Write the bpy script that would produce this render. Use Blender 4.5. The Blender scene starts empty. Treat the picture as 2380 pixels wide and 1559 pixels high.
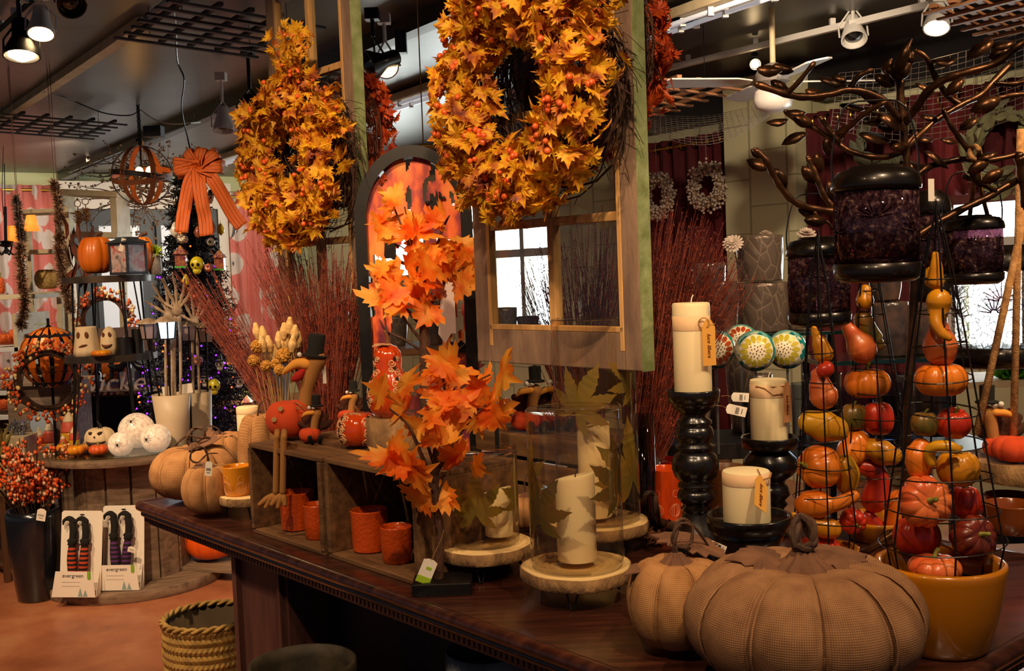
import bpy, math, random
from math import sin, cos, pi, radians as R, sqrt, atan2, exp
from mathutils import Vector as V, Matrix as M4, noise as NZ
S = bpy.context.scene
COL = S.collection
rnd = random.Random(7)
U = rnd.uniform
# ---------------------------------------------------------------- camera
FPX = 2485.0
CAM = V((0, 0, 1.6))
camd = bpy.data.cameras.new('camera'); camd.sensor_width = 36; camd.lens = 36*FPX/2380; camd.clip_start = .05
cam = bpy.data.objects.new('camera', camd); COL.objects.link(cam)
CR = M4.Rotation(R(90-3.5), 3, 'X') @ M4.Rotation(R(-2.2), 3, 'Z')
cam.matrix_world = M4.Translation(CAM) @ CR.to_4x4()
S.camera = cam
# ---------------------------------------------------------------- look
S.view_settings.view_transform = 'Standard'; S.view_settings.look = 'None'; S.view_settings.gamma = 1
S.view_settings.use_curve_mapping = False; S.view_settings.exposure = 0.0
S.cycles.use_denoising = True
S.cycles.max_bounces = 7; S.cycles.transparent_max_bounces = 24
S.cycles.sample_clamp_indirect = 4; S.cycles.caustics_reflective = False; S.cycles.caustics_refractive = False
w = bpy.data.worlds.new('shop_surroundings'); S.world = w; w.use_nodes = True
w.node_tree.nodes['Background'].inputs[0].default_value = (.75, .8, 1, 1)
w.node_tree.nodes['Background'].inputs[1].default_value = .09
# ---------------------------------------------------------------- maths of the view
def ray(px, py): return (CR @ V(((px-1190)/FPX, -(py-779.5)/FPX, -1))).normalized()
def W(px, py, d):
    r = ray(px, py); return CAM + r*(d/r.y)
def G(px, py, z=0.9):
    r = ray(px, py); return CAM + r*((z-CAM.z)/r.z)
def proj(p):
    q = CR.transposed() @ (V(p)-CAM); return 1190+FPX*q.x/-q.z, 779.5-FPX*q.y/-q.z
def warm(k):   # light colour
    return {'warm': (1, .68, .40), 'soft': (1, .78, .56), 'cool': (.72, .84, 1), 'white': (1, .93, .85)}[k]
def spot(px_or_p, target, power, ang=60, blend=.6, size=.04, c='warm', name='spot_light'):
    l = bpy.data.lights.new(name, 'SPOT'); l.energy = power; l.spot_size = R(ang); l.spot_blend = blend
    l.shadow_soft_size = size; l.color = warm(c)
    o = bpy.data.objects.new(name, l); COL.objects.link(o); o.location = px_or_p
    o.rotation_euler = (V(target)-V(px_or_p)).to_track_quat('-Z', 'Y').to_euler()
    return o
def area(p, target, power, sx, sy, c='cool', name='daylight'):
    l = bpy.data.lights.new(name, 'AREA'); l.shape = 'RECTANGLE'; l.size = sx; l.size_y = sy; l.energy = power; l.color = warm(c)
    o = bpy.data.objects.new(name, l); COL.objects.link(o); o.location = p
    o.rotation_euler = (V(target)-V(p)).to_track_quat('-Z', 'Z').to_euler()
    return o
TC = V((.436, 1.502, .9))            # near right corner of the counter top
EX = V((-.653, .757, 0)); EY = V((.757, .653, 0))
def T(a, b, z=.9): return V((TC.x, TC.y, 0)) + EX*a + EY*b + V((0, 0, z))
RA = R(35.2)                           # the room's own axes
RM = M4.Rotation(RA, 4, 'Z')
def RP(v, u, z=0): return RM @ V((v, u, z))
HC = 3.0
def CZ(px, py, z=HC): return G(px, py, z)
# lamps of the shop: the track lamps above the counter, some out of the frame; a few later spots are added
LAMPS = [((-.55, .95, 2.9), (-.15, 2.6, .95), 26, 62), ((.75, 1.0, 2.9), (.7, 2.25, .95), 30, 60),
         ((.1, .55, 2.9), (.35, 2.0, 1.0), 12, 60), ((-1.5, 1.9, 2.9), (-.65, 3.1, 1.0), 21, 55),
         ((-.6, 1.7, 2.9), (-.45, 3.6, 1.85), 42, 46), ((.1, 1.1, 2.9), (.15, 2.75, 2.0), 36, 50)]
for p, t, e, a in LAMPS: spot(p, t, e*3.3, a, .7, .03)
spot((-2.6, 3.6, 2.9), (-1.95, 5.6, .9), 190, 60, .8)
spot(tuple(M4.Rotation(R(35.2), 4, 'Z') @ V((2.6, 10.6, 2.9))), tuple(M4.Rotation(R(35.2), 4, 'Z') @ V((2.4, 14, 1.6))), 330, 90, .9, c='soft')  # soft spot added to brighten the floral curtain by the left edge
spot(tuple(M4.Rotation(R(35.2), 4, 'Z') @ V((5.0, 10.6, 2.9))), tuple(M4.Rotation(R(35.2), 4, 'Z') @ V((5.4, 14, 1.6))), 300, 80, .9, c='soft')  # second added spot, lifts the floral curtain behind the twigs
spot((-3.3, 5.5, 2.9), (-2.9, 7.5, 1.2), 160, 75, .8, c='soft')
spot((-2.0, 5.2, 2.9), (-1.9, 7.2, 1.2), 90, 60, .8, c='soft')
spot((-1.9, 2.6, 2.9), (-1.6, 4.3, 0), 330, 78, .9)
spot((1.2, 4.6, 2.9), (1.9, 8.5, 1.6), 150, 80, .8, c='soft')
spot((2.2, 3.6, 2.9), (2.9, 6.6, 1.6), 110, 80, .8, c='soft')
spot((1.9, 1.6, 2.9), (1.2, 2.9, 1.3), 110, 75, .8)
spot((1.3, 2.2, 2.9), (1.1, 3.7, 1.2), 70, 70, .8)  # spot added to lighten the pots at the right back
# ---------------------------------------------------------------- mesh helpers
class B:
    def __init__(s): s.v = []; s.f = []
    def add(s, vs, fs):
        n = len(s.v); s.v += [tuple(v) for v in vs]; s.f += [tuple(i+n for i in f) for f in fs]; return s
    def box(s, c, sz, m=None):
        x, y, z = sz[0]/2, sz[1]/2, sz[2]/2
        vs = [V((i*x, j*y, k*z)) for i in (-1, 1) for j in (-1, 1) for k in (-1, 1)]
        if m: vs = [m.to_3x3() @ v for v in vs]
        vs = [v+V(c) for v in vs]
        return s.add(vs, [(0, 1, 3, 2), (4, 6, 7, 5), (0, 4, 5, 1), (2, 3, 7, 6), (0, 2, 6, 4), (1, 5, 7, 3)])
    def bar(s, a, b, w, h, up=(0, 0, 1)):
        a, b = V(a), V(b); d = (b-a); L = d.length
        if L < 1e-6: return s
        d /= L; sd = d.cross(V(up))
        if sd.length < 1e-4: sd = d.cross(V((1, 0, 0)))
        sd.normalize(); u = sd.cross(d)
        vs = []
        for p in (a, b):
            for i, j in ((-1, -1), (1, -1), (1, 1), (-1, 1)): vs.append(p+sd*(i*w/2)+u*(j*h/2))
        return s.add(vs, [(0, 3, 2, 1), (4, 5, 6, 7), (0, 1, 5, 4), (1, 2, 6, 5), (2, 3, 7, 6), (3, 0, 4, 7)])
    def tube(s, pts, r, n=6, cap=True, closed=False, flat=1.0):
        pts = [V(p) for p in pts]; m = len(pts)
        rr = r if isinstance(r, (list, tuple)) else [r]*m
        nrm = None; rings = []
        for i, p in enumerate(pts):
            if closed: t = pts[(i+1) % m]-pts[i-1]
            else: t = pts[min(i+1, m-1)]-pts[max(i-1, 0)]
            if t.length < 1e-9: t = V((0, 0, 1))
            t.normalize()
            if nrm is None:
                nrm = t.cross(V((0, 0, 1)))
                if nrm.length < .05: nrm = t.cross(V((1, 0, 0)))
            nrm = nrm - t*nrm.dot(t)
            if nrm.length < 1e-6: nrm = t.orthogonal()
            nrm.normalize(); bi = t.cross(nrm)
            rings.append([p+(nrm*cos(2*pi*k/n)+bi*(flat*sin(2*pi*k/n)))*rr[i] for k in range(n)])
        vs = [v for ring in rings for v in ring]; fs = []
        for i in range(m if closed else m-1):
            j = (i+1) % m
            for k in range(n): fs.append((i*n+k, i*n+(k+1) % n, j*n+(k+1) % n, j*n+k))
        if cap and not closed:
            fs.append(tuple(range(n-1, -1, -1))); fs.append(tuple((m-1)*n+k for k in range(n)))
        return s.add(vs, fs)
    def lathe(s, prof, n=28, m=None, fn=None, closed=False):
        """prof: (r, z) from bottom to top. fn(theta, r, z, i) -> (r, z)"""
        vs = []; fs = []; k = len(prof)
        for i, (r, z) in enumerate(prof):
            for j in range(n):
                t = 2*pi*j/n
                r2, z2 = fn(t, r, z, i) if fn else (r, z)
                vs.append(V((r2*cos(t), r2*sin(t), z2)))
        for i in range(k if closed else k-1):
            i2 = (i+1) % k
            for j in range(n): fs.append((i*n+j, i*n+(j+1) % n, i2*n+(j+1) % n, i2*n+j))
        if not closed:
            if prof[0][0] > 1e-5: fs.append(tuple(range(n-1, -1, -1)))
            if prof[-1][0] > 1e-5: fs.append(tuple((k-1)*n+j for j in range(n)))
        if m: vs = [m @ v for v in vs]
        return s.add(vs, fs)
    def sph(s, c, r, sc=(1, 1, 1), n=12, k=8, m=None):
        vs = []; fs = []
        for i in range(k+1):
            a = -pi/2+pi*i/k
            for j in range(n):
                t = 2*pi*j/n
                v = V((r*cos(a)*cos(t)*sc[0], r*cos(a)*sin(t)*sc[1], r*sin(a)*sc[2]))
                if m: v = m.to_3x3() @ v
                vs.append(v+V(c))
        for i in range(k):
            for j in range(n): fs.append((i*n+j, i*n+(j+1) % n, (i+1)*n+(j+1) % n, (i+1)*n+j))
        return s.add(vs, fs)
    def ico(s, c, r, sc=(1, 1, 1)):
        c = V(c); P = [(1, 0, 0), (-1, 0, 0), (0, 1, 0), (0, -1, 0), (0, 0, 1), (0, 0, -1)]
        q = .62
        E8 = [(i*q, j*q, k*q) for i in (1, -1) for j in (1, -1) for k in (1, -1)]
        vs = [c+V((p[0]*sc[0], p[1]*sc[1], p[2]*sc[2]))*r for p in P+E8]
        fs = []
        for i in range(8):
            x, y, z = E8[i]; a = 0 if x > 0 else 1; b = 2 if y > 0 else 3; d = 4 if z > 0 else 5; e = 6+i
            tri = [(a, b, e), (b, d, e), (d, a, e)]
            if x*y*z < 0: tri = [(q1[1], q1[0], q1[2]) for q1 in tri]
            fs += tri
        return s.add(vs, fs)
    def poly(s, pts, th, m=None):
        """extruded flat outline in local XY, thickness th along Z"""
        n = len(pts)
        vs = [V((x, y, -th/2)) for x, y in pts]+[V((x, y, th/2)) for x, y in pts]
        if m: vs = [m @ v for v in vs]
        fs = [tuple(range(n-1, -1, -1)), tuple(range(n, 2*n))]+[(i, (i+1) % n, n+(i+1) % n, n+i) for i in range(n)]
        return s.add(vs, fs)
    def flat(s, pts, m=None, bend=0):
        vs = [V((x, y, -bend*abs(x))) for x, y in pts]
        if m: vs = [m @ v for v in vs]
        return s.add(vs, [tuple(range(len(pts)))])
def setp(o, label=None, cat=None, group=None, kind=None):
    if label: o['label'] = label
    if cat: o['category'] = cat
    if group: o['group'] = group
    if kind: o['kind'] = kind
    return o
def obj(name, b, mat, parent=None, smooth=False, label=None, cat=None, group=None, kind=None, loc=None, rot=None, bevel=0, solid=0, sub=0):
    me = bpy.data.meshes.new(name); me.from_pydata(b.v, [], b.f); me.update()
    if smooth:
        me.polygons.foreach_set('use_smooth', [True]*len(me.polygons))
        if smooth != 'all' and hasattr(me, 'set_sharp_from_angle'): me.set_sharp_from_angle(angle=R(45))
    o = bpy.data.objects.new(name, me); COL.objects.link(o)
    if mat: me.materials.append(mat)
    if parent: o.parent = parent
    if loc is not None: o.location = loc
    if rot is not None: o.rotation_euler = rot
    if bevel:
        q = o.modifiers.new('bevel', 'BEVEL'); q.width = bevel; q.segments = 2; q.limit_method = 'ANGLE'
    if solid:
        q = o.modifiers.new('solid', 'SOLIDIFY'); q.thickness = solid; q.offset = 0
    if sub:
        q = o.modifiers.new('sub', 'SUBSURF'); q.levels = sub; q.render_levels = sub
    return setp(o, label, cat, group, kind)
def thing(name, label, cat, loc=(0, 0, 0), rz=0, group=None, rot=None, scale=1):
    o = bpy.data.objects.new(name, None); COL.objects.link(o); o.location = loc
    o.rotation_euler = rot if rot is not None else (0, 0, rz); o.scale = (scale,)*3
    o.empty_display_size = .1
    return setp(o, label, cat, group)
def dup(root, label, loc, rz=None, scale=None, group=None, rot=None):
    r = root.copy(); COL.objects.link(r); r.location = loc
    if rz is not None: r.rotation_euler = (0, 0, rz)
    if rot is not None: r.rotation_euler = rot
    if scale is not None: r.scale = (scale,)*3 if not isinstance(scale, (tuple, list)) else scale
    r['label'] = label
    if group: r['group'] = group
    for ch in list(root.children):
        c = ch.copy(); COL.objects.link(c); c.parent = r
        for g in list(ch.children):
            d = g.copy(); COL.objects.link(d); d.parent = c
    return r
def txt(name, body, size, m4, mat, parent=None, shear=0, ex=.0004, align='CENTER'):
    c = bpy.data.curves.new(name, 'FONT'); c.body = body; c.size = size; c.extrude = ex; c.shear = shear
    c.align_x = align; c.align_y = 'CENTER'
    o = bpy.data.objects.new(name, c); COL.objects.link(o); c.materials.append(mat)
    bpy.context.view_layer.update()
    me = bpy.data.meshes.new_from_object(o.evaluated_get(bpy.context.evaluated_depsgraph_get()))
    bpy.data.objects.remove(o)
    o = bpy.data.objects.new(name, me); COL.objects.link(o)
    if not me.materials: me.materials.append(mat)
    if parent: o.parent = parent
    o.matrix_local = m4
    return o
def struct(name, b, mat, **k): return obj(name, b, mat, kind='structure', **k)
def MR(c, rx=0, ry=0, rz=0): return M4.Translation(V(c)) @ M4.Rotation(rz, 4, 'Z') @ M4.Rotation(ry, 4, 'Y') @ M4.Rotation(rx, 4, 'X')
def frame(o, x, y):
    """matrix with given local X and Y directions"""
    x = V(x).normalized(); z = x.cross(V(y)).normalized(); y = z.cross(x)
    m = M4((x, y, z)).transposed().to_4x4(); m.translation = V(o); return m
def arc(a0, a1, n, r=1, c=(0, 0)): return [(c[0]+r*cos(a0+(a1-a0)*i/n), c[1]+r*sin(a0+(a1-a0)*i/n)) for i in range(n+1)]
def smooth_path(pts, k=4):
    pts = [V(p) for p in pts]; out = []
    for i in range(len(pts)-1):
        p0 = pts[max(i-1, 0)]; p1 = pts[i]; p2 = pts[i+1]; p3 = pts[min(i+2, len(pts)-1)]
        for j in range(k):
            t = j/k
            out.append(.5*((2*p1)+(p2-p0)*t+(2*p0-5*p1+4*p2-p3)*t*t+(3*p1-p0-3*p2+p3)*t**3))
    out.append(pts[-1]); return out
# ---------------------------------------------------------------- materials
def lin(c):
    if isinstance(c, str):
        c = c.lstrip('#'); c = tuple(int(c[i:i+2], 16) for i in (0, 2, 4))
    return tuple(((x/255)/12.92 if x/255 <= .04045 else ((x/255+.055)/1.055)**2.4) for x in c)+(1,)
class NT:
    def __init__(s, name):
        s.m = bpy.data.materials.new(name); s.m.use_nodes = True; s.t = s.m.node_tree
        s.b = s.t.nodes['Principled BSDF']; s.out = s.t.nodes['Material Output']; s._tc = None
    def n(s, typ, **k):
        q = s.t.nodes.new('ShaderNode'+typ)
        for a, v in k.items():
            if a.startswith('i_'):
                key = a[2:]; q.inputs[int(key) if key.isdigit() else key].default_value = v
            else: setattr(q, a, v)
        return q
    def l(s, a, b): s.t.links.new(a, b)
    def co(s, scale=(1, 1, 1), rot=(0, 0, 0)):
        if not s._tc: s._tc = s.n('TexCoord')
        mp = s.n('Mapping'); mp.inputs['Scale'].default_value = scale; mp.inputs['Rotation'].default_value = rot
        s.l(s._tc.outputs['Object'], mp.inputs[0]); return mp.outputs[0]
    def noise(s, scale, detail=4, vec=None, rough=.5):
        q = s.n('TexNoise'); q.inputs['Scale'].default_value = scale; q.inputs['Detail'].default_value = detail; q.inputs['Roughness'].default_value = rough
        s.l(vec if vec is not None else s.co(), q.inputs['Vector']); return q.outputs[0]
    def ramp(s, fac, stops):
        q = s.n('ValToRGB'); e = q.color_ramp.elements
        e[0].position = stops[0][0]; e[0].color = lin(stops[0][1])
        e[1].position = stops[-1][0]; e[1].color = lin(stops[-1][1])
        for p, c in stops[1:-1]:
            x = e.new(p); x.color = lin(c)
        s.l(fac, q.inputs[0]); return q.outputs[0]
    def bump(s, h, strength=.3, dist=.005):
        q = s.n('Bump'); q.inputs['Strength'].default_value = strength; q.inputs['Distance'].default_value = dist
        s.l(h, q.inputs['Height']); s.l(q.outputs[0], s.b.inputs['Normal'])
def mat(name, c, rough=.5, metal=0, c2=None, sc=6, stretch=(1, 1, 1), bump=0, bsc=None, bd=.003, coat=0, emit=0, ecol=None, spec=.5, trl=0, ramp=None, detail=4, lo=.35, hi=.65, sss=0):
    t = NT(name); b = t.b
    b.inputs['Base Color'].default_value = lin(c); b.inputs['Roughness'].default_value = rough
    b.inputs['Metallic'].default_value = metal; b.inputs['Coat Weight'].default_value = coat
    b.inputs['Specular IOR Level'].default_value = spec; b.inputs['Coat Roughness'].default_value = .08
    if sss: b.inputs['Subsurface Weight'].default_value = sss; b.inputs['Subsurface Radius'].default_value = (.03, .015, .006); b.inputs['Subsurface Scale'].default_value = 1
    col = None
    if c2 or ramp:
        f = t.noise(sc, detail, t.co(stretch))
        col = t.ramp(f, ramp or [(lo, c), (hi, c2)]); t.l(col, b.inputs['Base Color'])
    if bump:
        f = t.noise(bsc or sc*4, 3, t.co(stretch)); t.bump(f, bump, bd)
    if emit:
        b.inputs['Emission Color'].default_value = lin(ecol or c); b.inputs['Emission Strength'].default_value = emit
    if trl:
        tr = t.n('BsdfTranslucent'); mx = t.n('MixShader'); mx.inputs[0].default_value = trl
        if col: t.l(col, tr.inputs[0])
        else: tr.inputs[0].default_value = lin(c)
        t.l(b.outputs[0], mx.inputs[1]); t.l(tr.outputs[0], mx.inputs[2]); t.l(mx.outputs[0], t.out.inputs[0])
    return t.m
def glassm(name, tint='f4f4ee', rough=.03, bumps=0, bsc=30, amt=1.0, haze=0):
    t = NT(name); t.t.nodes.remove(t.b)
    tr = t.n('BsdfTransparent'); tr.inputs[0].default_value = lin(tint)
    gl = t.n('BsdfGlossy'); gl.inputs['Roughness'].default_value = rough
    lw = t.n('LayerWeight'); lw.inputs['Blend'].default_value = .5
    pw = t.n('Math', operation='POWER'); pw.inputs[1].default_value = 3.2; t.l(lw.outputs['Facing'], pw.inputs[0])
    fr = t.n('MapRange'); fr.inputs[3].default_value = .035; fr.inputs[4].default_value = .85; t.l(pw.outputs[0], fr.inputs[0])
    mu = t.n('Math', operation='MULTIPLY'); mu.inputs[1].default_value = amt
    mx = t.n('MixShader'); t.l(fr.outputs[0], mu.inputs[0]); t.l(mu.outputs[0], mx.inputs[0])
    t.l(tr.outputs[0], mx.inputs[1]); t.l(gl.outputs[0], mx.inputs[2])
    last = mx
    if bumps:
        bp = t.n('Bump'); bp.inputs['Strength'].default_value = bumps; bp.inputs['Distance'].default_value = .002
        t.l(t.noise(bsc, 2), bp.inputs['Height']); t.l(bp.outputs[0], gl.inputs['Normal']); t.l(bp.outputs[0], lw.inputs['Normal'])
    if haze:
        df = t.n('BsdfDiffuse'); df.inputs[0].default_value = lin('d9d2c4')
        m2 = t.n('MixShader'); m2.inputs[0].default_value = haze
        t.l(mx.outputs[0], m2.inputs[1]); t.l(df.outputs[0], m2.inputs[2]); last = m2
    t.l(last.outputs[0], t.out.inputs[0]); return t.m
def wood(name, c, c2, sc=5, along='x', rough=.6, bump=.3, coat=0, seams=0):
    t = NT(name); st = {'x': (1, 9, 9), 'y': (9, 1, 9), 'z': (9, 9, 1)}[along]
    f = t.noise(sc, 6, t.co(st), .6); col = t.ramp(f, [(.3, c), (.7, c2)])
    t.l(col, t.b.inputs['Base Color']); t.b.inputs['Roughness'].default_value = rough; t.b.inputs['Coat Weight'].default_value = coat
    t.bump(f, bump, .003); return t.m
m_black = mat('black_satin_metal', '141212', .38, .3)
m_blackwood = mat('black_lacquered_wood', '100d0b', .28, 0, coat=.5)
m_bronze = mat('dark_bronze', '6e4a30', .34, .85, c2='2a1c12', sc=14, bump=.3, bsc=60)
m_brass = mat('brass', 'b08a3c', .3, 1)
m_white = mat('white_paint', 'd9d4ca', .6)
m_cream = mat('cream_painted_wood', 'd6c39c', .6, c2='c3ac80', sc=9)
m_porc = mat('white_porcelain', 'e9e2d2', .35, coat=.3)
m_paper = mat('paper_tag', 'efe6d6', .8)
m_kraft = mat('kraft_paper_tag', 'd59a3f', .8)
m_ink = mat('ink', '6a2a12', .8)
m_inkb = mat('black_ink', '1c1c1c', .8)
m_ceil = NT('charcoal_ceiling_paint')
_f = m_ceil.noise(1.1, 5, m_ceil.co((1, 3, 1))); m_ceil.l(m_ceil.ramp(_f, [(.3, '383432'), (.7, '4c4746')]), m_ceil.b.inputs[0])
m_ceil.b.inputs['Roughness'].default_value = .34; m_ceil.bump(_f, .12, .02); m_ceil = m_ceil.m
m_ceilw = mat('charcoal_ceiling_trim', '1c1a1a', .4)
t = NT('terracotta_linoleum')
_f = t.noise(2.2, 8, t.co((1, 1, 1)), .65); t.l(t.ramp(_f, [(.3, '8e4f33'), (.5, 'b06c48'), (.7, 'c78a62')]), t.b.inputs[0]); t.b.inputs['Roughness'].default_value = .38
m_floor = t.m
t = NT('cream_block_wall')
br = t.n('TexBrick'); br.inputs['Scale'].default_value = 1; br.inputs['Color1'].default_value = lin('d3cda2'); br.inputs['Color2'].default_value = lin('cdc699'); br.inputs['Mortar'].default_value = lin('a39b74')
br.inputs['Mortar Size'].default_value = .006; br.inputs['Brick Width'].default_value = .4; br.inputs['Row Height'].default_value = .2
t.l(t.co((1, 1, 1), (R(90), 0, R(90))), br.inputs[0]); t.l(br.outputs[0], t.b.inputs[0]); t.b.inputs['Roughness'].default_value = .7
m_block = t.m
m_red = mat('wine_red_curtain', '6d1519', .85, c2='4e0d12', sc=3, stretch=(1, 1, .2))
# pink curtain printed with white flowers
t = NT('coral_curtain_with_white_flowers')
vo = t.n('TexVoronoi'); vo.inputs['Scale'].default_value = 3.1; vo.inputs['Randomness'].default_value = .75
nz = t.n('TexNoise'); nz.inputs['Scale'].default_value = 9; t.l(t.co(), nz.inputs['Vector'])
mx = t.n('MixRGB'); mx.inputs[0].default_value = .055; t.l(t.co(), mx.inputs[1]); t.l(nz.outputs['Color'], mx.inputs[2]); t.l(mx.outputs[0], vo.inputs['Vector'])
t.l(t.ramp(vo.outputs['Distance'], [(0, '4c3a3a'), (.05, '7c6f6c'), (.1, 'e6dcd6'), (.4, 'f0e6e0'), (.43, 'ee938a'), (1, 'e6847a')]), t.b.inputs[0])
t.b.inputs['Roughness'].default_value = .8
_tr = t.n('BsdfTranslucent'); _m = t.n('MixShader'); _m.inputs[0].default_value = .35
t.l(t.b.inputs[0].links[0].from_socket, _tr.inputs[0]); t.l(t.b.outputs[0], _m.inputs[1]); t.l(_tr.outputs[0], _m.inputs[2]); t.l(_m.outputs[0], t.out.inputs[0])
m_floral = t.m
m_day = mat('bright_daylight', 'ffffff', .5, emit=16, ecol='f2f6ff')
m_dayg = mat('daylit_street_greenery', 'dfe8d8', .5, emit=1.6, ecol='c7d6bd')
m_bulb = mat('glowing_lamp', 'fff0d0', .5, emit=40, ecol='ffd9a0')
m_clear = glassm('clear_window_glass', 'f3f6f5', .02, .15, 3, 1.0)
m_hurr = glassm('clear_hurricane_glass', 'faf6ee', .04, .35, 22, 1.1, .006)
m_counter = NT('dark_red_varnished_wood'); t = m_counter
_f = t.noise(3, 8, t.co((1.5, 14, 4)), .65); t.l(t.ramp(_f, [(.3, '1f0e0a'), (.5, '3a1b13'), (.72, '56301f')]), t.b.inputs[0])
_g = t.noise(5, 6, t.co()); _rr = t.n('MapRange'); _rr.inputs[3].default_value = .22; _rr.inputs[4].default_value = .5; t.l(_g, _rr.inputs[0]); t.l(_rr.outputs[0], t.b.inputs['Roughness'])
t.b.inputs['Coat Weight'].default_value = .5; t.b.inputs['Coat Roughness'].default_value = .15; t.bump(_f, .12, .002); m_counter = t.m
m_counterp = wood('brown_stained_panel', '3a201a', '5c3830', 4, 'z', .55, .2)
m_cdark = mat('near_black_panel', '160b07', .6)
m_crate = wood('weathered_crate_wood', '4a2f1a', '866039', 5, 'x', .75, .5)
m_crated = wood('crate_inside_shade', '2a190e', '4a3020', 5, 'z', .8, .4)  # darker copy of the crate wood, inner shade put into its colour
m_slabtop = mat('sawn_wood_top', 'e3c38a', .6, c2='d2a968', sc=5, bump=.2)
m_bark = mat('rough_bark', '7a5a3a', .9, c2='b28a5a', sc=22, stretch=(1, 1, .5), bump=.8, bd=.006)
m_wax = mat('ivory_wax', 'f0dcae', .45, sss=.35)
m_ceramo = mat('orange_glazed_ceramic', 'cf4f10', .2, coat=.5, bump=.6, bsc=120, bd=.004)
m_ceramy = mat('amber_glazed_ceramic', 'd98a1c', .2, coat=.6)
m_cerammr = mat('maroon_glazed_ceramic', '6d0f10', .15, coat=.8)
m_potor = mat('ochre_glazed_pot', 'c4780f', .22, coat=.7)
# burlap
def burlap(name, c, c2, k=560, N=360):
    t = NT(name)
    mpp = t.n('Mapping'); mpp.inputs['Location'].default_value = (0, 0, -.09); t.co(); t.l(t._tc.outputs['Object'], mpp.inputs[0])
    nr_ = t.n('VectorMath', operation='NORMALIZE'); t.l(mpp.outputs[0], nr_.inputs[0]); sz_ = t.n('SeparateXYZ'); t.l(nr_.outputs[0], sz_.inputs[0])
    as_ = t.n('Math', operation='ARCSINE'); t.l(sz_.outputs[2], as_.inputs[0]); a2 = t.n('Math', operation='MULTIPLY'); a2.inputs[1].default_value = N; t.l(as_.outputs[0], a2.inputs[0])
    a3 = t.n('Math', operation='SINE'); t.l(a2.outputs[0], a3.inputs[0]); w1 = t.n('MapRange'); w1.inputs[1].default_value = -1; t.l(a3.outputs[0], w1.inputs[0])
    g_ = t.n('TexGradient', gradient_type='RADIAL'); t.l(t.co(), g_.inputs[0])
    m1 = t.n('Math', operation='MULTIPLY'); m1.inputs[1].default_value = 6.2832*N; t.l(g_.outputs[1], m1.inputs[0])
    m2 = t.n('Math', operation='SINE'); t.l(m1.outputs[0], m2.inputs[0]); m3 = t.n('MapRange'); m3.inputs[1].default_value = -1; t.l(m2.outputs[0], m3.inputs[0])
    mm = t.n('Math', operation='MULTIPLY'); t.l(w1.outputs[0], mm.inputs[0]); t.l(m3.outputs[0], mm.inputs[1])
    nz = t.noise(26, 5); m4 = t.n('MixRGB'); m4.inputs[0].default_value = .6; t.l(mm.outputs[0], m4.inputs[1]); t.l(nz, m4.inputs[2])
    t.l(t.ramp(m4.outputs[0], [(.2, c2), (.62, c)]), t.b.inputs[0]); t.b.inputs['Roughness'].default_value = .95; t.b.inputs['Specular IOR Level'].default_value = .1
    t.bump(mm.outputs[0], .4, .0012); return t.m
m_burlap = burlap('tan_burlap', 'c4935f', '8a5c38', 560, 170)
m_burlapg = burlap('grey_tan_burlap', 'b0845c', '76523a', 560, 340)
m_stem = mat('twisted_vine_stem', '5a3c28', .8, c2='38251a', sc=20, bump=.6)
m_burleaf = mat('burlap_brown_leaf', '7d563c', .9, c2='64432f', sc=20)
m_twig = mat('red_brown_twigs', '551c12', .75, c2='87361f', sc=40)
m_vine = mat('brown_grapevine', '4a2c1a', .85, c2='2a180e', sc=30)
m_leafy = mat('yellow_and_orange_maple_leaves', 'e0a012', .6, ramp=[(.3, '7d3a2a'), (.38, 'b8601a'), (.46, 'd99418'), (.56, 'edbb22'), (.63, 'd8851a'), (.72, '8c4030')], sc=22, detail=3, trl=.3)
m_leafo = mat('orange_maple_leaves', 'f06010', .55, ramp=[(.34, 'f2600f'), (.46, 'ff8a20'), (.6, 'ffb23c')], sc=16, detail=3, trl=.42)  # bright saturated colour stands in for the trees' LED glow
m_leafr = mat('rust_red_leaves', 'a02a0c', .6, c2='d85c16', sc=30, trl=.25)
m_berry = mat('orange_berries', 'e0602a', .25, coat=.4)
m_trunk = mat('brown_bark', '3a2317', .9, c2='5c3a26', sc=30, bump=.6)
m_gold = mat('yellow_gourd', 'd99413', .32, c2='c77f10', sc=12, coat=.2)
m_yel = mat('bright_yellow_gourd', 'e0a81c', .32, c2='d08d10', sc=12, coat=.2)
m_org = mat('orange_gourd', 'dd6a16', .32, c2='e8811f', sc=10, coat=.2)
m_redg = mat('red_orange_gourd', 'cf3a18', .32, c2='b82c14', sc=12, coat=.2)
m_pinkg = mat('salmon_gourd', 'd4552a', .35, c2='df7838', sc=16, coat=.2)
m_darkg = mat('dark_red_gourd', '7d2612', .35, c2='57200f', sc=12, coat=.2)
m_brng = mat('mottled_brown_gourd', '9a641c', .35, c2='55501c', sc=12, coat=.2)
m_stemg = mat('green_gourd_stem', '8a8a34', .7)
m_felto = mat('orange_felt', 'd2491d', .95, bump=.2, bsc=200)
m_tan = mat('tan_corduroy', 'a9743a', .95, bump=.3, bsc=120)
m_orf = mat('orange_yellow_felt', 'e39a3a', .95)
m_redf = mat('red_felt', 'a81c14', .95)
m_blackf = mat('black_felt', '15130f', .95)
m_twine = mat('natural_jute_rope', 'b98a54', .95, c2='8d6236', sc=60, bump=.8)
m_rib = mat('orange_black_checked_ribbon', 'e8651a', .7)
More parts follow.
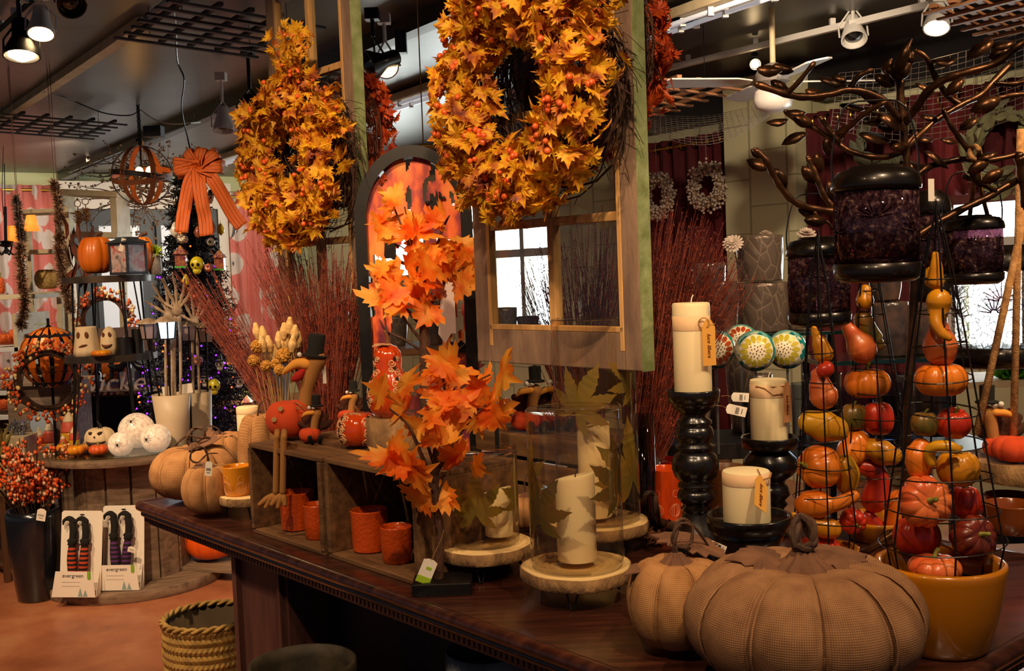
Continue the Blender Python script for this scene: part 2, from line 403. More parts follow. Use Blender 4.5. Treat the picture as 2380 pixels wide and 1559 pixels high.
# ---------------------------------------------------------------- room shell
def rbox(b, v0, v1, u0, u1, z0, z1):
    vs = [RP(v, u, z) for v in (v0, v1) for u in (u0, u1) for z in (z0, z1)]
    return b.add(vs, [(0, 1, 3, 2), (4, 6, 7, 5), (0, 4, 5, 1), (2, 3, 7, 6), (0, 2, 6, 4), (1, 5, 7, 3)])
VW, UW = 6.4, 14.0        # right-hand wall and far wall in the room's axes
struct('floor', rbox(B(), -4, VW+.2, -3, UW+.2, -.1, 0), m_floor)
struct('ceiling', rbox(B(), -4, VW+.2, -1.2, UW+.2, HC, HC+.1), m_ceil)
def uw(px, v=VW):   # where a line of sight through px meets the right wall
    r = (px-1190)/FPX; sx, cx = sin(RA), cos(RA)
    return (cx*v - r*sx*v)/(sx + r*cx)
def vwall(px, u=UW):
    r = (px-1190)/FPX; sx, cx = sin(RA), cos(RA)
    return (u*(sx + r*cx))/(cx - r*sx)
# right wall, with the shop window opening seen between px 880 and 1300 and another at the far right
wins = [(uw(1302), uw(1152), .75, 2.07), (uw(1140), uw(880), 1.55, 2.4), (uw(2600), uw(2215), .9, 1.95)]
b = B(); edges = [-3]
cur = -3.0
for u0, u1, z0, z1 in sorted(wins):
    rbox(b, VW, VW+.2, cur, u0, 0, HC); rbox(b, VW, VW+.2, u0, u1, 0, z0); rbox(b, VW, VW+.2, u0, u1, z1, HC); cur = u1
rbox(b, VW, VW+.2, cur, UW, 0, HC)
struct('wall_right', b, m_block, rot=None)
for i, (u0, u1, z0, z1) in enumerate(wins):
    e = bpy.data.objects.new('window_%d' % (i+1+(i > 1)), None); COL.objects.link(e); e['kind'] = 'structure'
    b = B(); n = max(2, round((u1-u0)/1.1))
    for k in range(n+1):
        u = u0+(u1-u0)*k/n; rbox(b, VW-.02, VW+.1, u-.035, u+.035, z0, z1)
    for z in (z0, z1-.3, z1): rbox(b, VW-.02, VW+.1, u0, u1, z-.04, z+.04)
    obj('window_frame', b, m_white, e)
    obj('glass_pane', rbox(B(), VW+.05, VW+.056, u0, u1, z0, z1), m_clear, e)
    obj('daylight_outside', rbox(B(), VW+.9, VW+.95, u0+(.9 if i == 1 else -1), u1+(2.2 if i == 1 else 1), z0-.6, z1+.8), m_day, e)
# cream pilaster
struct('trim_1', rbox(B(), VW-.35, VW, uw(1933), uw(1768), 0, 2.95), m_block)
# far wall
struct('wall_back', rbox(B(), -4, VW+.2, UW, UW+.2, 0, HC), mat('pale_green_wall', 'b9c296', .7))
b = B(); va, vb = vwall(163), vwall(532)
for v in (va, vb): rbox(b, v-.09, v+.09, UW-.08, UW, 0, 2.72)
rbox(b, va-.1, vb+.1, UW-.09, UW, 2.56, 2.9)
rbox(b, va-.12, va+.12, UW-.12, UW, 2.56, 2.84)
b.lathe([(.07, 0), (.085, .01), (.07, .02), (.03, .02), (.03, .01)], 20, M4.Translation(RP(va+.25, UW-.1, 2.7)) @ RM @ M4.Rotation(R(90), 4, 'X'))
struct('trim_2', b, m_white, smooth=True)
m_slate = mat('slate_blue_door_paint', '3a4248', .5)
struct('door_1', rbox(B(), va+.1, vb-.1, UW-.05, UW, 0, 2.56), m_slate)
b = B(); fr = B(); cc = [(.30, .70), (.78, 1.0), (1.2, 1.72)]
for a0, a1 in ((.18, .46), (.56, .84)):
    v0, v1 = va+(vb-va)*a0, va+(vb-va)*a1
    rbox(b, v0, v1, UW-.07, UW-.055, .9, 2.35)
    for z0, z1 in ((.86, .9), (2.35, 2.4)): rbox(fr, v0-.05, v1+.05, UW-.1, UW-.05, z0, z1)
    for vv in (v0, v1): rbox(fr, vv-.03, vv+.03, UW-.1, UW-.05, .9, 2.35)
o = struct('window_3', b, mat('pale_glow_pane', 'c9ced2', .3, emit=.3, ecol='c9d6e4'))  # pale reflections on the door panes put in as a faint glow
obj('window_frame', fr, m_slate, o)
# curtains
def curtain(name, label, cat, v_or_u, a0, a1, z0, z1, mt, wall, grp, waves=9, amp=.05):
    b = B(); n = int(waves*10); rows = 6; vs = []
    for i in range(n+1):
        s = i/n; q = a0+(a1-a0)*s
        for j in range(rows+1):
            z = z0+(z1-z0)*j/rows
            off = amp*(sin(s*waves*2*pi)+.35*sin(s*waves*5.1*pi+j*.5))*(.75+.25*sin(j))
            p = RP(v_or_u-.14+off, q, z) if wall == 'r' else RP(q, v_or_u-.14+off, z)
            vs.append(p)
    fs = [(i*(rows+1)+j, (i+1)*(rows+1)+j, (i+1)*(rows+1)+j+1, i*(rows+1)+j+1) for i in range(n) for j in range(rows)]
    b.add(vs, fs); e = thing(name, label, cat, group=grp)
    obj('fabric', b, mt, e, smooth='all', solid=.004)
    r = B()
    for i in range(int(waves)+1):
        q = a0+(a1-a0)*(i+.25)/waves
        if q > max(a0, a1): break
        pts = [(RP(v_or_u-.14, q, z1-.06)) + (RM.to_3x3() @ (V((.035*cos(t), 0, .035*sin(t))) if wall == 'r' else V((0, .035*cos(t), .035*sin(t))))) for t in [k*pi/6 for k in range(12)]]
        r.tube(pts, .007, 5, closed=True)
    obj('grommets', r, m_brass, e, smooth=True)
    return e
curtain('curtain', 'wine red curtain between the old window frame and the cream pilaster', 'curtain', VW, uw(1764), uw(1470), .2, 2.62, m_red, 'r', None, 10)
curtain('curtain', 'wine red curtain behind the metal tree, beyond the pilaster', 'curtain', VW-.1, uw(2215), uw(1937), .2, 2.62, m_red, 'r', None, 9)
curtain('curtain', 'wine red curtain at the far right, above the bright window', 'curtain', VW-.1, uw(2600), uw(2215), 1.96, 2.62, m_red, 'r', None, 8)
curtain('curtain', 'coral curtain printed with white flowers, nearest the left edge', 'curtain', UW, vwall(-60), vwall(150), .3, 2.84, m_floral, 'f', None, 5, .07)
curtain('curtain', 'coral curtain printed with white flowers, between the dark tree and the twigs', 'curtain', UW, vwall(538), vwall(668), .3, 2.78, m_floral, 'f', None, 4, .07)
for nm, lab, p, q in (('curtain_rod', 'brass rod carrying the floral curtain by the left edge', RP(vwall(-60), UW-.14, 2.78), RP(vwall(155), UW-.14, 2.78)),
                      ('curtain_rod', 'short brass rod carrying the floral curtain behind the left wreath', RP(vwall(535), UW-.14, 2.72), RP(vwall(672), UW-.14, 2.72)),
                      ('curtain_rod', 'long brass rod carrying the wine red curtains', RP(VW-.16, uw(2600), 2.56), RP(VW-.16, uw(1470), 2.56))):
    obj(nm, B().tube([p, q], .017, 8), m_brass, smooth=True, label=lab, cat='curtain rod')
# dark bulkhead strip over the right wall
struct('trim_3', rbox(B(), VW-.2, VW, -3, UW, 2.72, HC), m_ceilw)
# ---------------------------------------------------------------- ceiling fittings
def cbar(p, q, w_, h_, z=HC, name=None, mt=None, kind='structure'):
    a, c = CZ(*p, z), CZ(*q, z)
    return obj(name, B().bar(a-V((0, 0, h_/2)), c-V((0, 0, h_/2)), w_, h_), mt, kind=kind)
cbar((-60, 312), (335, 40), .07, .05, name='trim_4', mt=m_cream)
cbar((120, 412), (1075, -12), .09, .09, name='trim_5', mt=m_ceilw)
cbar((860, 246), (1060, 176), .16, .03, name='trim_6', mt=m_ceilw)
def thg(name, lab, cat, parts, grp=None):
    e = thing(name, lab, cat, group=grp)
    for pn, bb, mm, sm in parts: obj(pn, bb, mm, e, smooth=sm)
    return e
z = HC-.06
def track(lab, p, q, mt, zz=2.93):
    a, c = CZ(*p, zz), CZ(*q, zz); bb = B().bar(a, c, .035, .035); cl = B(); n = 5
    for i in range(n):
        x = a.lerp(c, (i+.5)/n); cl.box(x+V((0, 0, .035)), (.03, .03, .04))
    thg('lighting_track', lab, 'light track', [('rail', bb, mt, False), ('ceiling_clip', cl, m_white, False)])
track('black lighting track in the top left corner', (-40, 112), (130, -40), m_black)
track('long black lighting track crossing above the two wreaths', (160, 398), (1150, 2), m_black)
track('white lighting track running above the ceiling fan', (1400, 196), (2260, -14), m_white)
# conduit
a, c = CZ(335, 42, 2.94), CZ(470, -40, 2.94)
obj('conduit_pipe', B().tube(smooth_path([a, a.lerp(c, .1)+V((0, 0, -.04)), a.lerp(c, .25), c]), .02, 8), m_white, smooth=True, label='white conduit pipe at the end of the cream ceiling batten', cat='pipe')
def fluor(lab, p, q, zz=2.95):
    a, c = CZ(*p, zz), CZ(*q, zz); d = (c-a).normalized(); s = d.cross(V((0, 0, 1)))
    h = B().bar(a, c, .2, .05); t2 = B()
    for k in (-1, 1): t2.tube([a+d*.04+s*k*.05-V((0, 0, .045)), c-d*.04+s*k*.05-V((0, 0, .045))], .014, 8)
    en = B()
    for x in (a+d*.02, c-d*.02, a.lerp(c, .5)):
        for k in (-1, 1): en.box(x+s*k*.05-V((0, 0, .045)), (.03, .03, .05))
    thg('fluorescent_fixture', lab, 'ceiling light', [('housing', h, m_cream, False), ('tube', t2, mat('daylight_glow_tube', 'f2f4f6', .15, emit=.25, ecol='e6eefc'), True), ('lamp_holder', en, m_white, False)], 'unlit fluorescent fixtures')  # tubes are off; faint glow stands in for reflected daylight
fluor('twin tube fluorescent fixture above the orange bow', (512, 372), (735, 300))
fluor('twin tube fluorescent fixture seen between the two hanging windows', (800, 275), (1120, 168))
fluor('twin tube fluorescent fixture to the right of the old window frame', (1330, 125), (1608, 32))
fluor('fluorescent fixture cut by the top edge, next to the fan rod', (1560, 46), (1790, -35))
# trellises
def lattice(lab, p0, p1, p2, nl, nc, mt, zz, w_=.025, grp=None, name='wood_trellis'):
    A0, A1, A2 = CZ(*p0, zz), CZ(*p1, zz), CZ(*p2, zz); e1 = A1-A0; e2 = A2-A0
    lo = B(); cr = B(); wi = B()
    for i in range(nl):
        s = i/(nl-1); o = A0+e2*s; lo.bar(o+e1*U(-.02, .01), o+e1*(1+U(-.01, .03)), w_, .012)
    for i in range(nc):
        s = (i+.5)/nc; o = A0+e1*s+V((0, 0, .02)); cr.bar(o-e2*.04, o+e2*1.04, w_, .018)
    for s, q in ((.15, .2), (.85, .2), (.15, .8), (.85, .8)):
        x = A0+e1*s+e2*q; wi.tube([x, V((x.x, x.y, HC))], .002, 4)
    thg(name, lab, 'trellis', [('long_slats', lo, mt, False), ('cross_slats', cr, mt, False), ('hanging_wires', wi, m_black, False)], grp)
m_dkw = mat('dark_stained_lath', '241a16', .6); m_ltw = mat('light_wood_lath', 'b07a50', .55, c2='8f5d3a', sc=8)
lattice('dark wooden trellis under the ceiling beside the cream batten', (272, 88), (600, 134), (392, 2), 7, 5, m_dkw, 2.86)
lattice('dark wooden trellis under the ceiling at the left edge', (214, 323), (-90, 300), (290, 290), 6, 6, m_dkw, 2.88)
lattice('light wooden trellis left of the fan blades', (1722, 209), (1400, 166), (1540, 268), 6, 7, m_ltw, 2.6, .03)
lattice('light wooden trellis in the top right corner', (2152, 32), (2430, -42), (2290, 92), 6, 6, m_ltw, 2.7, .03)
# track lamps
def tlamp(lab, px, py, d, tgt, mt, lit, s=1.0, style=0, top=None):
    p = W(px, py, d); e = thing('track_spotlight', lab, 'spotlight', p, scale=s)
    q = (V(tgt)-p).to_track_quat('-Z', 'Y').to_matrix().to_4x4()
    L = .09; b = B().lathe([(.02, .075), (.028, .07), (.035, .02), (.05, -.03), (.052, -.05), (.047, -.05), (.04, -.03)] if style == 0 else [(.024, .1), (.03, .09), (.03, .04), (.055, -.01), (.06, -.03), (.055, -.03), (.03, .03)], 18, q)
    obj('shade', b, mt, e, smooth=True)
    fr = B().tube([q @ V((0, .055*cos(k*pi/8), .055*sin(k*pi/8)-.0)) for k in range(-6, 23)][4:26], .004, 5)
    hgt = (2.93-p.z)/s
    stm = B().tube([(0, 0, .1), (0, 0, hgt)], .008, 6).box((0, 0, hgt-.01), (.05, .05, .04)).tube([(0, 0, .1), q @ V((.056, 0, .03)), q @ V((.056, 0, -.03))], .004, 5).tube([(0, 0, .1), q @ V((-.056, 0, .03)), q @ V((-.056, 0, -.03))], .004, 5)
    obj('yoke', stm, mt, e)
    obj('bulb', B().lathe([(0.0001, -.043), (.02, -.04), (.044, -.025), (.03, .03), (.001, .05)], 16, q), m_bulb if lit else mat('unlit_reflector_bulb', '18181a', .15, coat=.5), e, smooth=True)
    return e
tlamp('lit white spotlight in the top left corner', 95, 55, 4.9, W(95, 400, 4.6), m_white, 1, 1.15)
tlamp('lit black bell spotlight hanging lowest in the top left corner', 50, 112, 4.9, W(60, 600, 4.7), m_black, 1, 1.35, 1)
tlamp('unlit box spotlight cut by the top edge near the left corner', 160, -2, 4.8, W(260, 200, 4.4), m_black, 0, 1.2)
tlamp('lit spotlight left of the big wreath, pointing at the camera', 897, 152, 5.6, (0, 0, 1.5), m_white, 1, 1.3)
tlamp('black spotlight turned away beside the hanging window stile', 870, 150, 5.5, W(600, 240, 5.2), m_black, 0, 1.4, 1)
tlamp('white unlit spotlight above the orange bow', 519, 282, 7.0, W(530, 600, 6.8), m_white, 0, 1.3)
tlamp('black unlit spotlight above the left wreath', 583, 262, 6.3, W(600, 600, 6.2), m_black, 0, 1.4)
tlamp('white unlit spotlight in front of the dark ceiling above the metal tree', 1983, 72, 6.2, W(2010, 300, 5.8), m_white, 0, 1.4)
tlamp('lit spotlight beside the top right trellis', 2178, 42, 5.6, W(2160, 400, 5.2), m_white, 1, 1.3)
tlamp('lit black spotlight left of the ceiling fan', 1754, 148, 7.0, (1.0, 1.5, 1.2), m_black, 1, .75)
# smaller black boxes on the long track
obj('track_adapter', B().box(W(932, 98, 5.9), (.06, .06, .12)), m_black, label='black adapter box on the long track', cat='track adapter')
obj('emergency_light', B().box(W(358, 306, 8.2), (.13, .1, .08)), m_black, label='black box fixture above the orb pendant', cat='light fixture')
# ceiling fan
p = W(1797, 190, 6.0); e = thing('ceiling_fan', 'white ceiling fan with a ribbed glass lamp', 'ceiling fan', p)
obj('downrod', B().tube([(0, 0, .1), (0, 0, 2.99-p.z)], .016, 10), m_cream, e, smooth=True)
obj('motor_housing', B().lathe([(.05, -.02), (.09, 0), (.1, .04), (.075, .08), (.03, .1)], 28), mat('taupe_fan_housing', '8a8078', .5), e, smooth=True)
obj('lamp_globe', B().lathe([(.001, -.17), (.05, -.165), (.095, -.14), (.108, -.1), (.1, -.05), (.05, -.02)], 32, fn=lambda t, r, z, i: (r*(1+.02*cos(28*t)), z)), mat('ribbed_frosted_globe', 'e6dcd0', .3), e, smooth=True)
for k in range(4):
    a = R(8+90*k); m = M4.Rotation(a, 4, 'Z') @ M4.Rotation(R(10), 4, 'X')
    obj('blade', B().poly([(.13, -.03), (.22, -.06), (.6, -.07), (.64, -.03), (.64, .03), (.6, .07), (.22, .06), (.13, .03)], .008, m), m_white, e)
# wire netting
def netting(lab, P, n1, n2, sag):
    P = [V(p) for p in P]; b = B()
    def f(s, t):
        q = (P[0]*(1-s)+P[1]*s)*(1-t)+(P[3]*(1-s)+P[2]*s)*t
        return q-V((0, 0, sag*sin(pi*s)*(.4+.6*t)))
    for i in range(n1+1):
        b.tube([f(i/n1, k/10) for k in range(11)], .0014, 3, cap=False)
    for j in range(n2+1):
        b.tube([f(k/12, j/n2) for k in range(13)], .0014, 3, cap=False)
    obj('wire_netting', b, mat('galvanised_wire', '8a7c74', .5, .6), label=lab, cat='netting')
netting('sagging wire netting under the light trellis left of the fan', [W(1495, 262, 6.6), W(1770, 240, 6.8), W(1790, 268, 5.9), W(1495, 300, 5.7)], 22, 12, .12)
netting('wire netting hung behind the bird of the metal tree', [W(1950, 170, 5.8), W(2420, 60, 5.2), W(2420, 250, 5.0), W(1930, 300, 5.4)], 26, 14, .1)
# ---------------------------------------------------------------- generators
MAPLE = [(.05, -.02), (.30, -.13), (.27, .05), (.52, .04), (.44, .17), (.76, .34), (.52, .38), (.58, .53), (.31, .44), (.35, .68), (.19, .62), (0, 1)]
MAPLE2 = [(.06, -.03), (.26, -.1), (.3, .0), (.5, -.04), (.5, .1), (.66, .18), (.84, .36), (.64, .42), (.62, .54), (.42, .52), (.43, .68), (.27, .74), (.14, .86), (0, 1.02)]
MAPLE2 = MAPLE2+[(-x, y) for x, y in MAPLE2[-2::-1]]
MAPLE3 = [(.05, -.02), (.27, -.13), (.24, .0), (.47, -.02), (.43, .12), (.70, .18), (.84, .38), (.58, .38), (.63, .54), (.36, .47), (.40, .64), (.27, .74), (.13, .68), (0, 1.04)]
MAPLE3 = MAPLE3+[(-x, y) for x, y in MAPLE3[-2::-1]]
MAPLE = MAPLE+[(-x, y) for x, y in MAPLE[-2::-1]]
OVAL = [(.0, -.05), (.16, .12), (.24, .4), (.18, .72), (0, 1), (-.18, .72), (-.24, .4), (-.16, .12)]
def leaf(b, o, tip, nrm, size, shape=MAPLE, curl=.25, fold=.25):
    m = frame(o, V(tip).cross(V(nrm)), tip)
    pts = [(0, .3)]+shape; vs = []
    c2 = curl*U(.2, 1.6)*(1 if rnd.random() < .8 else -1)
    for x, y in pts:
        r2 = x*x+(y-.3)**2
        vs.append(m @ (V((x, y, -c2*r2+fold*abs(x)))*size))
    n = len(shape)
    b.add(vs, [(0, i+1, (i+1) % n+1) for i in range(n)])
def rv(): 
    v = V((rnd.gauss(0, 1), rnd.gauss(0, 1), rnd.gauss(0, 1)))
    return v.normalized()
def ribs(n, depth, p=.5):
    return lambda t: 1-depth*(1-abs(sin(n*t/2))**p)
def pump_prof(R_, H, k=14, flat=.18, dim=.2):
    """cross-section of a pumpkin, from base centre to top centre"""
    out = []
    for i in range(k+1):
        a = -pi/2+pi*i/k
        r = R_*abs(cos(a))**.75; z = H/2+H/2*sin(a)
        if i > k*.6: z -= H*dim*max(0, 1-r/R_*1.35)**1.3
        if i < k*.4: z += H*.1*max(0, 1-r/R_*1.35)
        out.append((max(r, .0005), z))
    return out
def pumpkin(b, R_, H, nr=9, depth=.13, m=None, seg=None, p=.45, wob=0, dim=.2, k=14):
    f = ribs(nr, depth, p); ph = U(0, 6)
    def fn(t, r, z, i):
        q = f(t)*(1+wob*sin(3*t+ph)); zz = z
        if z > H*.5: zz = z-(1-f(t))*H*.35*(r/R_)
        return r*q, zz
    return b.lathe(pump_prof(R_, H, k, dim=dim), seg or nr*8, m, fn)
def palmate(nl=7, ln=1.0, wd=.17):
    """list of lobes, each an outline polygon in the plane"""
    L = []
    for i in range(nl):
        a = R(-128+256*i/(nl-1)); s = ln*(1-.42*abs(i-(nl-1)/2)/((nl-1)/2))
        lobe = []
        prof = [(0, .02), (.15, .07), (.35, wd*.8), (.5, wd), (.57, wd*.82), (.62, wd*.95), (.7, wd*.6), (.75, wd*.7), (.85, wd*.3), (1, 0)]
        for y, x in prof: lobe.append((x*s, y*s))
        for y, x in prof[-2::-1]: lobe.append((-x*s, y*s))
        ca, sa = cos(a), sin(a)
        L.append([(x*ca+y*sa, -x*sa+y*ca) for x, y in lobe])
    return L
def glass_leaf(b, rad, th0, z0, size, rot=0, nl=7):
    for lobe in palmate(nl):
        ca, sa = cos(rot), sin(rot)
        pts = [((x*ca-y*sa)*size, (x*sa+y*ca)*size) for x, y in lobe]
        n = len(pts); h = n//2
        # strips between mirrored sides keep the leaf on the curved glass
        vs = [V((rad*cos(th0+x/rad), rad*sin(th0+x/rad), z0+z)) for x, z in pts]
        fs = []
        for i in range(h): 
            j = n-1-i
            if i+1 < j: fs.append((i, i+1, j-1, j) if i+1 != j-1 else (i, i+1, j))
        b.add(vs, fs)
m_gleaf = mat('pressed_green_brown_leaf', '8a7c2a', .8, c2='a8842c', sc=14, trl=.5)
m_gleafd = mat('dark_pressed_leaf', '62591c', .8, c2='7e5c1c', sc=14, trl=.4)
def stand(lab, p, r, h, feet=3, a0=0, th=.028, grp=None):
    """log slice on hairpin legs, p = centre at table level, h = height of its top"""
    e = thing('log_slice_stand', lab, 'cake stand', p, group=grp)
    ph = U(0, 6)
    def fn(t, rr, z, i): return rr*(1+.018*sin(3*t+ph)+.012*sin(7*t+2*ph)+.006*sin(17*t)), z
    b = B().lathe([(r*.97, h-th), (r, h-th*.8), (r*1.0, h-th*.3), (r*.985, h-.001)], 48, None, fn)
    obj('bark_edge', b, m_bark, e, smooth=True)
    obj('wood_top', B().lathe([(.001, h+.0004), (r*.5, h+.0004), (r*.965, h+.0004), (r*.975, h-.0015)], 48, None, lambda t, rr, z, i: (rr*(1+.018*sin(3*t+ph)+.012*sin(7*t+2*ph)), z)) , M_SLAB, e, smooth='all')
    for k in range(feet):
        a = a0+2*pi*k/feet; c, s = cos(a), sin(a)
        q = lambda rr, da, z: (rr*cos(a+da), rr*sin(a+da), z)
        obj('hairpin_leg', B().tube([q(r*.72, .16, h-th), q(r*.82, .03, .004), q(r*.82, -.03, .004), q(r*.72, -.16, h-th)], .0022, 6), m_black, e)
    return e
t = NT('growth_ringed_wood_slice')
_w = t.n('TexWave', wave_type='RINGS', rings_direction='Z'); _w.inputs['Scale'].default_value = 22; _w.inputs['Distortion'].default_value = 2.5; _w.inputs['Detail'].default_value = 3
t.l(t.co(), _w.inputs[0]); t.l(t.ramp(_w.outputs[1], [(0, 'dcb877'), (1, 'e6c88e')]), t.b.inputs[0]); t.b.inputs['Roughness'].default_value = .65
M_SLAB = t.m
def hurricane(lab, p, r, h, leaves, grp='leaf hurricanes'):
    e = thing('hurricane_vase', lab, 'glass vase', p, group=grp)
    obj('glass_wall', B().lathe([(.001, .006), (r*.55, .004), (r*.9, .0), (r*.985, .006), (r, .02), (r*1.0, h*.4), (r*.998, h*.8), (r*1.005, h-.003), (r*.99, h), (r*.985, h-.003)], 64), m_hurr, e, smooth='all')
    for th, z, s, rot, dk in leaves:
        b = B(); glass_leaf(b, r*.985, th, z, s, rot)
        obj('pressed_leaf', b, m_gleafd if dk else m_gleaf, e)
    return e
def candle(lab, p, r, h, wick=True, band=None, tag=None, used=False, rz=0):
    e = thing('pillar_candle', lab, 'candle', p, rz)
    pr = [(r*.98, 0), (r, .004), (r, h-.006), (r*.97, h-.001), (r*.9, h)]
    if used: pr += [(r*.75, h-.002), (r*.5, h-.012), (.001, h-.014)]
    obj('wax', B().lathe(pr, 36, None, (lambda t, rr, z, i: (rr, z-(.008*(1+sin(t-1)) if z > h*.8 else 0))) if used else None), m_wax, e, smooth=True)
    z0 = h-.014 if used else h
    if wick: obj('wick', B().tube([(0, 0, z0-.004), (.002, 0, z0+.01), (.006, 0, z0+.018)], .0014, 5), mat('charred_wick', '2a211a', .9) if used else m_white, e)
    if band:
        obj('paper_band', B().lathe([(r*1.006, h*band[0]), (r*1.012, h*band[0]+.001), (r*1.012, h*band[1])], 36), mat('pale_paper_band', 'd9b489', .8), e, smooth='all')
    return e
def tagc(e, o, xdir, ydir, w_, l_, text, mt, size=.012, sub='gift_tag', ang=-90):
    """hang tag with pointed top; o = its hole"""
    m = frame(o, xdir, ydir)
    t_ = obj(sub, B().poly([(-w_/2, -l_), (w_/2, -l_), (w_/2, -.012), (w_*.2, 0.004), (-w_*.2, .004), (-w_/2, -.012)], .0008, m), mt, e)
    if text: txt('handwriting', text, size, m @ M4.Translation((0, -l_*.54, .0009)) @ M4.Rotation(R(ang), 4, 'Z'), m_ink, t_, shear=.4)
    return t_
def twig_bundle(b, base, tips, n, r0=.0022, buds=14, bend=.15, bsz=.004, spread=.03, f0=.25, base_up=.18):
    """stems rising from base towards points drawn inside tips = list of V"""
    base = V(base)
    for i in range(n):
        # random convex combination of two neighbouring tips
        k = rnd.randrange(len(tips)-1); s = rnd.random()
        tip = V(tips[k]).lerp(V(tips[k+1]), s)+rv()*U(0, .05)
        L = U(.72, 1.0); st = base+V((U(-1, 1), U(-1, 1), 0))*spread
        tip = st+(tip-st)*L
        d = tip-st; side = rv()*d.length*.03
        pts = []
        for j in range(7):
            u = j/6; q = st+d*u; q.z += base_up*d.length*sin(pi*u)*bend; q += side*sin(pi*u*1.3)
            pts.append(q)
        b.tube(pts, [r0*(1-.6*j/6) for j in range(7)], 3, cap=False)
        for j in range(buds):
            u = f0+(1-f0)*(j+rnd.random())/buds; x = u*6; k2 = min(int(x), 5); q = pts[k2].lerp(pts[k2+1], x-k2)
            q = q+rv()*.0035; ax = (d.normalized()+rv()*.5).normalized(); s2 = bsz*U(.6, 1.2); w2 = ax.orthogonal().normalized()*s2*.45; w3 = ax.cross(w2)
            b.add([q-ax*s2, q+w2, q+w3, q-w2, q-w3, q+ax*s2], [(0, 2, 1), (0, 3, 2), (0, 4, 3), (0, 1, 4), (5, 1, 2), (5, 2, 3), (5, 3, 4), (5, 4, 1)])
def squash(b, pts, rad, n=18, nr=0, depth=.06, k=4):
    """smooth gourd body along a path"""
    pts = smooth_path(pts, k); m = len(pts); rr = []
    q = len(rad)-1
    for i in range(m):
        x = i/(m-1)*q; a = min(int(x), q-1); f = x-a; f = f*f*(3-2*f)
        rr.append(rad[a]*(1-f)+rad[a+1]*f)
    # rounded ends
    d0 = (pts[0]-pts[1]).normalized(); d1 = (pts[-1]-pts[-2]).normalized()
    pre = [(pts[0]+d0*rr[0]*s, rr[0]*sqrt(max(1-s*s, .0004))) for s in (1, .93, .75, .45)]
    post = [(pts[-1]+d1*rr[-1]*s, rr[-1]*sqrt(max(1-s*s, .0004))) for s in (.45, .75, .93, 1)]
    P_ = [p for p, _ in pre]+pts+[p for p, _ in post]; Q_ = [r for _, r in pre]+rr+[r for _, r in post]
    n0 = len(b.v); b.tube(P_, Q_, n, cap=True)
    if nr:
        for i in range(len(P_)):
            for j in range(n):
                t = 2*pi*j/n; f = 1-depth*(1-abs(sin(nr*t/2))**.6); v = V(b.v[n0+i*n+j]); b.v[n0+i*n+j] = tuple(P_[i]+(v-P_[i])*f)
    return b
# ---------------------------------------------------------------- the counter
LEN, DEP = 2.53, 1.15
cm = M4((EX, EY, V((0, 0, 1)))).transposed().to_4x4()   # local x along the front, y inwards (mirrored)
e = thing('display_counter', 'long dark red varnished counter that everything in front stands on', 'counter')
b = B()
def tb(b, a0, a1, b0, b1, z0, z1):
    vs = [T(a, q, z) for a in (a0, a1) for q in (b0, b1) for z in (z0, z1)]
    return b.add(vs, [(0, 2, 3, 1), (4, 5, 7, 6), (0, 1, 5, 4), (2, 6, 7, 3), (0, 4, 6, 2), (1, 3, 7, 5)])
obj('counter_top', tb(b, 0, LEN, 0, DEP, .868, .9), m_counter, e, bevel=.006)
def ring(off, z): return [T(-off, -off, z), T(LEN+off, -off, z), T(LEN+off, DEP+off, z), T(-off, DEP+off, z)]
mo = B()
for (p, q) in ((0, 1), (1, 2), (2, 3), (3, 0)):
    for off, z, r in ((.004, .886, .0165), (-.004, .862, .011)):
        rr = ring(off, z); mo.tube([rr[p], rr[q]], r, 10)
obj('edge_moulding', mo, m_counter, e, smooth=True)
de = B()
n = 150
for i in range(n):
    a = LEN*(i+.5)/n; de.add([T(a+da, bb, z) for da in (-.0055, .0055) for bb in (.004, .016) for z in (.836, .852)], [(0, 1, 3, 2), (4, 6, 7, 5), (0, 4, 5, 1), (2, 3, 7, 6), (0, 2, 6, 4), (1, 5, 7, 3)])
for i in range(68):
    q = DEP*(i+.5)/68; de.add([T(aa, q+dq, z) for aa in (.004, .016) for dq in (-.0055, .0055) for z in (.836, .852)], [(0, 1, 3, 2), (4, 6, 7, 5), (0, 4, 5, 1), (2, 3, 7, 6), (0, 2, 6, 4), (1, 5, 7, 3)])
obj('dentil_trim', de, m_counter, e)
b = B(); tb(b, .016, LEN-.016, .016, DEP-.016, .825, .868)
obj('apron', b, m_counter, e)
b = B(); tb(b, 1.70, 2.0, .06, .9, 0, .826); obj('pilaster', b, m_counterp, e)
b = B(); tb(b, 1.72, 1.735, .045, .06, 0, .82); tb(b, 1.975, 2.0, .045, .06, 0, .82)
obj('pilaster_fillets', b, m_counterp, e)
b = B(); tb(b, 1.03, 1.70, .18, .2, 0, .826); tb(b, .08, 1.03, .62, .64, 0, .826); tb(b, 1.01, 1.03, .18, .64, 0, .826)
obj('recessed_panels', b, m_cdark, e)  # near-black right-hand panel stands in for shade in the open part
b = B(); tb(b, .06, .16, .06, .16, 0, .826); obj('corner_leg', b, m_counterp, e, bevel=.004)
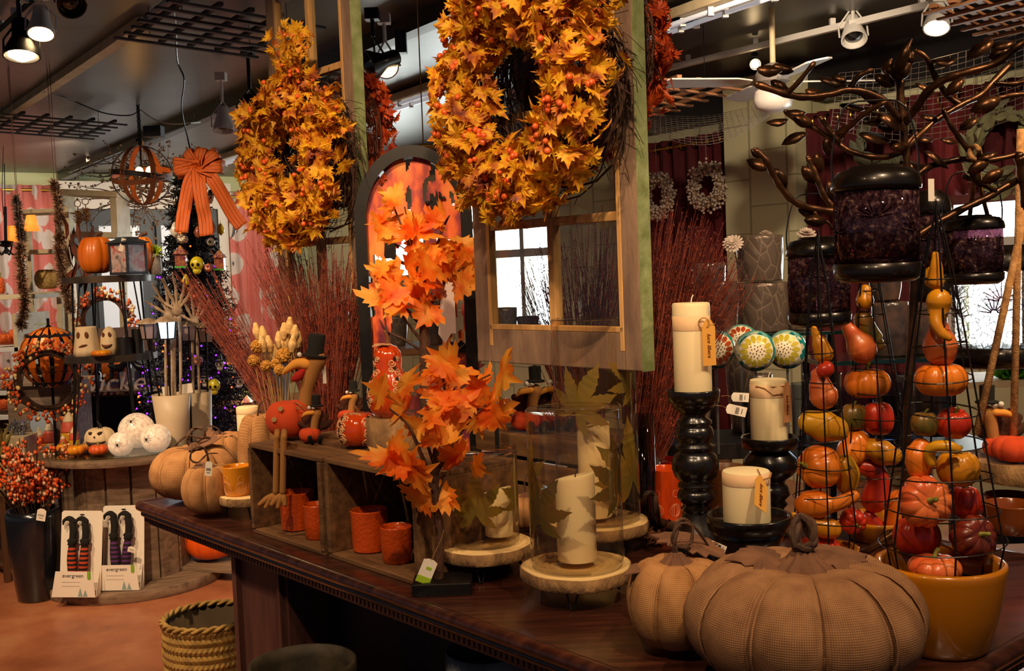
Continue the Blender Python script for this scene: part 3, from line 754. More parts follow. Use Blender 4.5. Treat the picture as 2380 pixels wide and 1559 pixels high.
# ---------------------------------------------------------------- crates with their opening to the front
def crate(lab, a0, a1, b0, dep, h, mts):
    e = thing('wooden_crate', lab, 'crate', T((a0+a1)/2, b0+dep/2), atan2(-EX.y, -EX.x), group='crates on the counter')
    w_ = a1-a0; x, y = w_/2, dep/2; th = .012
    # local x runs against EX, local y points inwards
    top = B(); k = 3
    for i in range(k):
        yy = -y+dep*(i+.5)/k; top.box((0, yy, h-th/2), (w_, dep/k-.006, th))
    obj('top_boards', top, m_crate, e, bevel=.002)
    bt = B()
    for i in range(k): bt.box((0, -y+dep*(i+.5)/k, th/2), (w_, dep/k-.006, th))
    obj('bottom_boards', bt, m_crate, e, bevel=.002)
    for s in (-1, 1): obj('end_board', B().box((s*(x-.008), 0, h/2), (.016, dep, h-2*th)), m_crate, e, bevel=.002)
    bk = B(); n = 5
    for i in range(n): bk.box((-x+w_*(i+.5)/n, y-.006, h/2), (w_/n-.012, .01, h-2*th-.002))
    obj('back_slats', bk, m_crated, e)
    return e
crate('weathered crate under the long-legged stuffed bird', 1.475, 1.86, .045, .30, .25, 0)
crate('weathered crate under the carved ceramic pumpkins', 1.075, 1.465, .05, .30, .25, 0)
# cups inside
def cup(b, r, h, tap=.94, th=.004, wob=0):
    return b.lathe([(r*tap*.9, 0), (r*tap, .004), (r*(tap+1)/2, h*.5), (r, h), (r-th*.5, h+.002), (r-th, h), (r*(tap+1)/2-th, h*.5), (r*tap-th, .01), (.001, .008)], 40)
for lab, px, py, rpx in (('orange textured cup, left one in the crate under the stuffed bird', 693, 1245, 40), ('orange textured cup, right one in the crate under the stuffed bird', 744, 1265, 36),
                         ('orange textured cup, left one in the crate under the carved pumpkins', 862, 1297, 44), ('orange textured cup, right one in the crate under the carved pumpkins', 925, 1322, 38)):
    p = G(px, py-8, .912); r = rpx*p.y/FPX*1.02; p += V((p.x, p.y, 0)).normalized()*r
    obj('textured_cup', cup(B(), r, r*2.18), m_ceramo, smooth=True, label=lab, cat='cup', group='orange cups in the crates', loc=p)
# ---------------------------------------------------------------- log slice stands with hurricanes
def on(px, py, z=.9): return G(px, py, z)
hb = V(W(1342, 1365, 2.24)); hb = V((hb.x, hb.y, .9))
stand('log slice stand under the big front hurricane', hb, .119, .07, 3, R(-100), grp='log slice stands')
hurricane('largest front hurricane with dark pressed leaves, candle inside', hb+V((0.002, -.004, .0705)), .099, .335,
    [(R(-148), .115, .125, .15, 1), (R(-26), .17, .12, .2, 1), (R(170), .17, .1, .3, 0)])
candle('burnt ivory pillar candle inside the largest front hurricane', hb+V((.002, -.006, .084)), .042, .186, used=True)
hs = W(1128, 1312, 2.45); hs = V((hs.x, hs.y, .9))
stand('log slice stand under the small hurricane', hs, .112, .072, 3, R(-95), grp='log slice stands')
hurricane('small hurricane with a seven-fingered pressed leaf', hs+V((0, 0, .0725)), .083, .212, [(R(-100), .085, .105, .0, 0), (R(-10), .10, .09, .3, 0), (R(95), .09, .09, .2, 1)])
candle('ivory pillar candle inside the small hurricane', hs+V((.035, .012, .086)), .033, .115, used=True)
ht = W(1392, 1268, 2.62); ht = V((ht.x, ht.y, .9))
stand('log slice stand under the tall hurricane', ht, .125, .075, 3, R(-60), grp='log slice stands')
hurricane('tallest hurricane with brown pressed leaves, behind the others', ht+V((0.003, 0, .0755)), .103, .50,
    [(R(-122), .285, .13, -.5, 0), (R(-38), .11, .16, .1, 0), (R(-30), .34, .12, .2, 0), (R(70), .3, .14, .3, 0)])
candle('ivory candle hidden inside the tall hurricane behind the leaf', ht+V((-.006, -.02, .089)), .04, .235, used=True)
hc = G(568, 1205); hc = V((hc.x, hc.y+.02, .9))
stand('log slice stand under the two votive cups', hc, .072, .068, 3, R(-60), th=.024, grp='log slice stands')
# votive cups with line drawing
def votive(lab, p, r, h, mt, line):
    e = thing('votive_cup', lab, 'candle cup', p, group='votive cups'); obj('cup', cup(B(), r, h, .92), mt, e, smooth=True)
    b = B(); r1 = lambda z: r*(.92+.08*z/h)+.0004
    for th in (R(-125), R(-60), R(0), R(60)):
        for k, (sx, sy) in enumerate(((.35, .9), (.75, 1), (1.1, 1), (.55, .55))):
            q = .016; z0 = h*(.3 if k < 3 else .6)
            pts = [(th+sx*q*cos(a)/r, z0+sy*q*sin(a)*1.1) for a in [2*pi*i/14 for i in range(14)]]
            b.tube([(r1(z)*cos(t), r1(z)*sin(t), z) for t, z in pts], .0005, 4, closed=True)
    obj('pumpkin_line_drawing', b, line, e)
m_line = mat('pale_line_glaze', 'f0b48a', .5); m_lineb = mat('lilac_line_glaze', 'c79ab0', .5)
votive('amber votive cup on the small log slice at the left', hc+V((-.02, 0, .0685)), .042, .085, m_ceramy, m_line)
votive('maroon votive cup beside the amber one', hc+V((.042, .018, .0685)), .03, .078, m_cerammr, m_lineb)
# ---------------------------------------------------------------- burlap pumpkins
def vine(b, pts, r, tw=2, gap=.6):
    pts = smooth_path(pts, 5); m = len(pts)
    for k in range(tw):
        out = []
        for i, p in enumerate(pts):
            t = (pts[min(i+1, m-1)]-pts[max(i-1, 0)]).normalized(); n1 = t.orthogonal().normalized(); n2 = t.cross(n1)
            a = i*.7+2*pi*k/tw; out.append(p+(n1*cos(a)+n2*sin(a))*r*gap*(1-.5*i/m) if tw > 1 else p)
        b.tube(out, [r*(1-.5*i/m) for i in range(m)], 6)
def burlap_pumpkin(lab, p, R_, H, nr, mt, stem, leaves, rz=0, wob=.02, rot=None, capR=None, depth=.13):
    e = thing('burlap_pumpkin', lab, 'fabric pumpkin', p, rz, rot=rot, group='burlap pumpkins')
    pumpkin(b := B(), R_, H, nr, depth, wob=wob, p=.42, dim=.16, k=18, seg=nr*12)
    obj('stuffed_body', b, mt, e, smooth='all')
    sm = B(); f = ribs(nr, depth, .42)
    for k in range(nr):
        t = 2*pi*k/nr+.035
        pts = []
        for r, z in pump_prof(R_, H, 18, dim=.16)[1:-1]:
            q = 1-depth*.45; pts.append((r*q*cos(t), r*q*sin(t), z-(H*.35*.06 if z > H*.5 else 0)))
        sm.tube(pts, R_*.014, 4)
    obj('seams', sm, mt, e, smooth=True)
    c = capR or R_*.3; zt = H*(1-.16)+.002
    obj('stem_cap', B().lathe([(c, zt-.004), (c*.9, zt+c*.22), (c*.5, zt+c*.5), (c*.32, zt+c*.75), (.001, zt+c*.8)], 40, None, lambda t, r, z, i: (r*(1+.12*cos(10*t)), z-(.12*c*cos(10*t) if i == 0 else 0))), m_burleaf, e, smooth=True)
    b = B(); vine(b, [V(q)*1.0+V((0, 0, zt+c*.6)) for q in stem], R_*.035 if len(stem) else .004); obj('vine_stem', b, m_stem, e, smooth=True)
    for (o, tip, nm, s) in leaves:
        b = B(); leaf(b, V(o)+V((0, 0, zt)), tip, nm, s, MAPLE2, .3, .1); obj('fabric_leaf', b, m_burleaf, e, solid=.002)
    return e
pb = G(1885, 1605); pb = V((pb.x, pb.y+.03, .9))
burlap_pumpkin('largest grey-tan burlap pumpkin, in front of the ochre pot', pb, .198, .22, 10, m_burlapg,
    [(0, 0, -.02), (-.012, 0, .03), (.0, .012, .058), (.016, 0, .05), (.012, -.012, .02), (-.012, -.01, .015), (-.015, .008, .04), (.008, .015, .05), (.02, .01, .02)],
    [((.035, .0, .02), (1, .15, .06), (.05, -.12, 1), .088), ((-.03, .03, .02), (-1, .3, .12), (0, -.15, 1), .085)], rz=.2, capR=.05)
pb = G(1588, 1530); pb = V((pb.x, pb.y+.05, .9))
burlap_pumpkin('tan burlap pumpkin with a looped vine, right of the hurricanes', pb, .096, .178, 7, m_burlap,
    [(0, 0, -.01), (-.002, 0, .03), (.01, 0, .055), (.035, 0, .05), (.035, 0, .02), (.01, .005, .012), (.0, .01, .03), (.02, .01, .062), (.05, .01, .045), (.085, .01, .0)],
    [((-.01, .02, .0), (-1, .2, .1), (0, 0, 1), .08), ((.03, .02, .03), (1, .5, .1), (0, -.2, 1), .1)], rz=.5, capR=.034, depth=.16)
pb = G(452, 1165); pb = V((pb.x, pb.y+.03, .9))
burlap_pumpkin('wide tan burlap pumpkin at the far left end of the counter', pb, .142, .185, 8, m_burlap,
    [(0, 0, -.02), (-.02, 0, .02), (-.0, .01, .05), (.03, 0, .05), (.03, 0, .02), (-.02, 0, .03), (-.06, 0, .0)],
    [((0, 0, .01), (.9, -.3, .2), (0, -.3, 1), .1)], rz=.1, capR=.035)
pb = G(483, 1203); pb = V((pb.x, pb.y+.035, .9))
burlap_pumpkin('smaller upright burlap pumpkin in front of the wide one', pb, .082, .162, 7, m_burlap,
    [(0, 0, -.02), (0, 0, .02), (-.01, .0, .05), (-.04, 0, .05), (-.05, 0, .02), (-.03, 0, .008), (0, .0, .03), (.03, 0, .03)],
    [((0, 0, .01), (-1, -.2, .1), (0, -.3, 1), .05)], rz=.3, capR=.028, depth=.16)
pb = W(608, 1120, 3.35)
burlap_pumpkin('tall burlap pumpkin with a curled wire stem beside the orange bird', V((pb.x, pb.y, .9)), .072, .30, 6, m_burlap,
    [(0, 0, -.02), (.0, 0, .02), (.01, .0, .05), (.03, 0, .06)], [], rz=.3, capR=.014, depth=.12)
pb = W(528, 1160, 3.62)
burlap_pumpkin('burlap pumpkin with black stitching behind the two at the left end', V((pb.x, pb.y, .9)), .085, .2, 8, m_burlap,
    [(0, 0, -.02), (-.02, 0, .02), (-.05, 0, .03)], [((0, 0, .0), (-.6, -.6, .1), (0, -.3, 1), .07)], rz=.3, capR=.02)
# white price tags hung on these
def ptag(lab, px, py, d, w_, l_, rz=0, tilt=0, mt=None, text=None):
    p = W(px, py, d)
    b = B().poly([(-w_/2, -l_), (w_/2, -l_), (w_/2, -.2*w_), (w_*.2, 0), (-w_*.2, 0), (-w_/2, -.2*w_)], .0008, M4.Rotation(R(90), 4, 'X'))
    e = thing('price_tag', lab, 'price tag', p, rot=(0, tilt, rz)); obj('card', b, mt or m_paper, e)
    ln = B()
    for k in range(9): ln.box((-w_*.3+w_*.6*k/8, -.0008, -l_*.55), (w_*(.02 if k % 3 else .045), .0004, l_*.18))
    ln.box((0, -.0008, -l_*.78), (w_*.5, .0004, l_*.03))
    obj('bar_code', ln, m_inkb, e)
    obj('string', B().tube([(0, 0, -.1*w_), (w_*.1, 0, w_*.5), (0, .004, w_*1.1)], .0007, 4), m_twine, e)
    return e
ptag('white price tag on the smaller upright burlap pumpkin', 486, 1072, 3.05, .02, .042, 0, .12)
ptag('white price tag lying on the looped burlap pumpkin', 1652, 1262, 1.98, .012, .035, .3, -1.1)
# ---------------------------------------------------------------- turned candle holders and candles
def holder(lab, p, h, r, prof, grp='turned black candle holders'):
    e = thing('candle_holder', lab, 'candle holder', p, group=grp)
    obj('turned_column', B().lathe([(rr*r, z*h) for rr, z in prof], 40), m_blackwood, e, smooth='all')
    obj('candle_dish', B().lathe([(r*.9, h-.03), (r*1.0, h-.027), (r*1.04, h-.002), (r*1.02, h+.001), (r*.94, h), (r*.92, h-.01), (.001, h-.011)], 44), m_blackwood, e, smooth='all')
    return e
tall = [(.98, 0), (1.0, .02), (1.0, .17), (.96, .19), (.88, .21), (.74, .25), (.52, .31), (.5, .33), (.62, .34), (.5, .36), (.56, .37), (.7, .39), (.76, .41), (.7, .435), (.6, .45), (.7, .46), (.7, .475), (.6, .49), (.82, .52), (.92, .56), (.92, .6), (.82, .64), (.6, .665), (.74, .675), (.76, .69), (.62, .7), (.66, .72), (.74, .74), (.76, .76), (.7, .79), (.6, .8), (.7, .815), (.68, .83), (.46, .85), (.5, .87), (.78, .9), (.88, .93), (.9, .96)]
c1 = W(1622, 1290, 2.42); c1 = V((c1.x, c1.y, .9)); z1 = W(1620, 905, 2.42).z
holder('tallest turned black candle holder, left of the mosaic globes', c1, z1-.9, .058, tall)
cd = candle('tall ivory pillar candle with an orange hand-written tag', c1+V((0, 0, z1-.9-.010)), .0425, .208, band=(.70, .86))
tg = tagc(cd, (.03, -.0445, .166), (1, .35, .0), (-.06, 0, 1), .033, .098, 'luce libera', m_kraft, .013)
obj('twine_bow', B().tube([(.02+.012*cos(t), -.046, .163+.012*sin(t)) for t in [k*pi/5 for k in range(10)]], .0016, 5, closed=True).tube([(.02, -.046, .155), (.045, -.04, .16)], .0014, 5), m_twine, cd)
c2 = W(1795, 1290, 2.72); c2 = V((c2.x, c2.y, .9)); z2 = W(1795, 1014, 2.72).z
bulb = [(.9, 0), (.95, .04), (.9, .1), (.6, .16), (.45, .25), (.6, .3), (.5, .34), (.7, .4), (.62, .48), (.5, .52), (.6, .56), (.9, .62), (1.0, .7), (.95, .78), (.7, .85), (.6, .9), (.8, .95)]
holder('turned black candle holder behind the wire cages, middle height', c2, z2-.9, .07, bulb)
cd = candle('ivory pillar candle in wrapping band, top at the mosaic globes', c2+V((0, 0, z2-.9-.010)), .047, .158, band=(.72, .93))
tagc(cd, (.036, -.045, .15), (.8, .6, 0), (0, 0, 1), .028, .098, 'luce libera', mat('shaded_kraft_tag', 'b98050', .8), .012)
obj('twine_bow', B().tube([(-.04, -.03, .145), (-.02, -.046, .14), (.0, -.049, .122), (.03, -.045, .127), (.045, -.03, .128)], .0016, 5).tube([(-.04, -.03, .145), (0, -.049, .143), (.04, -.035, .143)], .0014, 5), m_twine, cd)
c3 = W(1742, 1285, 2.22); c3 = V((c3.x, c3.y, .9)); z3 = W(1742, 1196, 2.22).z
holder('low wide black candle holder in front of the others', c3, z3-.9, .086, [(.9, 0), (1, .05), (.95, .12), (.6, .3), (.55, .5), (.8, .7), (.9, .85)])
cd = candle('short wide ivory candle with a tilted kraft tag', c3+V((-.006, -.012, z3-.9-.0105)), .049, .108, band=(.74, .97), wick=False)
tagc(cd, (.02, -.053, .1), (.75, .35, -.6), (-.55, 0, .8), .036, .075, 'luce libera', m_kraft, .013)
obj('twine_bow', B().tube([(.02, -.02, .112), (.018, -.05, .108), (.02, -.053, .096), (.04, -.045, .1), (.048, -.02, .104)], .0016, 5).tube([(.02, -.053, .096), (.012, -.054, .085), (.018, -.055, .08)], .0016, 5), m_twine, cd)
# ---------------------------------------------------------------- old window frames hung along the counter's length
WB = .545                               # how far in they hang
m_wgrey = mat('weathered_grey_brown_paint', '6e5648', .8, c2='8c725c', sc=6, stretch=(4, 4, 1), bump=.5)
m_wyel = wood('bare_golden_wood', 'a87a44', 'cfa468', 5, 'z', .6, .3)
m_green = mat('flaked_sage_green_paint', '8a9467', .7, c2='6e7a4a', sc=30, bump=.3)
def hung_window(lab, a0, a1, z0, z1, nz, thick=.034, st=.056):
    e = thing('old_window_frame', lab, 'window frame', T((a0+a1)/2, WB, z0), atan2(EX.y, EX.x), group='old windows hung over the counter')
    w_ = a1-a0; h = z1-z0; x = w_/2     # local +x along EX (away), local +y = EY reversed
    for s in (-1, 1):
        b = B().box((s*(x-st/2), 0, h/2), (st, thick, h)); obj('stile', b, m_wgrey, e, bevel=.003)
        b = B().box((s*(x-st-.006), .006, h/2), (.014, thick*.7, h-st*1.6)); obj('glazing_bead', b, m_wyel, e, bevel=.002)
    obj('painted_edge', B().box((-x-.003, 0, h/2), (.006, thick+.002, h)), m_green, e)
    b = B().box((0, 0, .045), (w_-2*st, thick, .09)).box((0, 0, h-.04), (w_-2*st, thick, .08)); obj('rails', b, m_wgrey, e, bevel=.003)
    obj('bottom_bead', B().box((0, .006, .096), (w_-2*st, thick*.7, .014)), m_wyel, e, bevel=.002)
    b = B().box((0, 0, h/2), (.024, thick*.8, h-.16))
    obj('mullion', b, m_wyel, e, bevel=.003)
    b = B()
    for k in range(1, nz): 
        zz = .09+(h-.17)*k/nz
        for s in (-1, 1): b.box((s*(x-st)/2, 0, zz), (x-st-.024, thick*.7, .022))
    obj('glazing_bars', b, m_wyel, e, bevel=.002)
    for k in range(nz):
        for s in (-1, 1):
            q0 = .09+(h-.17)*k/nz+.009; q1 = .09+(h-.17)*(k+1)/nz-.009
            obj('glass_pane', B().box((s*(x-st)/2, 0, (q0+q1)/2), (x-st-.012, .0025, q1-q0)), m_clear, e)
    for s in (-1, 1): obj('hanging_chain', B().tube([(s*x*.7, 0, h), (s*x*.7, 0, HC-z0)], .003, 5), m_black, e)
    return e
def abp(px, py, b_=WB):      # a, z on the hanging plane under pixel
    r = ray(px, py); n = EY; t_ = ((T(0, b_, 0)-CAM).dot(n))/r.dot(n); p = CAM+r*t_
    return (p-V((TC.x, TC.y, 0))).dot(EX), p.z
aR0, zb = abp(1505, 862); aR1, _ = abp(1122, 850); aL0, _ = abp(862, 838); aL1, _ = abp(640, 300)
hung_window('old window frame hung nearest, behind the tall hurricane, with green edge', aR0, aR1, zb, 2.62, 4)
hung_window('old window frame hung farther, left of the black arch', aL0, aL1, zb, 2.62, 4)
# ---------------------------------------------------------------- maple leaf wreaths on the frames
def wreath(lab, a, z, Rr, depth, n, mt, sprig, bb, leafsize, front=1, tube=.085, berries=70):
    c = T(a, WB-front*bb, z); e = thing('leaf_wreath', lab, 'wreath', c)
    fy = -EY*front; up = V((0, 0, 1)); ex_ = EX
    vb = B()
    for k in range(80):
        ph = U(0, 6.28); rr = Rr*.82+U(-.05, .085); dd = U(-.10, .02); al = U(0, 6.28); L = U(2.0, 5)
        pts = []
        for i in range(14):
            t = al+L*i/13; q = rr+.018*sin(3*t+ph)
            pts.append(ex_*(q*cos(t))+up*(q*sin(t))+fy*(dd+.02*sin(2*t+ph)))
        vb.tube(pts, U(.0012, .003), 4, cap=False)
    for k in range(420):
        t = U(0, 6.28); q = Rr*U(.62, 1.32); p = ex_*(q*cos(t))+up*(q*sin(t))+fy*U(-.11, -.02)
        d = (ex_*(-sin(t))+up*cos(t)+rv()*.7).normalized()*U(.05, .12); vb.tube([p, p+d*.5+rv()*.01, p+d], .001, 3, cap=False)
    obj('vine_ring', vb, m_vine, e)
    lb = B(); bb_ = B()
    def cluster(p, out, k, sp):
        for _ in range(k):
            o = p+rv()*sp; nrm = (out+rv()*.6).normalized(); tip = (rv()+out*.3-V((0, 0, .25))); tip = (tip-nrm*tip.dot(nrm)*.6).normalized()
            leaf(lb, o, tip, nrm, leafsize*U(.65, 1.15), MAPLE, .5, .35)
    for k in range(n):
        t = U(0, 6.28); tt = U(-1.9, 1.9); rad = tube*U(.55, 1.25)
        q = Rr+rad*sin(tt)*1.0; p = ex_*(q*cos(t))+up*(q*sin(t))+fy*(rad*cos(tt)*.9+.02)
        out = (ex_*(cos(t)*sin(tt))+up*(sin(t)*sin(tt))+fy*cos(tt)).normalized()
        cluster(p, out, 1, .01)
    for (t0, L, spread_, m_) in sprig:
        for k in range(m_):
            t = t0+U(-spread_, spread_); p0 = ex_*(Rr*cos(t))+up*(Rr*sin(t))+fy*.02
            d = (ex_*cos(t)+up*sin(t)+rv()*.35+fy*.2).normalized()*L*U(.5, 1)
            pts = [p0, p0+d*.5+up*.01, p0+d]; vb2 = B().tube(pts, .0013, 3, cap=False); lb_n = 7
            vb.add(vb2.v, vb2.f)
            for j in range(lb_n):
                u = (j+1)/lb_n; o = p0+d*u; leaf(lb, o, (d.normalized()+rv()*.7), (rv()+fy*.6), leafsize*U(.5, .9), MAPLE, .5, .4)
            if rnd.random() < .6:
                for j in range(3): bb_.ico(p0+d*U(.4, 1)+rv()*.012, .0065)
    for k in range(berries):
        t = U(0, 6.28); tt = U(-1.2, 1.2); rad = tube*1.15; q = Rr+rad*sin(tt)
        p = ex_*(q*cos(t))+up*(q*sin(t))+fy*(rad*cos(tt)+.015)
        for j in range(rnd.choice((1, 2, 2, 3))): bb_.sph(p+rv()*.011, U(.0065, .0085), n=8, k=6)
    obj('maple_leaves', lb, mt, e); obj('berry_sprigs', bb_, m_berry, e, smooth='all')
    return e
aW, zW = abp(1240, 215, WB-.12)
wreath('big yellow maple wreath on the near old window', aW, zW, .205, 0, 820, m_leafy, [(R(60), .13, .5, 9), (R(150), .16, .35, 9), (R(115), .12, .3, 6), (R(-60), .12, .5, 8), (R(0), .08, 1, 10)], .145, .05, tube=.07, berries=60)
aW2, zW2 = abp(705, 372, WB-.12)
bW, bz = abp(1352, 130, WB+.13); bW2, bz2 = abp(800, 330, WB+.13)
wreath('smaller looking yellow maple wreath on the far old window', aW2, zW2, .185, 0, 680, m_leafy, [(R(105), .22, .35, 16), (R(165), .16, .5, 14), (R(-70), .12, .5, 8)], .145, .05, tube=.064, berries=45)
wreath('rust red leaf wreath hanging behind the near old window', bW, bz, .2, 0, 520, m_leafr, [], .13, .045, front=-1, tube=.06, berries=0)
wreath('rust red leaf wreath hanging behind the far old window', bW2, bz2, .165, 0, 380, m_leafr, [], .13, .045, front=-1, tube=.06, berries=0)
for a_, z_, lb_ in ((bW, bz, 'flat terracotta ring backing the rust red wreath at the near old window'), (bW2, bz2, 'flat terracotta ring backing the rust red wreath at the far old window')):
    m = frame(T(a_, WB+.06, z_), EX, V((0, 0, 1)))
    obj('wreath_board', B().lathe([(.1, -.004), (.185, -.004), (.185, .004), (.1, .004)], 48, m, closed=True), mat('terracotta_board', 'a5573a', .8, c2='8a4630', sc=8), smooth=True, label=lb_, cat='wreath backing')
# ---------------------------------------------------------------- black arch with orange night scene
ab_ = W(990, 1150, 3.3); ax_, ay_ = ab_.x, ab_.y
AW = 270*3.3/FPX/2; AZ = .9; AH = W(990, 338, 3.3).z-.9; SP = AH-AW*1.25
e = thing('arch_panel', 'black arched panel with a cut-out orange night scene', 'halloween decoration', (ax_, ay_, AZ), R(2))
def arch_out(s, n=20):
    pts = [(-AW*s, 0)]+[(-AW*s*cos(t), SP+(AH-SP-(1-s)*AW)*sin(t)) for t in [pi*i/(2*n)*1.0 for i in range(2*n+1)]]+[(AW*s, 0)]
    return pts
MX = M4.Rotation(R(90), 4, 'X')
o1, o2 = arch_out(1), arch_out(.80)
b = B(); n = len(o1)
for y in (-.03, .03):
    b.add([V((x, y, z)) for x, z in o1]+[V((x, y, z)) for x, z in o2], [(i, i+1, n+i+1, n+i) if y < 0 else (n+i, n+i+1, i+1, i) for i in range(n-1)])
for o_, sgn in ((o1, 1), (o2, -1)):
    b.add([V((x, -.03, z)) for x, z in o_]+[V((x, .03, z)) for x, z in o_], [(i, n+i, n+i+1, i+1) if sgn > 0 else (i, i+1, n+i+1, n+i) for i in range(n-1)])
obj('arch_frame', b, m_black, e, smooth=True)
# printed board: cells kept by rule
def inside(x, z):
    s = .82*AW
    if z < SP: return abs(x) < s
    return (x/s)**2+((z-SP)/(AH-SP-.19*AW))**2 < 1
def hole(x, z):
    X = x/AW; Z = (z/AH)
    # the open middle behind the tree
    if Z < .3: return abs(X+.05*sin(Z*40)) < .83 and not (abs(X) > .55 and Z > .12 and X > 0)
    w_ = .30+.22*(1-min(1, (Z-.3)/.5))+.05*NZ.noise(V((X*6, Z*14, 3)))*2
    if Z < .80 and abs(X+.03) < w_*(1 if Z < .7 else max(0, 1-(Z-.7)*10)): return True
    if .42 < Z < .6 and .55 < X < .82 and NZ.noise(V((X*9, Z*18, 1))) > -.05: return True
    if .56 < Z < .70 and -.72 < X < -.35 and NZ.noise(V((X*8, Z*16, 9))) > -.1: return True
    return NZ.noise(V((X*7, Z*16, 5))) > .38
nx, nz_ = 80, 200; cell = set()
for i in range(nx):
    for j in range(nz_):
        x = -AW+2*AW*(i+.5)/nx; z = AH*(j+.5)/nz_
        if inside(x, z) and not hole(x, z): cell.add((i, j))
b = B(); idx = {}
def vi(i, j):
    if (i, j) not in idx: idx[(i, j)] = len(b.v); b.v.append((-AW+2*AW*i/nx, 0, AH*j/nz_))
    return idx[(i, j)]
for i, j in sorted(cell): b.f.append((vi(i, j), vi(i+1, j), vi(i+1, j+1), vi(i, j+1)))
m_night = mat('orange_and_purple_printed_sky', 'e86a28', .5, ramp=[(.40, '6a2038'), (.46, 'a83a30'), (.52, 'e8642a'), (.62, 'f08a38')], stretch=(1, 1, .5), sc=11, detail=5)
obj('printed_board', b, m_night, e, solid=.006)
m_sil = mat('mauve_brown_silhouette', '5e4338', .6)
tr = B()
def pz(px, py): q = W(px, py, 3.28); return V((q.x-ax_, -.012, q.z-AZ))
for pth, r0, r1 in (([(985, 1000), (982, 900), (985, 800), (995, 700), (1030, 640), (1060, 600)], .03, .006), ([(985, 820), (940, 790), (900, 770), (880, 740)], .02, .004), ([(985, 700), (960, 600), (910, 560), (885, 540)], .014, .003),
                    ([(990, 760), (1020, 700), (1035, 650), (1045, 600)], .02, .005), ([(990, 880), (1040, 830), (1080, 800), (1100, 770)], .016, .004), ([(900, 775), (890, 720), (895, 690)], .01, .003), ([(985, 660), (970, 620), (975, 560)], .012, .003)):
    pp = smooth_path([pz(*q) for q in pth], 4); tr.tube(pp, [r0+(r1-r0)*i/(len(pp)-1) for i in range(len(pp))], 8, flat=.25)
obj('tree_silhouette', tr, m_sil, e)
b = B()
for (px, py, s) in ((1002, 478, 1), (1022, 468, .8)): # cross, spires
    q = pz(px, py)
    b.box(q, (.008*s, .006, .075*s)).box(q+V((0, 0, .012)), (.04*s, .006, .007))
for (px, py, w_, h) in ((1012, 470, 22, 60), (905, 560, 30, 80), (1080, 640, 25, 60), (1065, 805, 60, 30)):
    q = pz(px, py); k = 3.28/FPX
    b.poly([(-w_*k/2, -h*k/2), (w_*k/2, -h*k/2), (w_*k*.3, h*k*.1), (w_*k*.1, h*k/2), (-w_*k*.05, h*k*.15), (-w_*k*.3, h*k*.4)], .005, M4.Translation(q) @ MX)
obj('black_cutouts', b, m_black, e)
gh = B(); q = pz(1030, 700)
gh.poly([(-.02, -.1), (.0, -.13), (.02, -.1), (.035, -.1), (.035, .0), (.03, .07), (.005, .1), (-.02, .08), (-.01, .0)], .005, M4.Translation(q+V((.0, -.004, 0))) @ MX)
obj('ghost_figure', gh, mat('pale_lilac_paint', 'd9c3bd', .6), e)
b = B()
for (px, py, s) in ((905, 980, .12), (985, 960, .13), (1100, 950, .1), (890, 880, .09), (1090, 870, .09), (930, 1060, .1), (1050, 900, .11)):
    leaf(b, pz(px, py)+V((0, -.005, 0)), (U(-.5, .5), 0, 1), (0, -1, 0), s*.8, MAPLE, 0, 0)
obj('purple_paper_leaves', b, mat('plum_leaf_print', '6d2030', .6, c2='8a3030', sc=20), e)
# gold hoop behind the arch
obj('hoop', B().tube([(ax_+.02+.2*cos(t), ay_+.25, W(1020, 480, 3.55).z+.2*sin(t)) for t in [2*pi*k/40 for k in range(40)]], .006, 8, closed=True).tube([(ax_+.02, ay_+.25, W(1020, 480, 3.55).z+.2), (ax_+.02, ay_+.25, HC)], .002, 4), m_brass, smooth=True, label='gold hoop hanging on a wire behind the top of the black arch', cat='hoop')
# ---------------------------------------------------------------- small maple trees, their lit look painted into the leaf colour
def leafpile(b, c, k, size, spread, face):
    for _ in range(k):
        a = rv(); o = c+a*spread*.25; nrm = (V(face)+rv()*.9).normalized(); tip = a-nrm*a.dot(nrm)
        if tip.length < .2: tip = V((0, 0, 1)).cross(nrm)
        leaf(b, o, tip, nrm, size*U(.75, 1.15), MAPLE3, .55, .4)
def maple(lab, base, root, branches, clusters, d, size, rt):
    size = size*1.12
    e = thing('maple_tree', lab, 'artificial tree', base)
    tb_ = B()
    for pth, r0, r1 in branches:
        pp = smooth_path([W(x, y, d+dd)-V(base) for x, y, dd in pth], 4); n_ = len(pp)
        tb_.tube(pp, [r0+(r1-r0)*i/(n_-1) for i in range(n_)], 8)
    obj('branches', tb_, m_trunk, e, smooth=True)
    lb = B()
    for x, y, k, dd in clusters: leafpile(lb, W(x, y, d+dd)-V(base), max(1, round(k*.62)), size, size*.8, (0, -1, .3))
    obj('leaves', lb, m_leafo, e, smooth='all')
    if rt: obj('power_box', B().box((rt[0], rt[1], .014), (.13, .09, .028)), m_black, e, bevel=.003)
    return e
bs = G(1018, 1378); bs = V((bs.x, bs.y+.02, .9)); dF = bs.y
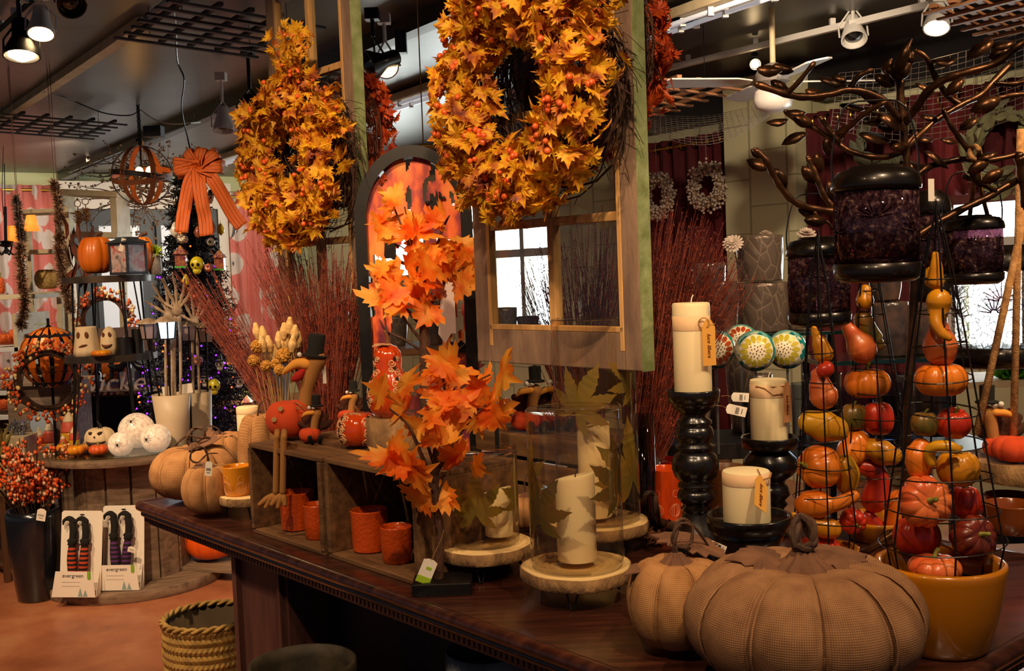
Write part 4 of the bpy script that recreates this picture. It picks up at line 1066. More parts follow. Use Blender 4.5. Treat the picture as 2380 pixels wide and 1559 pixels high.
e = maple('little orange maple in front of the crates, on a flat black base', bs, 0,
    [([(1018, 1375, 0), (1022, 1240, 0), (1012, 1160, 0), (1012, 1080, 0), (1018, 1000, 0), (1030, 920, 0)], .011, .006), ([(1015, 1130, 0), (985, 1070, -.02), (950, 990, -.03), (905, 950, -.03)], .006, .002),
     ([(1012, 1100, 0), (1050, 1040, 0), (1085, 985, .02), (1130, 940, .02)], .006, .002), ([(1018, 1010, 0), (1035, 930, .02), (1030, 880, .02), (1015, 830, .02)], .005, .002),
     ([(1030, 930, 0), (1080, 900, .03), (1140, 870, .03)], .004, .002), ([(1010, 1150, 0), (990, 1110, -.03), (960, 1090, -.03)], .004, .002), ([(1016, 1150, 0), (1035, 1110, 0)], .004, .002), ([(1012, 1090, 0), (985, 1000, -.04), (990, 960, -.04)], .004, .002)],
    [(985, 850, 2, 0), (1035, 835, 2, 0), (1060, 870, 2, .02), (1035, 895, 3, 0), (950, 925, 3, -.03), (905, 930, 2, -.02), (980, 985, 4, -.05), (1010, 960, 3, -.05), (905, 1035, 3, -.03), (960, 1070, 4, -.05), (940, 1105, 3, -.05), (985, 1135, 2, -.04), (1040, 1130, 3, 0),
     (1140, 885, 3, .02), (1165, 860, 2, .03), (1120, 950, 3, .02), (1060, 975, 3, 0), (1080, 1010, 3, 0), (1090, 1060, 3, 0), (1060, 930, 2, 0), (1130, 935, 2, .02), (1025, 1045, 3, -.03), (1155, 965, 1, .03), (1085, 900, 2, .02)], dF, .062, (.01, .0))
bg = MR((0, 0, 0), R(90), 0, 0)
q = W(1003, 1300, dF-.03)
tg = thing('product_tag', 'white and lime product tag hanging on the front maple', 'tag', q, rot=(0, R(25), .2))
obj('card', B().poly([(-.016, -.055), (.016, -.055), (.016, -.004), (.006, 0), (-.006, 0), (-.016, -.004)], .0008, M4.Rotation(R(90), 4, 'X')), m_paper, tg)
obj('green_print', B().box((0, -.0008, -.047), (.032, .0006, .015)).box((.002, -.0008, -.02), (.012, .0006, .006)), mat('lime_print', '9fc21e', .7), tg)
obj('string', B().tube([(0, 0, -.004), (.003, 0, .05), (0, 0, .07)], .0007, 4), m_twine, tg)
q = W(1014, 888, dF+.02)
tg = thing('product_tag', 'small green product tag at the crown of the front maple', 'tag', q, rot=(0, R(15), .2))
obj('card', B().poly([(-.013, -.045), (.013, -.045), (.013, -.003), (-.013, -.003)], .0008, M4.Rotation(R(90), 4, 'X')), m_paper, tg)
obj('green_print', B().box((0, -.0008, -.033), (.026, .0006, .016)), mat('green_print', '6f9a3c', .7), tg)
bs2 = W(990, 1120, 2.98); bs2 = V((bs2.x, bs2.y, .9))
maple('taller orange maple in front of the black arch', bs2, 0,
    [([(1000, 1190, 0), (990, 900, 0), (988, 800, 0), (985, 740, 0), (978, 690, 0)], .02, .011), ([(985, 760, 0), (945, 720, -.02), (910, 690, -.02), (885, 640, 0)], .007, .002), ([(978, 700, 0), (965, 610, 0), (935, 530, 0), (915, 480, 0)], .006, .002), ([(980, 690, 0), (1005, 600, 0), (1030, 530, 0), (1045, 500, 0)], .006, .002),
     ([(985, 740, 0), (1030, 660, .02), (1080, 620, .02)], .006, .002), ([(1030, 665, .02), (1050, 590, 0), (1060, 560, 0)], .004, .002), ([(965, 610, 0), (950, 520, 0), (940, 480, 0)], .004, .002), ([(985, 800, 0), (940, 740, -.02), (925, 715, -.02)], .005, .002), ([(988, 745, 0), (1005, 700, 0)], .004, .002)],
    [(935, 475, 3, 0), (905, 505, 2, 0), (915, 530, 2, 0), (985, 520, 1, 0), (990, 525, 4, 0), (975, 555, 5, -.02), (1010, 560, 3, 0), (1045, 520, 2, 0), (1075, 540, 2, .02), (1085, 560, 3, .02), (1000, 600, 5, -.03), (960, 625, 4, -.02), (895, 620, 3, 0), (885, 655, 2, -.02), (935, 660, 4, -.02), (985, 650, 5, -.03), (1040, 620, 3, 0), (1100, 615, 3, .03), (940, 700, 3, -.02), (1010, 700, 3, -.02), (1055, 650, 3, 0), (1115, 600, 2, .03), (910, 565, 2, 0), (1065, 590, 2, .02), (870, 715, 1, 0)], 2.98, .068, None)
# ---------------------------------------------------------------- long-legged stuffed bird
CT = 1.15
def crp(px, py): return G(px, py, CT+.002)
c = W(674, 978, 2.98); cz = CT+.003
e = thing('stuffed_turkey', 'big stuffed bird with an orange pumpkin body, top hat and dangling corduroy legs', 'soft toy', (c.x, c.y, cz))
loc = lambda px, py, dd=0: W(px, py, c.y+dd)-V((c.x, c.y, cz))
b = B(); pumpkin(b, .068, .112, 7, .1, M4.Translation((0, 0, 0)) @ M4.Rotation(R(0), 4, 'Y'), seg=70, dim=.12)
obj('pumpkin_body', b, m_felto, e, smooth='all')
b = B()
for px, py in ((652, 950), (637, 975)): b.lathe([(.0001, -.002), (.007, -.002), (.007, .002), (.0001, .002)], 16, M4.Translation(loc(px, py, -.062)) @ M4.Rotation(R(75), 4, 'X'))
obj('buttons', b, mat('tan_button', 'a8854c', .4), e, smooth=True)
b = B(); squash(b, [loc(708, 960), loc(712, 910), loc(722, 870), loc(735, 835)], [.018, .018, .022, .027], 16); obj('neck', b, m_tan, e, smooth='all')
b = B(); squash(b, [loc(712, 846, -.01), loc(690, 845, -.015), loc(668, 858, -.02), loc(658, 868, -.02)], [.017, .014, .009, .004], 12); obj('beak', b, m_orf, e, smooth='all')
b = B(); squash(b, [loc(704, 862, -.015), loc(692, 875, -.02), loc(684, 880, -.02)], [.009, .013, .009], 10); obj('red_wattle', b, m_redf, e, smooth='all')
obj('eye', B().sph(loc(696, 824, -.01), .0072), m_white, e, smooth='all')
b = B(); mh = M4.Translation(loc(732, 824)) @ M4.Rotation(R(10), 4, 'Y')
b.lathe([(.001, -.004), (.034, -.006), (.036, -.002), (.024, .002), (.022, .02), (.024, .05), (.022, .058), (.001, .06)], 28, mh); obj('top_hat', b, m_blackf, e, smooth=True)
for sx, kx, dd in ((641, 612, .0), (657, 640, -.03)):
    b = B(); b.tube(smooth_path([loc(sx+4, 1003, dd-.07), loc(sx+3, 1012, dd-.145), loc(sx+2, 1024, dd-.152), loc(sx+1, 1090, dd-.152), loc(sx, 1150, dd-.15)]), [.009]*3+[.0085]*14, 10); obj('leg', b, m_tan, e, smooth='all')
    b = B()
    for (x1, y1) in ((kx-8, 1172), (kx+6, 1178), (kx+22, 1172)): b2 = squash(b, [loc(sx, 1150, dd-.15), loc((sx+x1)/2, 1158, dd-.155), loc(x1, y1, dd-.16)], [.008, .009, .006], 9)
    obj('foot', b, m_tan, e, smooth='all')
b = B(); b.tube([loc(745, 870, .02), loc(752, 820, .02)], .001, 4).poly([(-.005, -.05), (.005, -.05), (.005, 0), (-.005, 0)], .0008, M4.Translation(loc(753, 850, .02)) @ M4.Rotation(R(90), 4, 'X')); obj('swing_ticket', b, m_paper, e)
obj('raffia_bow', B().tube(smooth_path([loc(685, 935, -.03), loc(700, 942, -.05), loc(715, 950, -.05), loc(730, 945, -.04)]), .0016, 5).tube(smooth_path([loc(700, 942, -.05), loc(688, 948, -.06), loc(700, 950, -.06), loc(710, 955, -.05)]), .0014, 5), m_twine, e)
def mini_turkey(lab, c, s, face=1, feath=True):
    e = thing('mini_turkey', lab, 'soft toy', c, scale=s)
    pumpkin(b := B(), .03, .042, 7, .1, seg=42); obj('pumpkin_body', b, m_felto, e, smooth='all')
    b = B(); squash(b, [(.012*face, 0, .035), (.016*face, 0, .06), (.022*face, 0, .08)], [.01, .011, .013], 12); obj('neck', b, m_tan, e, smooth='all')
    b = B(); squash(b, [(.012*face, -.008, .082), (-.006*face, -.012, .08), (-.016*face, -.014, .073)], [.007, .006, .002], 10); obj('beak', b, m_orf, e, smooth='all')
    b = B()
    for dx in (-.004, .008): b.sph((dx*face+.008*face, -.013, .096), .0052, n=10, k=8)
    obj('eyes', b, m_white, e, smooth='all')
    obj('top_hat', B().lathe([(.001, .098), (.019, .097), (.02, .1), (.012, .103), (.0125, .128), (.001, .131)], 20, M4.Translation((.022*face, 0, 0))), m_blackf, e, smooth=True)
    if feath:
        b = B()
        for k in range(7):
            a = R(25+22*k); squash(b, [(.012+.0*cos(a), .022, .03), (.012+.03*cos(a), .026, .03+.03*sin(a)), (.012+.046*cos(a), .024, .03+.05*sin(a))], [.006, .012, .007], 8)
        obj('tail_feathers', b, mat('brown_felt_feathers', '3a1c10', .95, c2='5c2a12', sc=30), e, smooth='all')
    b = B()
    for k in (-1, 1): squash(b, [(.01*k+.02, -.026, .006), (.012*k+.022, -.045, .008), (.014*k+.024, -.055, .02)], [.006, .007, .007], 8)
    obj('black_boots', b, m_blackf, e, smooth='all')
    return e
q = crp(718, 1030); mini_turkey('small stuffed bird with a tiny pumpkin, right beside the long-legged one', V((q.x, q.y+.02, CT+.002)), 1.0, 1)
q = crp(806, 985); mini_turkey('small stuffed bird with round eyes, behind the carved pumpkin', V((q.x, q.y+.02, CT+.002)), 1.0, 1)
# ---------------------------------------------------------------- carved ceramic pumpkins
m_lace = mat('cream_lace_relief', 'd9a878', .35, coat=.3); m_holed = mat('cutout_shade', '2a0f06', .8)  # dark beads paint the shade inside the cut holes
def carved(lab, p, R_, H, nr, prof=None, rz=0):
    e = thing('carved_ceramic_pumpkin', lab, 'ceramic pumpkin', p, rz, group='carved ceramic pumpkins')
    f = ribs(nr, .1, .5); pf = prof or pump_prof(R_, H, 18, dim=.12)
    b = B().lathe(pf, nr*12, None, lambda t, r, z, i: (r*f(t), z)); obj('body', b, m_ceramo2, e, smooth='all')
    lace = B(); ho = B()
    def rad(z):
        for (r0, z0), (r1, z1) in zip(pf, pf[1:]):
            if z0 <= z <= z1 and r1 > .01: return r0+(r1-r0)*(z-z0)/max(z1-z0, 1e-6)
        return 0
    for k in range(nr):
        if k % 2: continue
        t0 = 2*pi*(k+.5)/nr
        for j in range(5):
            zc = H*(.2+.14*j); s = 1 if j % 2 else -1; r = rad(zc)
            if not r: continue
            for (dx, dz, q, sp) in ((.22*s, 0, .2, 1), (-.3*s, .05, .14, -1)):
                pts = []
                for i in range(16):
                    a = i*.62*sp*s; w_ = q*R_*(1-i/18); x = dx*R_*.6+w_*cos(a); z = zc+dz*H+w_*sin(a); r2 = rad(z) or r
                    th = t0+x/r2; pts.append((r2*f(th)*1.015*cos(th), r2*f(th)*1.015*sin(th), z))
                lace.tube(pts, R_*.035, 6)
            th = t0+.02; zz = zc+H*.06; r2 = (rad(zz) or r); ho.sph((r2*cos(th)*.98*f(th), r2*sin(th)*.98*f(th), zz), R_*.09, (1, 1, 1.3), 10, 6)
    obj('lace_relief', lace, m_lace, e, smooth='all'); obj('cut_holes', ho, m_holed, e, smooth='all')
    b = B(); squash(b, [(0, 0, pf[-1][1]-.002), (.003, 0, pf[-1][1]+H*.1), (-.004, 0, pf[-1][1]+H*.2)], [R_*.12, R_*.09, R_*.08], 10); obj('stem', b, m_stemc, e, smooth='all')
    b = B(); leaf(b, V((0, 0, pf[-1][1]+.004)), (-1, -.5, 0), (0, 0, 1), R_*.8, MAPLE, .2, .1); obj('leaf_collar', b, m_lace, e, solid=.003)
    return e
m_ceramo2 = mat('glossy_orange_glaze', 'cc4410', .12, coat=.8); m_stemc = mat('brown_glazed_stem', '7a4a26', .4)
q = crp(828, 1045); carved('squat carved ceramic pumpkin on the crate', V((q.x, q.y+.045, CT+.001)), .058, .098, 8, rz=.35)
wb = crp(905, 1048); wbp = V((wb.x, wb.y+.05, CT+.001))
obj('wood_block', B().lathe([(.062, 0), (.064, .01), (.064, .078), (.062, .082), (.001, .082)], 36, None, lambda t, r, z, i: (r*(1+.02*sin(3*t)), z)), m_bark, smooth=True, label='round wood block carrying the tall carved ceramic gourd', cat='wood block', loc=wbp)
gp = [(.0005, .01), (.035, .0), (.052, .02), (.06, .05), (.055, .085), (.042, .11), (.036, .125), (.038, .145), (.036, .165), (.026, .18), (.012, .186), (.0005, .184)]
carved('tall gourd-shaped carved ceramic pumpkin on a wood block', wbp+V((-.0, .0, .083)), .055, .185, 8, gp, rz=.2)
# ---------------------------------------------------------------- twig bundles and dried flowers
def vase(lab, p, r, h, mt, name='vase'):
    return obj(name, B().lathe([(r*.7, 0), (r*.8, .005), (r, h*.5), (r*.9, h), (r*.85, h), (r*.93, h*.5), (.001, .01)], 32), mt, smooth='all', label=lab, cat='vase', loc=p)
m_dgl = mat('smoky_grey_ceramic', '3a3432', .3, coat=.4)
def bundle(lab, base_px, d, tips, n, **k):
    p = W(*base_px, d); p = V((p.x, p.y, .9)); e = thing('twig_bundle', lab, 'twig bundle', p)
    b = B(); twig_bundle(b, V((0, 0, .08)), [W(x, y, d+dd)-p for x, y, dd in tips], n, **k)
    obj('twigs', b, m_twig, e); return e, p
e, p = bundle('dense red brown twig bundle between the stuffed bird and the black arch', (775, 1010), 3.5, [(560, 560, .05), (640, 540, 0), (700, 545, -.1), (760, 560, -.2), (820, 570, -.25), (880, 640, -.2)], 420, r0=.0018)
vase('dark vase holding the red brown twigs left of the black arch', p, .07, .17, m_dgl)
e, p = bundle('red brown twig bundle leaning left across the dark tree', (690, 1020), 3.9, [(440, 650, .1), (400, 600, .1), (455, 720, .0), (480, 560, 0)], 170, spread=.02, r0=.0018)
vase('dark vase holding the left-leaning twigs', p, .05, .15, m_dgl)
e, p = bundle('red brown twig bundle to the right of the near old window', (1480, 1040), 2.95, [(1530, 480, 0), (1590, 490, 0), (1660, 520, 0), (1700, 560, 0), (1760, 620, 0)], 400, r0=.0017)
vase('dark vase holding the twigs right of the near old window', p, .07, .17, m_dgl)
e, p = bundle('red brown twigs seen through the panes of the near old window', (1370, 1040), 3.15, [(1180, 640, .1), (1240, 560, 0), (1330, 520, 0), (1400, 500, 0), (1470, 520, 0)], 260, r0=.0017)
vase('dark vase behind the tall hurricane', p, .07, .17, m_dgl)
# dried bouquet
p = W(655, 1010, 3.45); p = V((p.x, p.y, .9)); e = thing('dried_bouquet', 'bouquet of bunny tails and round seed heads behind the stuffed bird', 'dried flowers', p)
st = B(); bt = B(); bb2 = B()
for px, py in ((597, 770), (612, 778), (625, 800), (638, 820), (673, 757), (685, 775), (692, 790), (660, 770), (700, 800), (680, 800), (648, 790), (690, 815), (610, 800), (663, 795)):
    q = W(px, py, 3.45+U(-.05, .05))-p; ax = (q-V((0, 0, .1))).normalized()
    b2 = V((U(-.02, .02), U(-.02, .02), .08)); st.tube([b2, b2.lerp(q, .5)+V((0, 0, .01)), q], .0013, 4)
    squash(bt, [q-ax*.02, q, q+ax*.022], [.009, .0145, .008], 10)
for px, py, r in ((598, 805, .022), (660, 826, .026), (590, 838, .02), (618, 850, .018), (650, 860, .018), (640, 845, .015)):
    q = W(px, py, 3.42+U(-.04, .02))-p; b2 = V((U(-.02, .02), U(-.02, .02), .08)); st.tube([b2, b2.lerp(q, .5), q], .0015, 4)
    bb2.sph(q, r*.85, n=14, k=10)
    for k in range(160):
        v = rv(); bb2.ico(q+v*r*.9, .0028)
obj('stems', st, mat('straw_stems', '9a7a44', .8), e); obj('bunny_tails', bt, mat('cream_bunny_tail_fluff', 'e0bd80', 1, c2='c79a58', sc=120, bump=.8, bd=.004), e, smooth='all'); obj('seed_balls', bb2, mat('mustard_seed_heads', 'bd8a34', .9, c2='a06c20', sc=90), e)
vase('dark vase holding the dried bouquet', p, .05, .14, m_dgl)
# ---------------------------------------------------------------- wire cages of gourds
def cage(lab, px, base_py, d, apex_py, r0, z0, nring=8, lean=0):
    c = W(px, base_py, d); c = V((c.x, c.y, z0)); ap = W(px+lean, apex_py, d)-c
    e = thing('wire_cage', lab, 'plant support', c, group='wire cages'); b = B(); rb = B()
    for k in range(6):
        a = 2*pi*k/6+.35; lo = V((r0*.86*cos(a), r0*.86*sin(a), 0)); mid = V((r0*cos(a), r0*sin(a), ap.z*.12))
        b.tube([lo, mid, mid.lerp(ap, .5)+V((cos(a), sin(a), 0))*r0*.06, mid.lerp(ap, .85)+V((cos(a), sin(a), 0))*.01, ap+V((0, 0, .03*k/6))], .0018, 5)
    for j in range(nring):
        u = j/nring; zc = ap.z*(.12+.8*u); rr = r0*(1-u*.86)*1.03; cx = ap.x*(zc/ap.z); tl = U(-.1, .1); t2 = U(-.1, .1)
        rb.tube([(cx+rr*cos(t), rr*sin(t), zc+rr*(tl*cos(t)+t2*sin(t))) for t in [2*pi*k/28 for k in range(28)]], .0013, 4, closed=True)
    obj('upright_wires', b, m_black, e); obj('ring_wires', rb, m_black, e)
    return e
GC = {'y': m_yel, 'g': m_gold, 'o': m_org, 'r': m_redg, 'p': m_pinkg, 'd': m_darkg, 'b': m_brng}
CN = {'y': 'bright yellow', 'g': 'golden', 'o': 'orange', 'r': 'red-orange', 'p': 'salmon', 'd': 'dark red', 'b': 'mottled brown'}
def gourd(lab, px, py, rp, d, c, sh='pump', h=None, tilt=(0, 0), nr=8, pts=None, rad=None, stem=None, grp=None):
    p = W(px, py, d); k = d/FPX
    e = thing('pumpkin' if sh == 'pump' else 'gourd', lab, 'gourd', p, group=grp)
    if sh == 'pump':
        r = rp*k; hh = (h or rp*1.6)*k; m = M4.Rotation(tilt[1], 4, 'Y') @ M4.Rotation(tilt[0], 4, 'X') @ M4.Translation((0, 0, -hh/2))
        b = B(); pumpkin(b, r, hh, nr, .1, m, seg=nr*8, p=.55, wob=.03, dim=.14)
        obj('flesh', b, GC[c], e, smooth='all')
        z = hh*.9; sb = B(); squash(sb, [m @ V((0, 0, z-.004)), m @ V((.002, 0, z+r*.12)), m @ V((.006, 0, z+r*.28))], [r*.14, r*.09, r*.1], 8)
        obj('stem', sb, m_stemg, e, smooth='all')
    else:
        P = [W(x, y, d+dd)-p for x, y, dd in pts]; b = B(); squash(b, P, [q*k for q in rad], 20, nr, .05)
        obj('flesh', b, GC[c], e, smooth='all')
        if stem:
            sb = B(); squash(sb, [W(x, y, d+dd)-p for x, y, dd in stem], [5*k, 4*k, 3*k][:max(2, len(stem))] if len(stem) > 2 else [4.5*k, 3*k], 8); obj('stem', sb, m_stemg, e, smooth='all')
    return e
# near cage (C) in the ochre pot
pc = G(2187, 1502); pot = V((pc.x, pc.y, .9)); PR = 148*pc.y/FPX; PH = W(2187, 1303, pc.y).z-.9
e = thing('glazed_pot', 'large ochre glazed pot at the right end of the counter', 'plant pot', pot)
obj('pot_wall', B().lathe([(PR*.66, 0), (PR*.7, .004), (PR*.74, PH*.08), (PR*.9, PH*.5), (PR*.97, PH*.8), (PR*.985, PH*.9), (PR*1.0, PH*.97), (PR*.99, PH), (PR*.93, PH+.002), (PR*.87, PH-.004), (PR*.86, PH*.8), (PR*.6, PH*.25), (.001, PH*.2)], 64), m_potor, e, smooth='all')
obj('soil', B().lathe([(PR*.84, PH*.72), (PR*.4, PH*.74), (.001, PH*.735)], 32), mat('dark_filler', '1a0f0a', .9), e)
DC = pc.y; g = 'gourds in the near wire cage'
cage('wire cage cone standing in the large ochre pot', 2190, 1300, DC, 500, .104, .9+PH*.74, 9, -14)
gourd('salmon pumpkin sunk in the ochre pot, lowest in the near cage', 2172, 1322, 62, DC-.02, 'p', h=70, nr=9)
gourd('large salmon pumpkin with a stubby green stem facing out, low in the near cage', 2150, 1165, 63, DC-.02, 'p', h=104, tilt=(R(75), R(-18)), nr=9)
gourd('dark red pumpkin hanging over the rim, bottom right of the near cage', 2262, 1248, 55, DC+.0, 'd', h=84, tilt=(R(62), R(25)), nr=10)
gourd('red-orange pumpkin in shade, bottom left of the near cage', 2132, 1245, 55, DC+.06, 'r', h=95, nr=8)
gourd('red-orange pumpkin between the dark red and golden ones', 2242, 1165, 38, DC+.03, 'r', h=80)
gourd('golden pumpkin at the right, under the curved neck gourd', 2226, 1088, 50, DC-.01, 'g', h=88, nr=7)
gourd('orange gourd below the brown one, left in the near cage', 2135, 1062, 0, DC, 'o', 'g', pts=[(2136, 1085, 0), (2133, 1060, 0), (2140, 1040, 0)], rad=[30, 33, 24], nr=5)
gourd('yellow neck gourd lying across the near cage', 2190, 1045, 0, DC, 'y', 'g', pts=[(2165, 1075, -.03), (2160, 1052, -.03), (2175, 1038, -.04), (2205, 1038, -.05), (2222, 1044, -.05)], rad=[12, 14, 14, 14, 12], stem=[(2222, 1046, -.05), (2234, 1052, -.055)])
gourd('mottled brown pumpkin, left of the two under the big orange one', 2149, 985, 32, DC, 'b', h=62, nr=6)
gourd('red pumpkin, right of the two under the big orange one', 2216, 983, 40, DC, 'r', h=72, tilt=(R(20), 0), nr=7)
gourd('big ribbed orange pumpkin, middle of the near cage', 2187, 882, 60, DC, 'o', h=84, nr=9)
gourd('round pinkish gourd above the big orange pumpkin', 2185, 805, 0, DC, 'p', 'g', pts=[(2186, 815, 0), (2185, 803, 0), (2184, 790, 0), (2182, 765, 0)], rad=[37, 40, 36, 24])
gourd('curved yellow gourd bending down over the pinkish one', 2180, 740, 0, DC, 'g', 'g', pts=[(2182, 700, -.02), (2180, 725, -.02), (2176, 750, -.03), (2190, 775, -.04), (2205, 785, -.045)], rad=[29, 24, 15, 12, 8])
gourd('slim golden finger gourd at the top of the near cage', 2176, 620, 0, DC, 'g', 'g', pts=[(2175, 655, 0), (2176, 625, 0), (2174, 592, 0)], rad=[19, 15, 8])
gourd('small golden gourd tucked behind the finger gourd', 2162, 645, 0, DC+.04, 'g', 'g', pts=[(2164, 652, 0), (2162, 635, 0)], rad=[16, 15])
# left cage (A)
DA = 2.36
zA = W(1915, 1275, DA).z
def small_pot(lab, px, py, d, rp):
    c = W(px, py, d); c = V((c.x, c.y, .9)); r = rp*d/FPX; h = .055
    obj('glazed_bowl', B().lathe([(r*.7, 0), (r*.75, .004), (r*.97, h*.8), (r, h), (r*.93, h), (r*.85, h*.5), (.001, h*.4)], 48), m_potor, smooth='all', label=lab, cat='plant pot', loc=c); return c, h
cA, hA = small_pot('low amber bowl under the left wire cage', 1918, 1290, DA, 78)
cage('left wire cage cone, in front of the black lantern', 1918, 1290, DA, 560, .072, .9+hA*.5, 9, -18)
gourd('orange gourd hidden at the bottom of the left cage', 1905, 1265, 0, DA, 'r', 'g', pts=[(1880, 1272, 0), (1925, 1275, 0)], rad=[28, 30])
gourd('olive yellow gourd with a curved neck, bottom of the left cage', 1900, 1225, 0, DA, 'g', 'g', pts=[(1932, 1228, -.02), (1910, 1226, -.02), (1885, 1218, -.03), (1862, 1210, -.03), (1845, 1196, -.03)], rad=[24, 24, 15, 9, 7])
gourd('red pumpkin with green stem, right at the bottom of the left cage', 1982, 1210, 32, DA+.0, 'r', h=58, tilt=(R(100), R(10)), nr=9)
gourd('yellow-orange neck gourd lying along the left cage', 1905, 1172, 0, DA, 'o', 'g', pts=[(1880, 1172, -.02), (1905, 1172, -.02), (1940, 1172, -.03), (1975, 1158, -.03), (1985, 1152, -.03)], rad=[33, 33, 17, 15, 13])
gourd('yellow knobbly gourd at the right of the left cage', 1972, 1100, 0, DA+.03, 'y', 'g', pts=[(1968, 1125, 0), (1970, 1100, 0), (1965, 1080, 0)], rad=[24, 28, 24], nr=7)
gourd('ribbed orange pumpkin lying on its side in the left cage', 1903, 1085, 52, DA, 'o', h=94, tilt=(R(20), R(-80)), nr=7)
gourd('bright yellow squash in the left cage', 1915, 990, 0, DA, 'y', 'g', pts=[(1885, 982, 0), (1915, 990, 0), (1942, 997, 0)], rad=[30, 38, 30], nr=9)
gourd('salmon pear gourd, third from the top in the left cage', 1912, 905, 0, DA, 'p', 'g', pts=[(1914, 918, 0), (1908, 900, 0), (1902, 872, 0)], rad=[34, 28, 18])
gourd('small red-orange ball gourd in the left cage', 1918, 858, 0, DA-.03, 'r', 'g', pts=[(1916, 860, 0), (1920, 857, 0)], rad=[19, 19])
gourd('amber bottle gourd topping the left cage', 1905, 800, 0, DA, 'g', 'g', pts=[(1914, 822, 0), (1906, 800, 0), (1896, 778, 0), (1892, 765, 0)], rad=[23, 19, 10, 8])
# middle cage (B)
DB = 2.62
cB, hB = small_pot('amber bowl under the middle wire cage', 2045, 1285, DB, 92)
cage('middle wire cage cone, between the other two', 2045, 1285, DB, 560, .095, .9+hB*.5, 9, -28)
gourd('amber gourd just under the big black lantern', 2011, 690, 0, DB, 'g', 'g', pts=[(2010, 698, 0), (2011, 675, 0)], rad=[21, 14])
gourd('brown bottle gourd leaning right, top of the middle cage', 2020, 770, 0, DB+.02, 'b', 'g', pts=[(2006, 742, 0), (2014, 762, 0), (2030, 790, 0), (2040, 800, 0)], rad=[22, 22, 24, 16])
gourd('salmon pear gourd with a green crooked neck poking left', 1990, 790, 0, DB-.03, 'p', 'g', pts=[(2004, 812, 0), (1998, 800, 0), (1980, 775, 0), (1968, 757, 0)], rad=[34, 33, 19, 13], stem=[(1966, 754, 0), (1955, 744, 0), (1943, 742, 0)])
gourd('ribbed orange pumpkin, middle of the middle cage', 2014, 890, 53, DB, 'o', h=76, nr=8)
gourd('dark green-brown pumpkin behind the yellow squash', 1985, 968, 31, DB, 'b', h=68, nr=6)
gourd('deep red pumpkin in the middle cage', 2042, 972, 36, DB-.02, 'r', h=86, nr=6)
gourd('orange gourd under the green-brown pumpkin', 1985, 1040, 0, DB, 'o', 'g', pts=[(1980, 1050, 0), (1990, 1030, 0)], rad=[36, 34])
gourd('yellow gourd with a dark spot, right in the middle cage', 2052, 1048, 0, DB-.02, 'g', 'g', pts=[(2030, 1042, 0), (2050, 1052, 0), (2072, 1058, 0)], rad=[26, 32, 24])
gourd('red gourd curled like a pepper, low in the middle cage', 2030, 1120, 0, DB, 'r', 'g', pts=[(2005, 1085, 0), (2030, 1092, 0), (2042, 1120, 0), (2032, 1160, 0)], rad=[20, 26, 27, 32], nr=5)
gourd('orange gourd between the middle and near cages', 2090, 1190, 0, DB, 'o', 'g', pts=[(2088, 1168, 0), (2090, 1215, 0)], rad=[30, 34])
gourd('knobbly red gourd at the foot of the middle cage', 2025, 1225, 0, DB, 'r', 'g', pts=[(2020, 1200, 0), (2030, 1225, 0), (2015, 1255, 0)], rad=[15, 24, 20], nr=6)
# ---------------------------------------------------------------- black lanterns with purple glass
t = NT('purple_crackle_glass'); t.t.nodes.remove(t.b)
tr = t.n('BsdfTransparent'); gl = t.n('BsdfGlossy'); gl.inputs['Roughness'].default_value = .12; gl.inputs[0].default_value = lin('c09aa8')
vo = t.n('TexVoronoi'); vo.feature = 'DISTANCE_TO_EDGE'; vo.inputs['Scale'].default_value = 55; t.l(t.co((1, 1, .7)), vo.inputs['Vector'])
nz = t.noise(9, 3); t.l(t.ramp(nz, [(.35, '6a4658'), (.55, '94707f'), (.72, 'd0bcc4')]), tr.inputs[0])
bp = t.n('Bump'); bp.inputs['Strength'].default_value = .8; bp.inputs['Distance'].default_value = .003; t.l(vo.outputs[0], bp.inputs['Height']); t.l(bp.outputs[0], gl.inputs[1])
mp = t.n('MapRange'); mp.inputs[1].default_value = 0; mp.inputs[2].default_value = .06; mp.inputs[3].default_value = .5; mp.inputs[4].default_value = .12; t.l(vo.outputs[0], mp.inputs[0])
mx = t.n('MixShader'); t.l(mp.outputs[0], mx.inputs[0]); t.l(tr.outputs[0], mx.inputs[1]); t.l(gl.outputs[0], mx.inputs[2]); df = t.n('BsdfDiffuse'); n2 = t.noise(95, 4, None, .7); t.l(t.ramp(n2, [(.38, '1c1014'), (.55, '4a303a'), (.7, 'a08478')]), df.inputs[0]); m2 = t.n('MixShader'); m2.inputs[0].default_value = .45; t.l(mx.outputs[0], m2.inputs[1]); t.l(df.outputs[0], m2.inputs[2]); t.l(m2.outputs[0], t.out.inputs[0])
m_purp = t.m
m_lid = mat('black_brown_enamel_lid', '1a1410', .3, .4, coat=.4)
t = NT('clear_crackle_glass'); t.t.nodes.remove(t.b)
tr = t.n('BsdfTransparent'); gl = t.n('BsdfGlossy'); gl.inputs[0].default_value = lin('6a6a70'); gl.inputs['Roughness'].default_value = .25
vo = t.n('TexVoronoi'); vo.feature = 'DISTANCE_TO_EDGE'; vo.inputs['Scale'].default_value = 60; t.l(t.co((1, 1, .8)), vo.inputs['Vector'])
mp = t.n('MapRange'); mp.inputs[1].default_value = .03; mp.inputs[2].default_value = .1; mp.inputs[3].default_value = .85; mp.inputs[4].default_value = .2; t.l(vo.outputs[0], mp.inputs[0])
mx = t.n('MixShader'); t.l(mp.outputs[0], mx.inputs[0]); t.l(tr.outputs[0], mx.inputs[1]); t.l(gl.outputs[0], mx.inputs[2]); t.l(mx.outputs[0], t.out.inputs[0]); m_crack = t.m
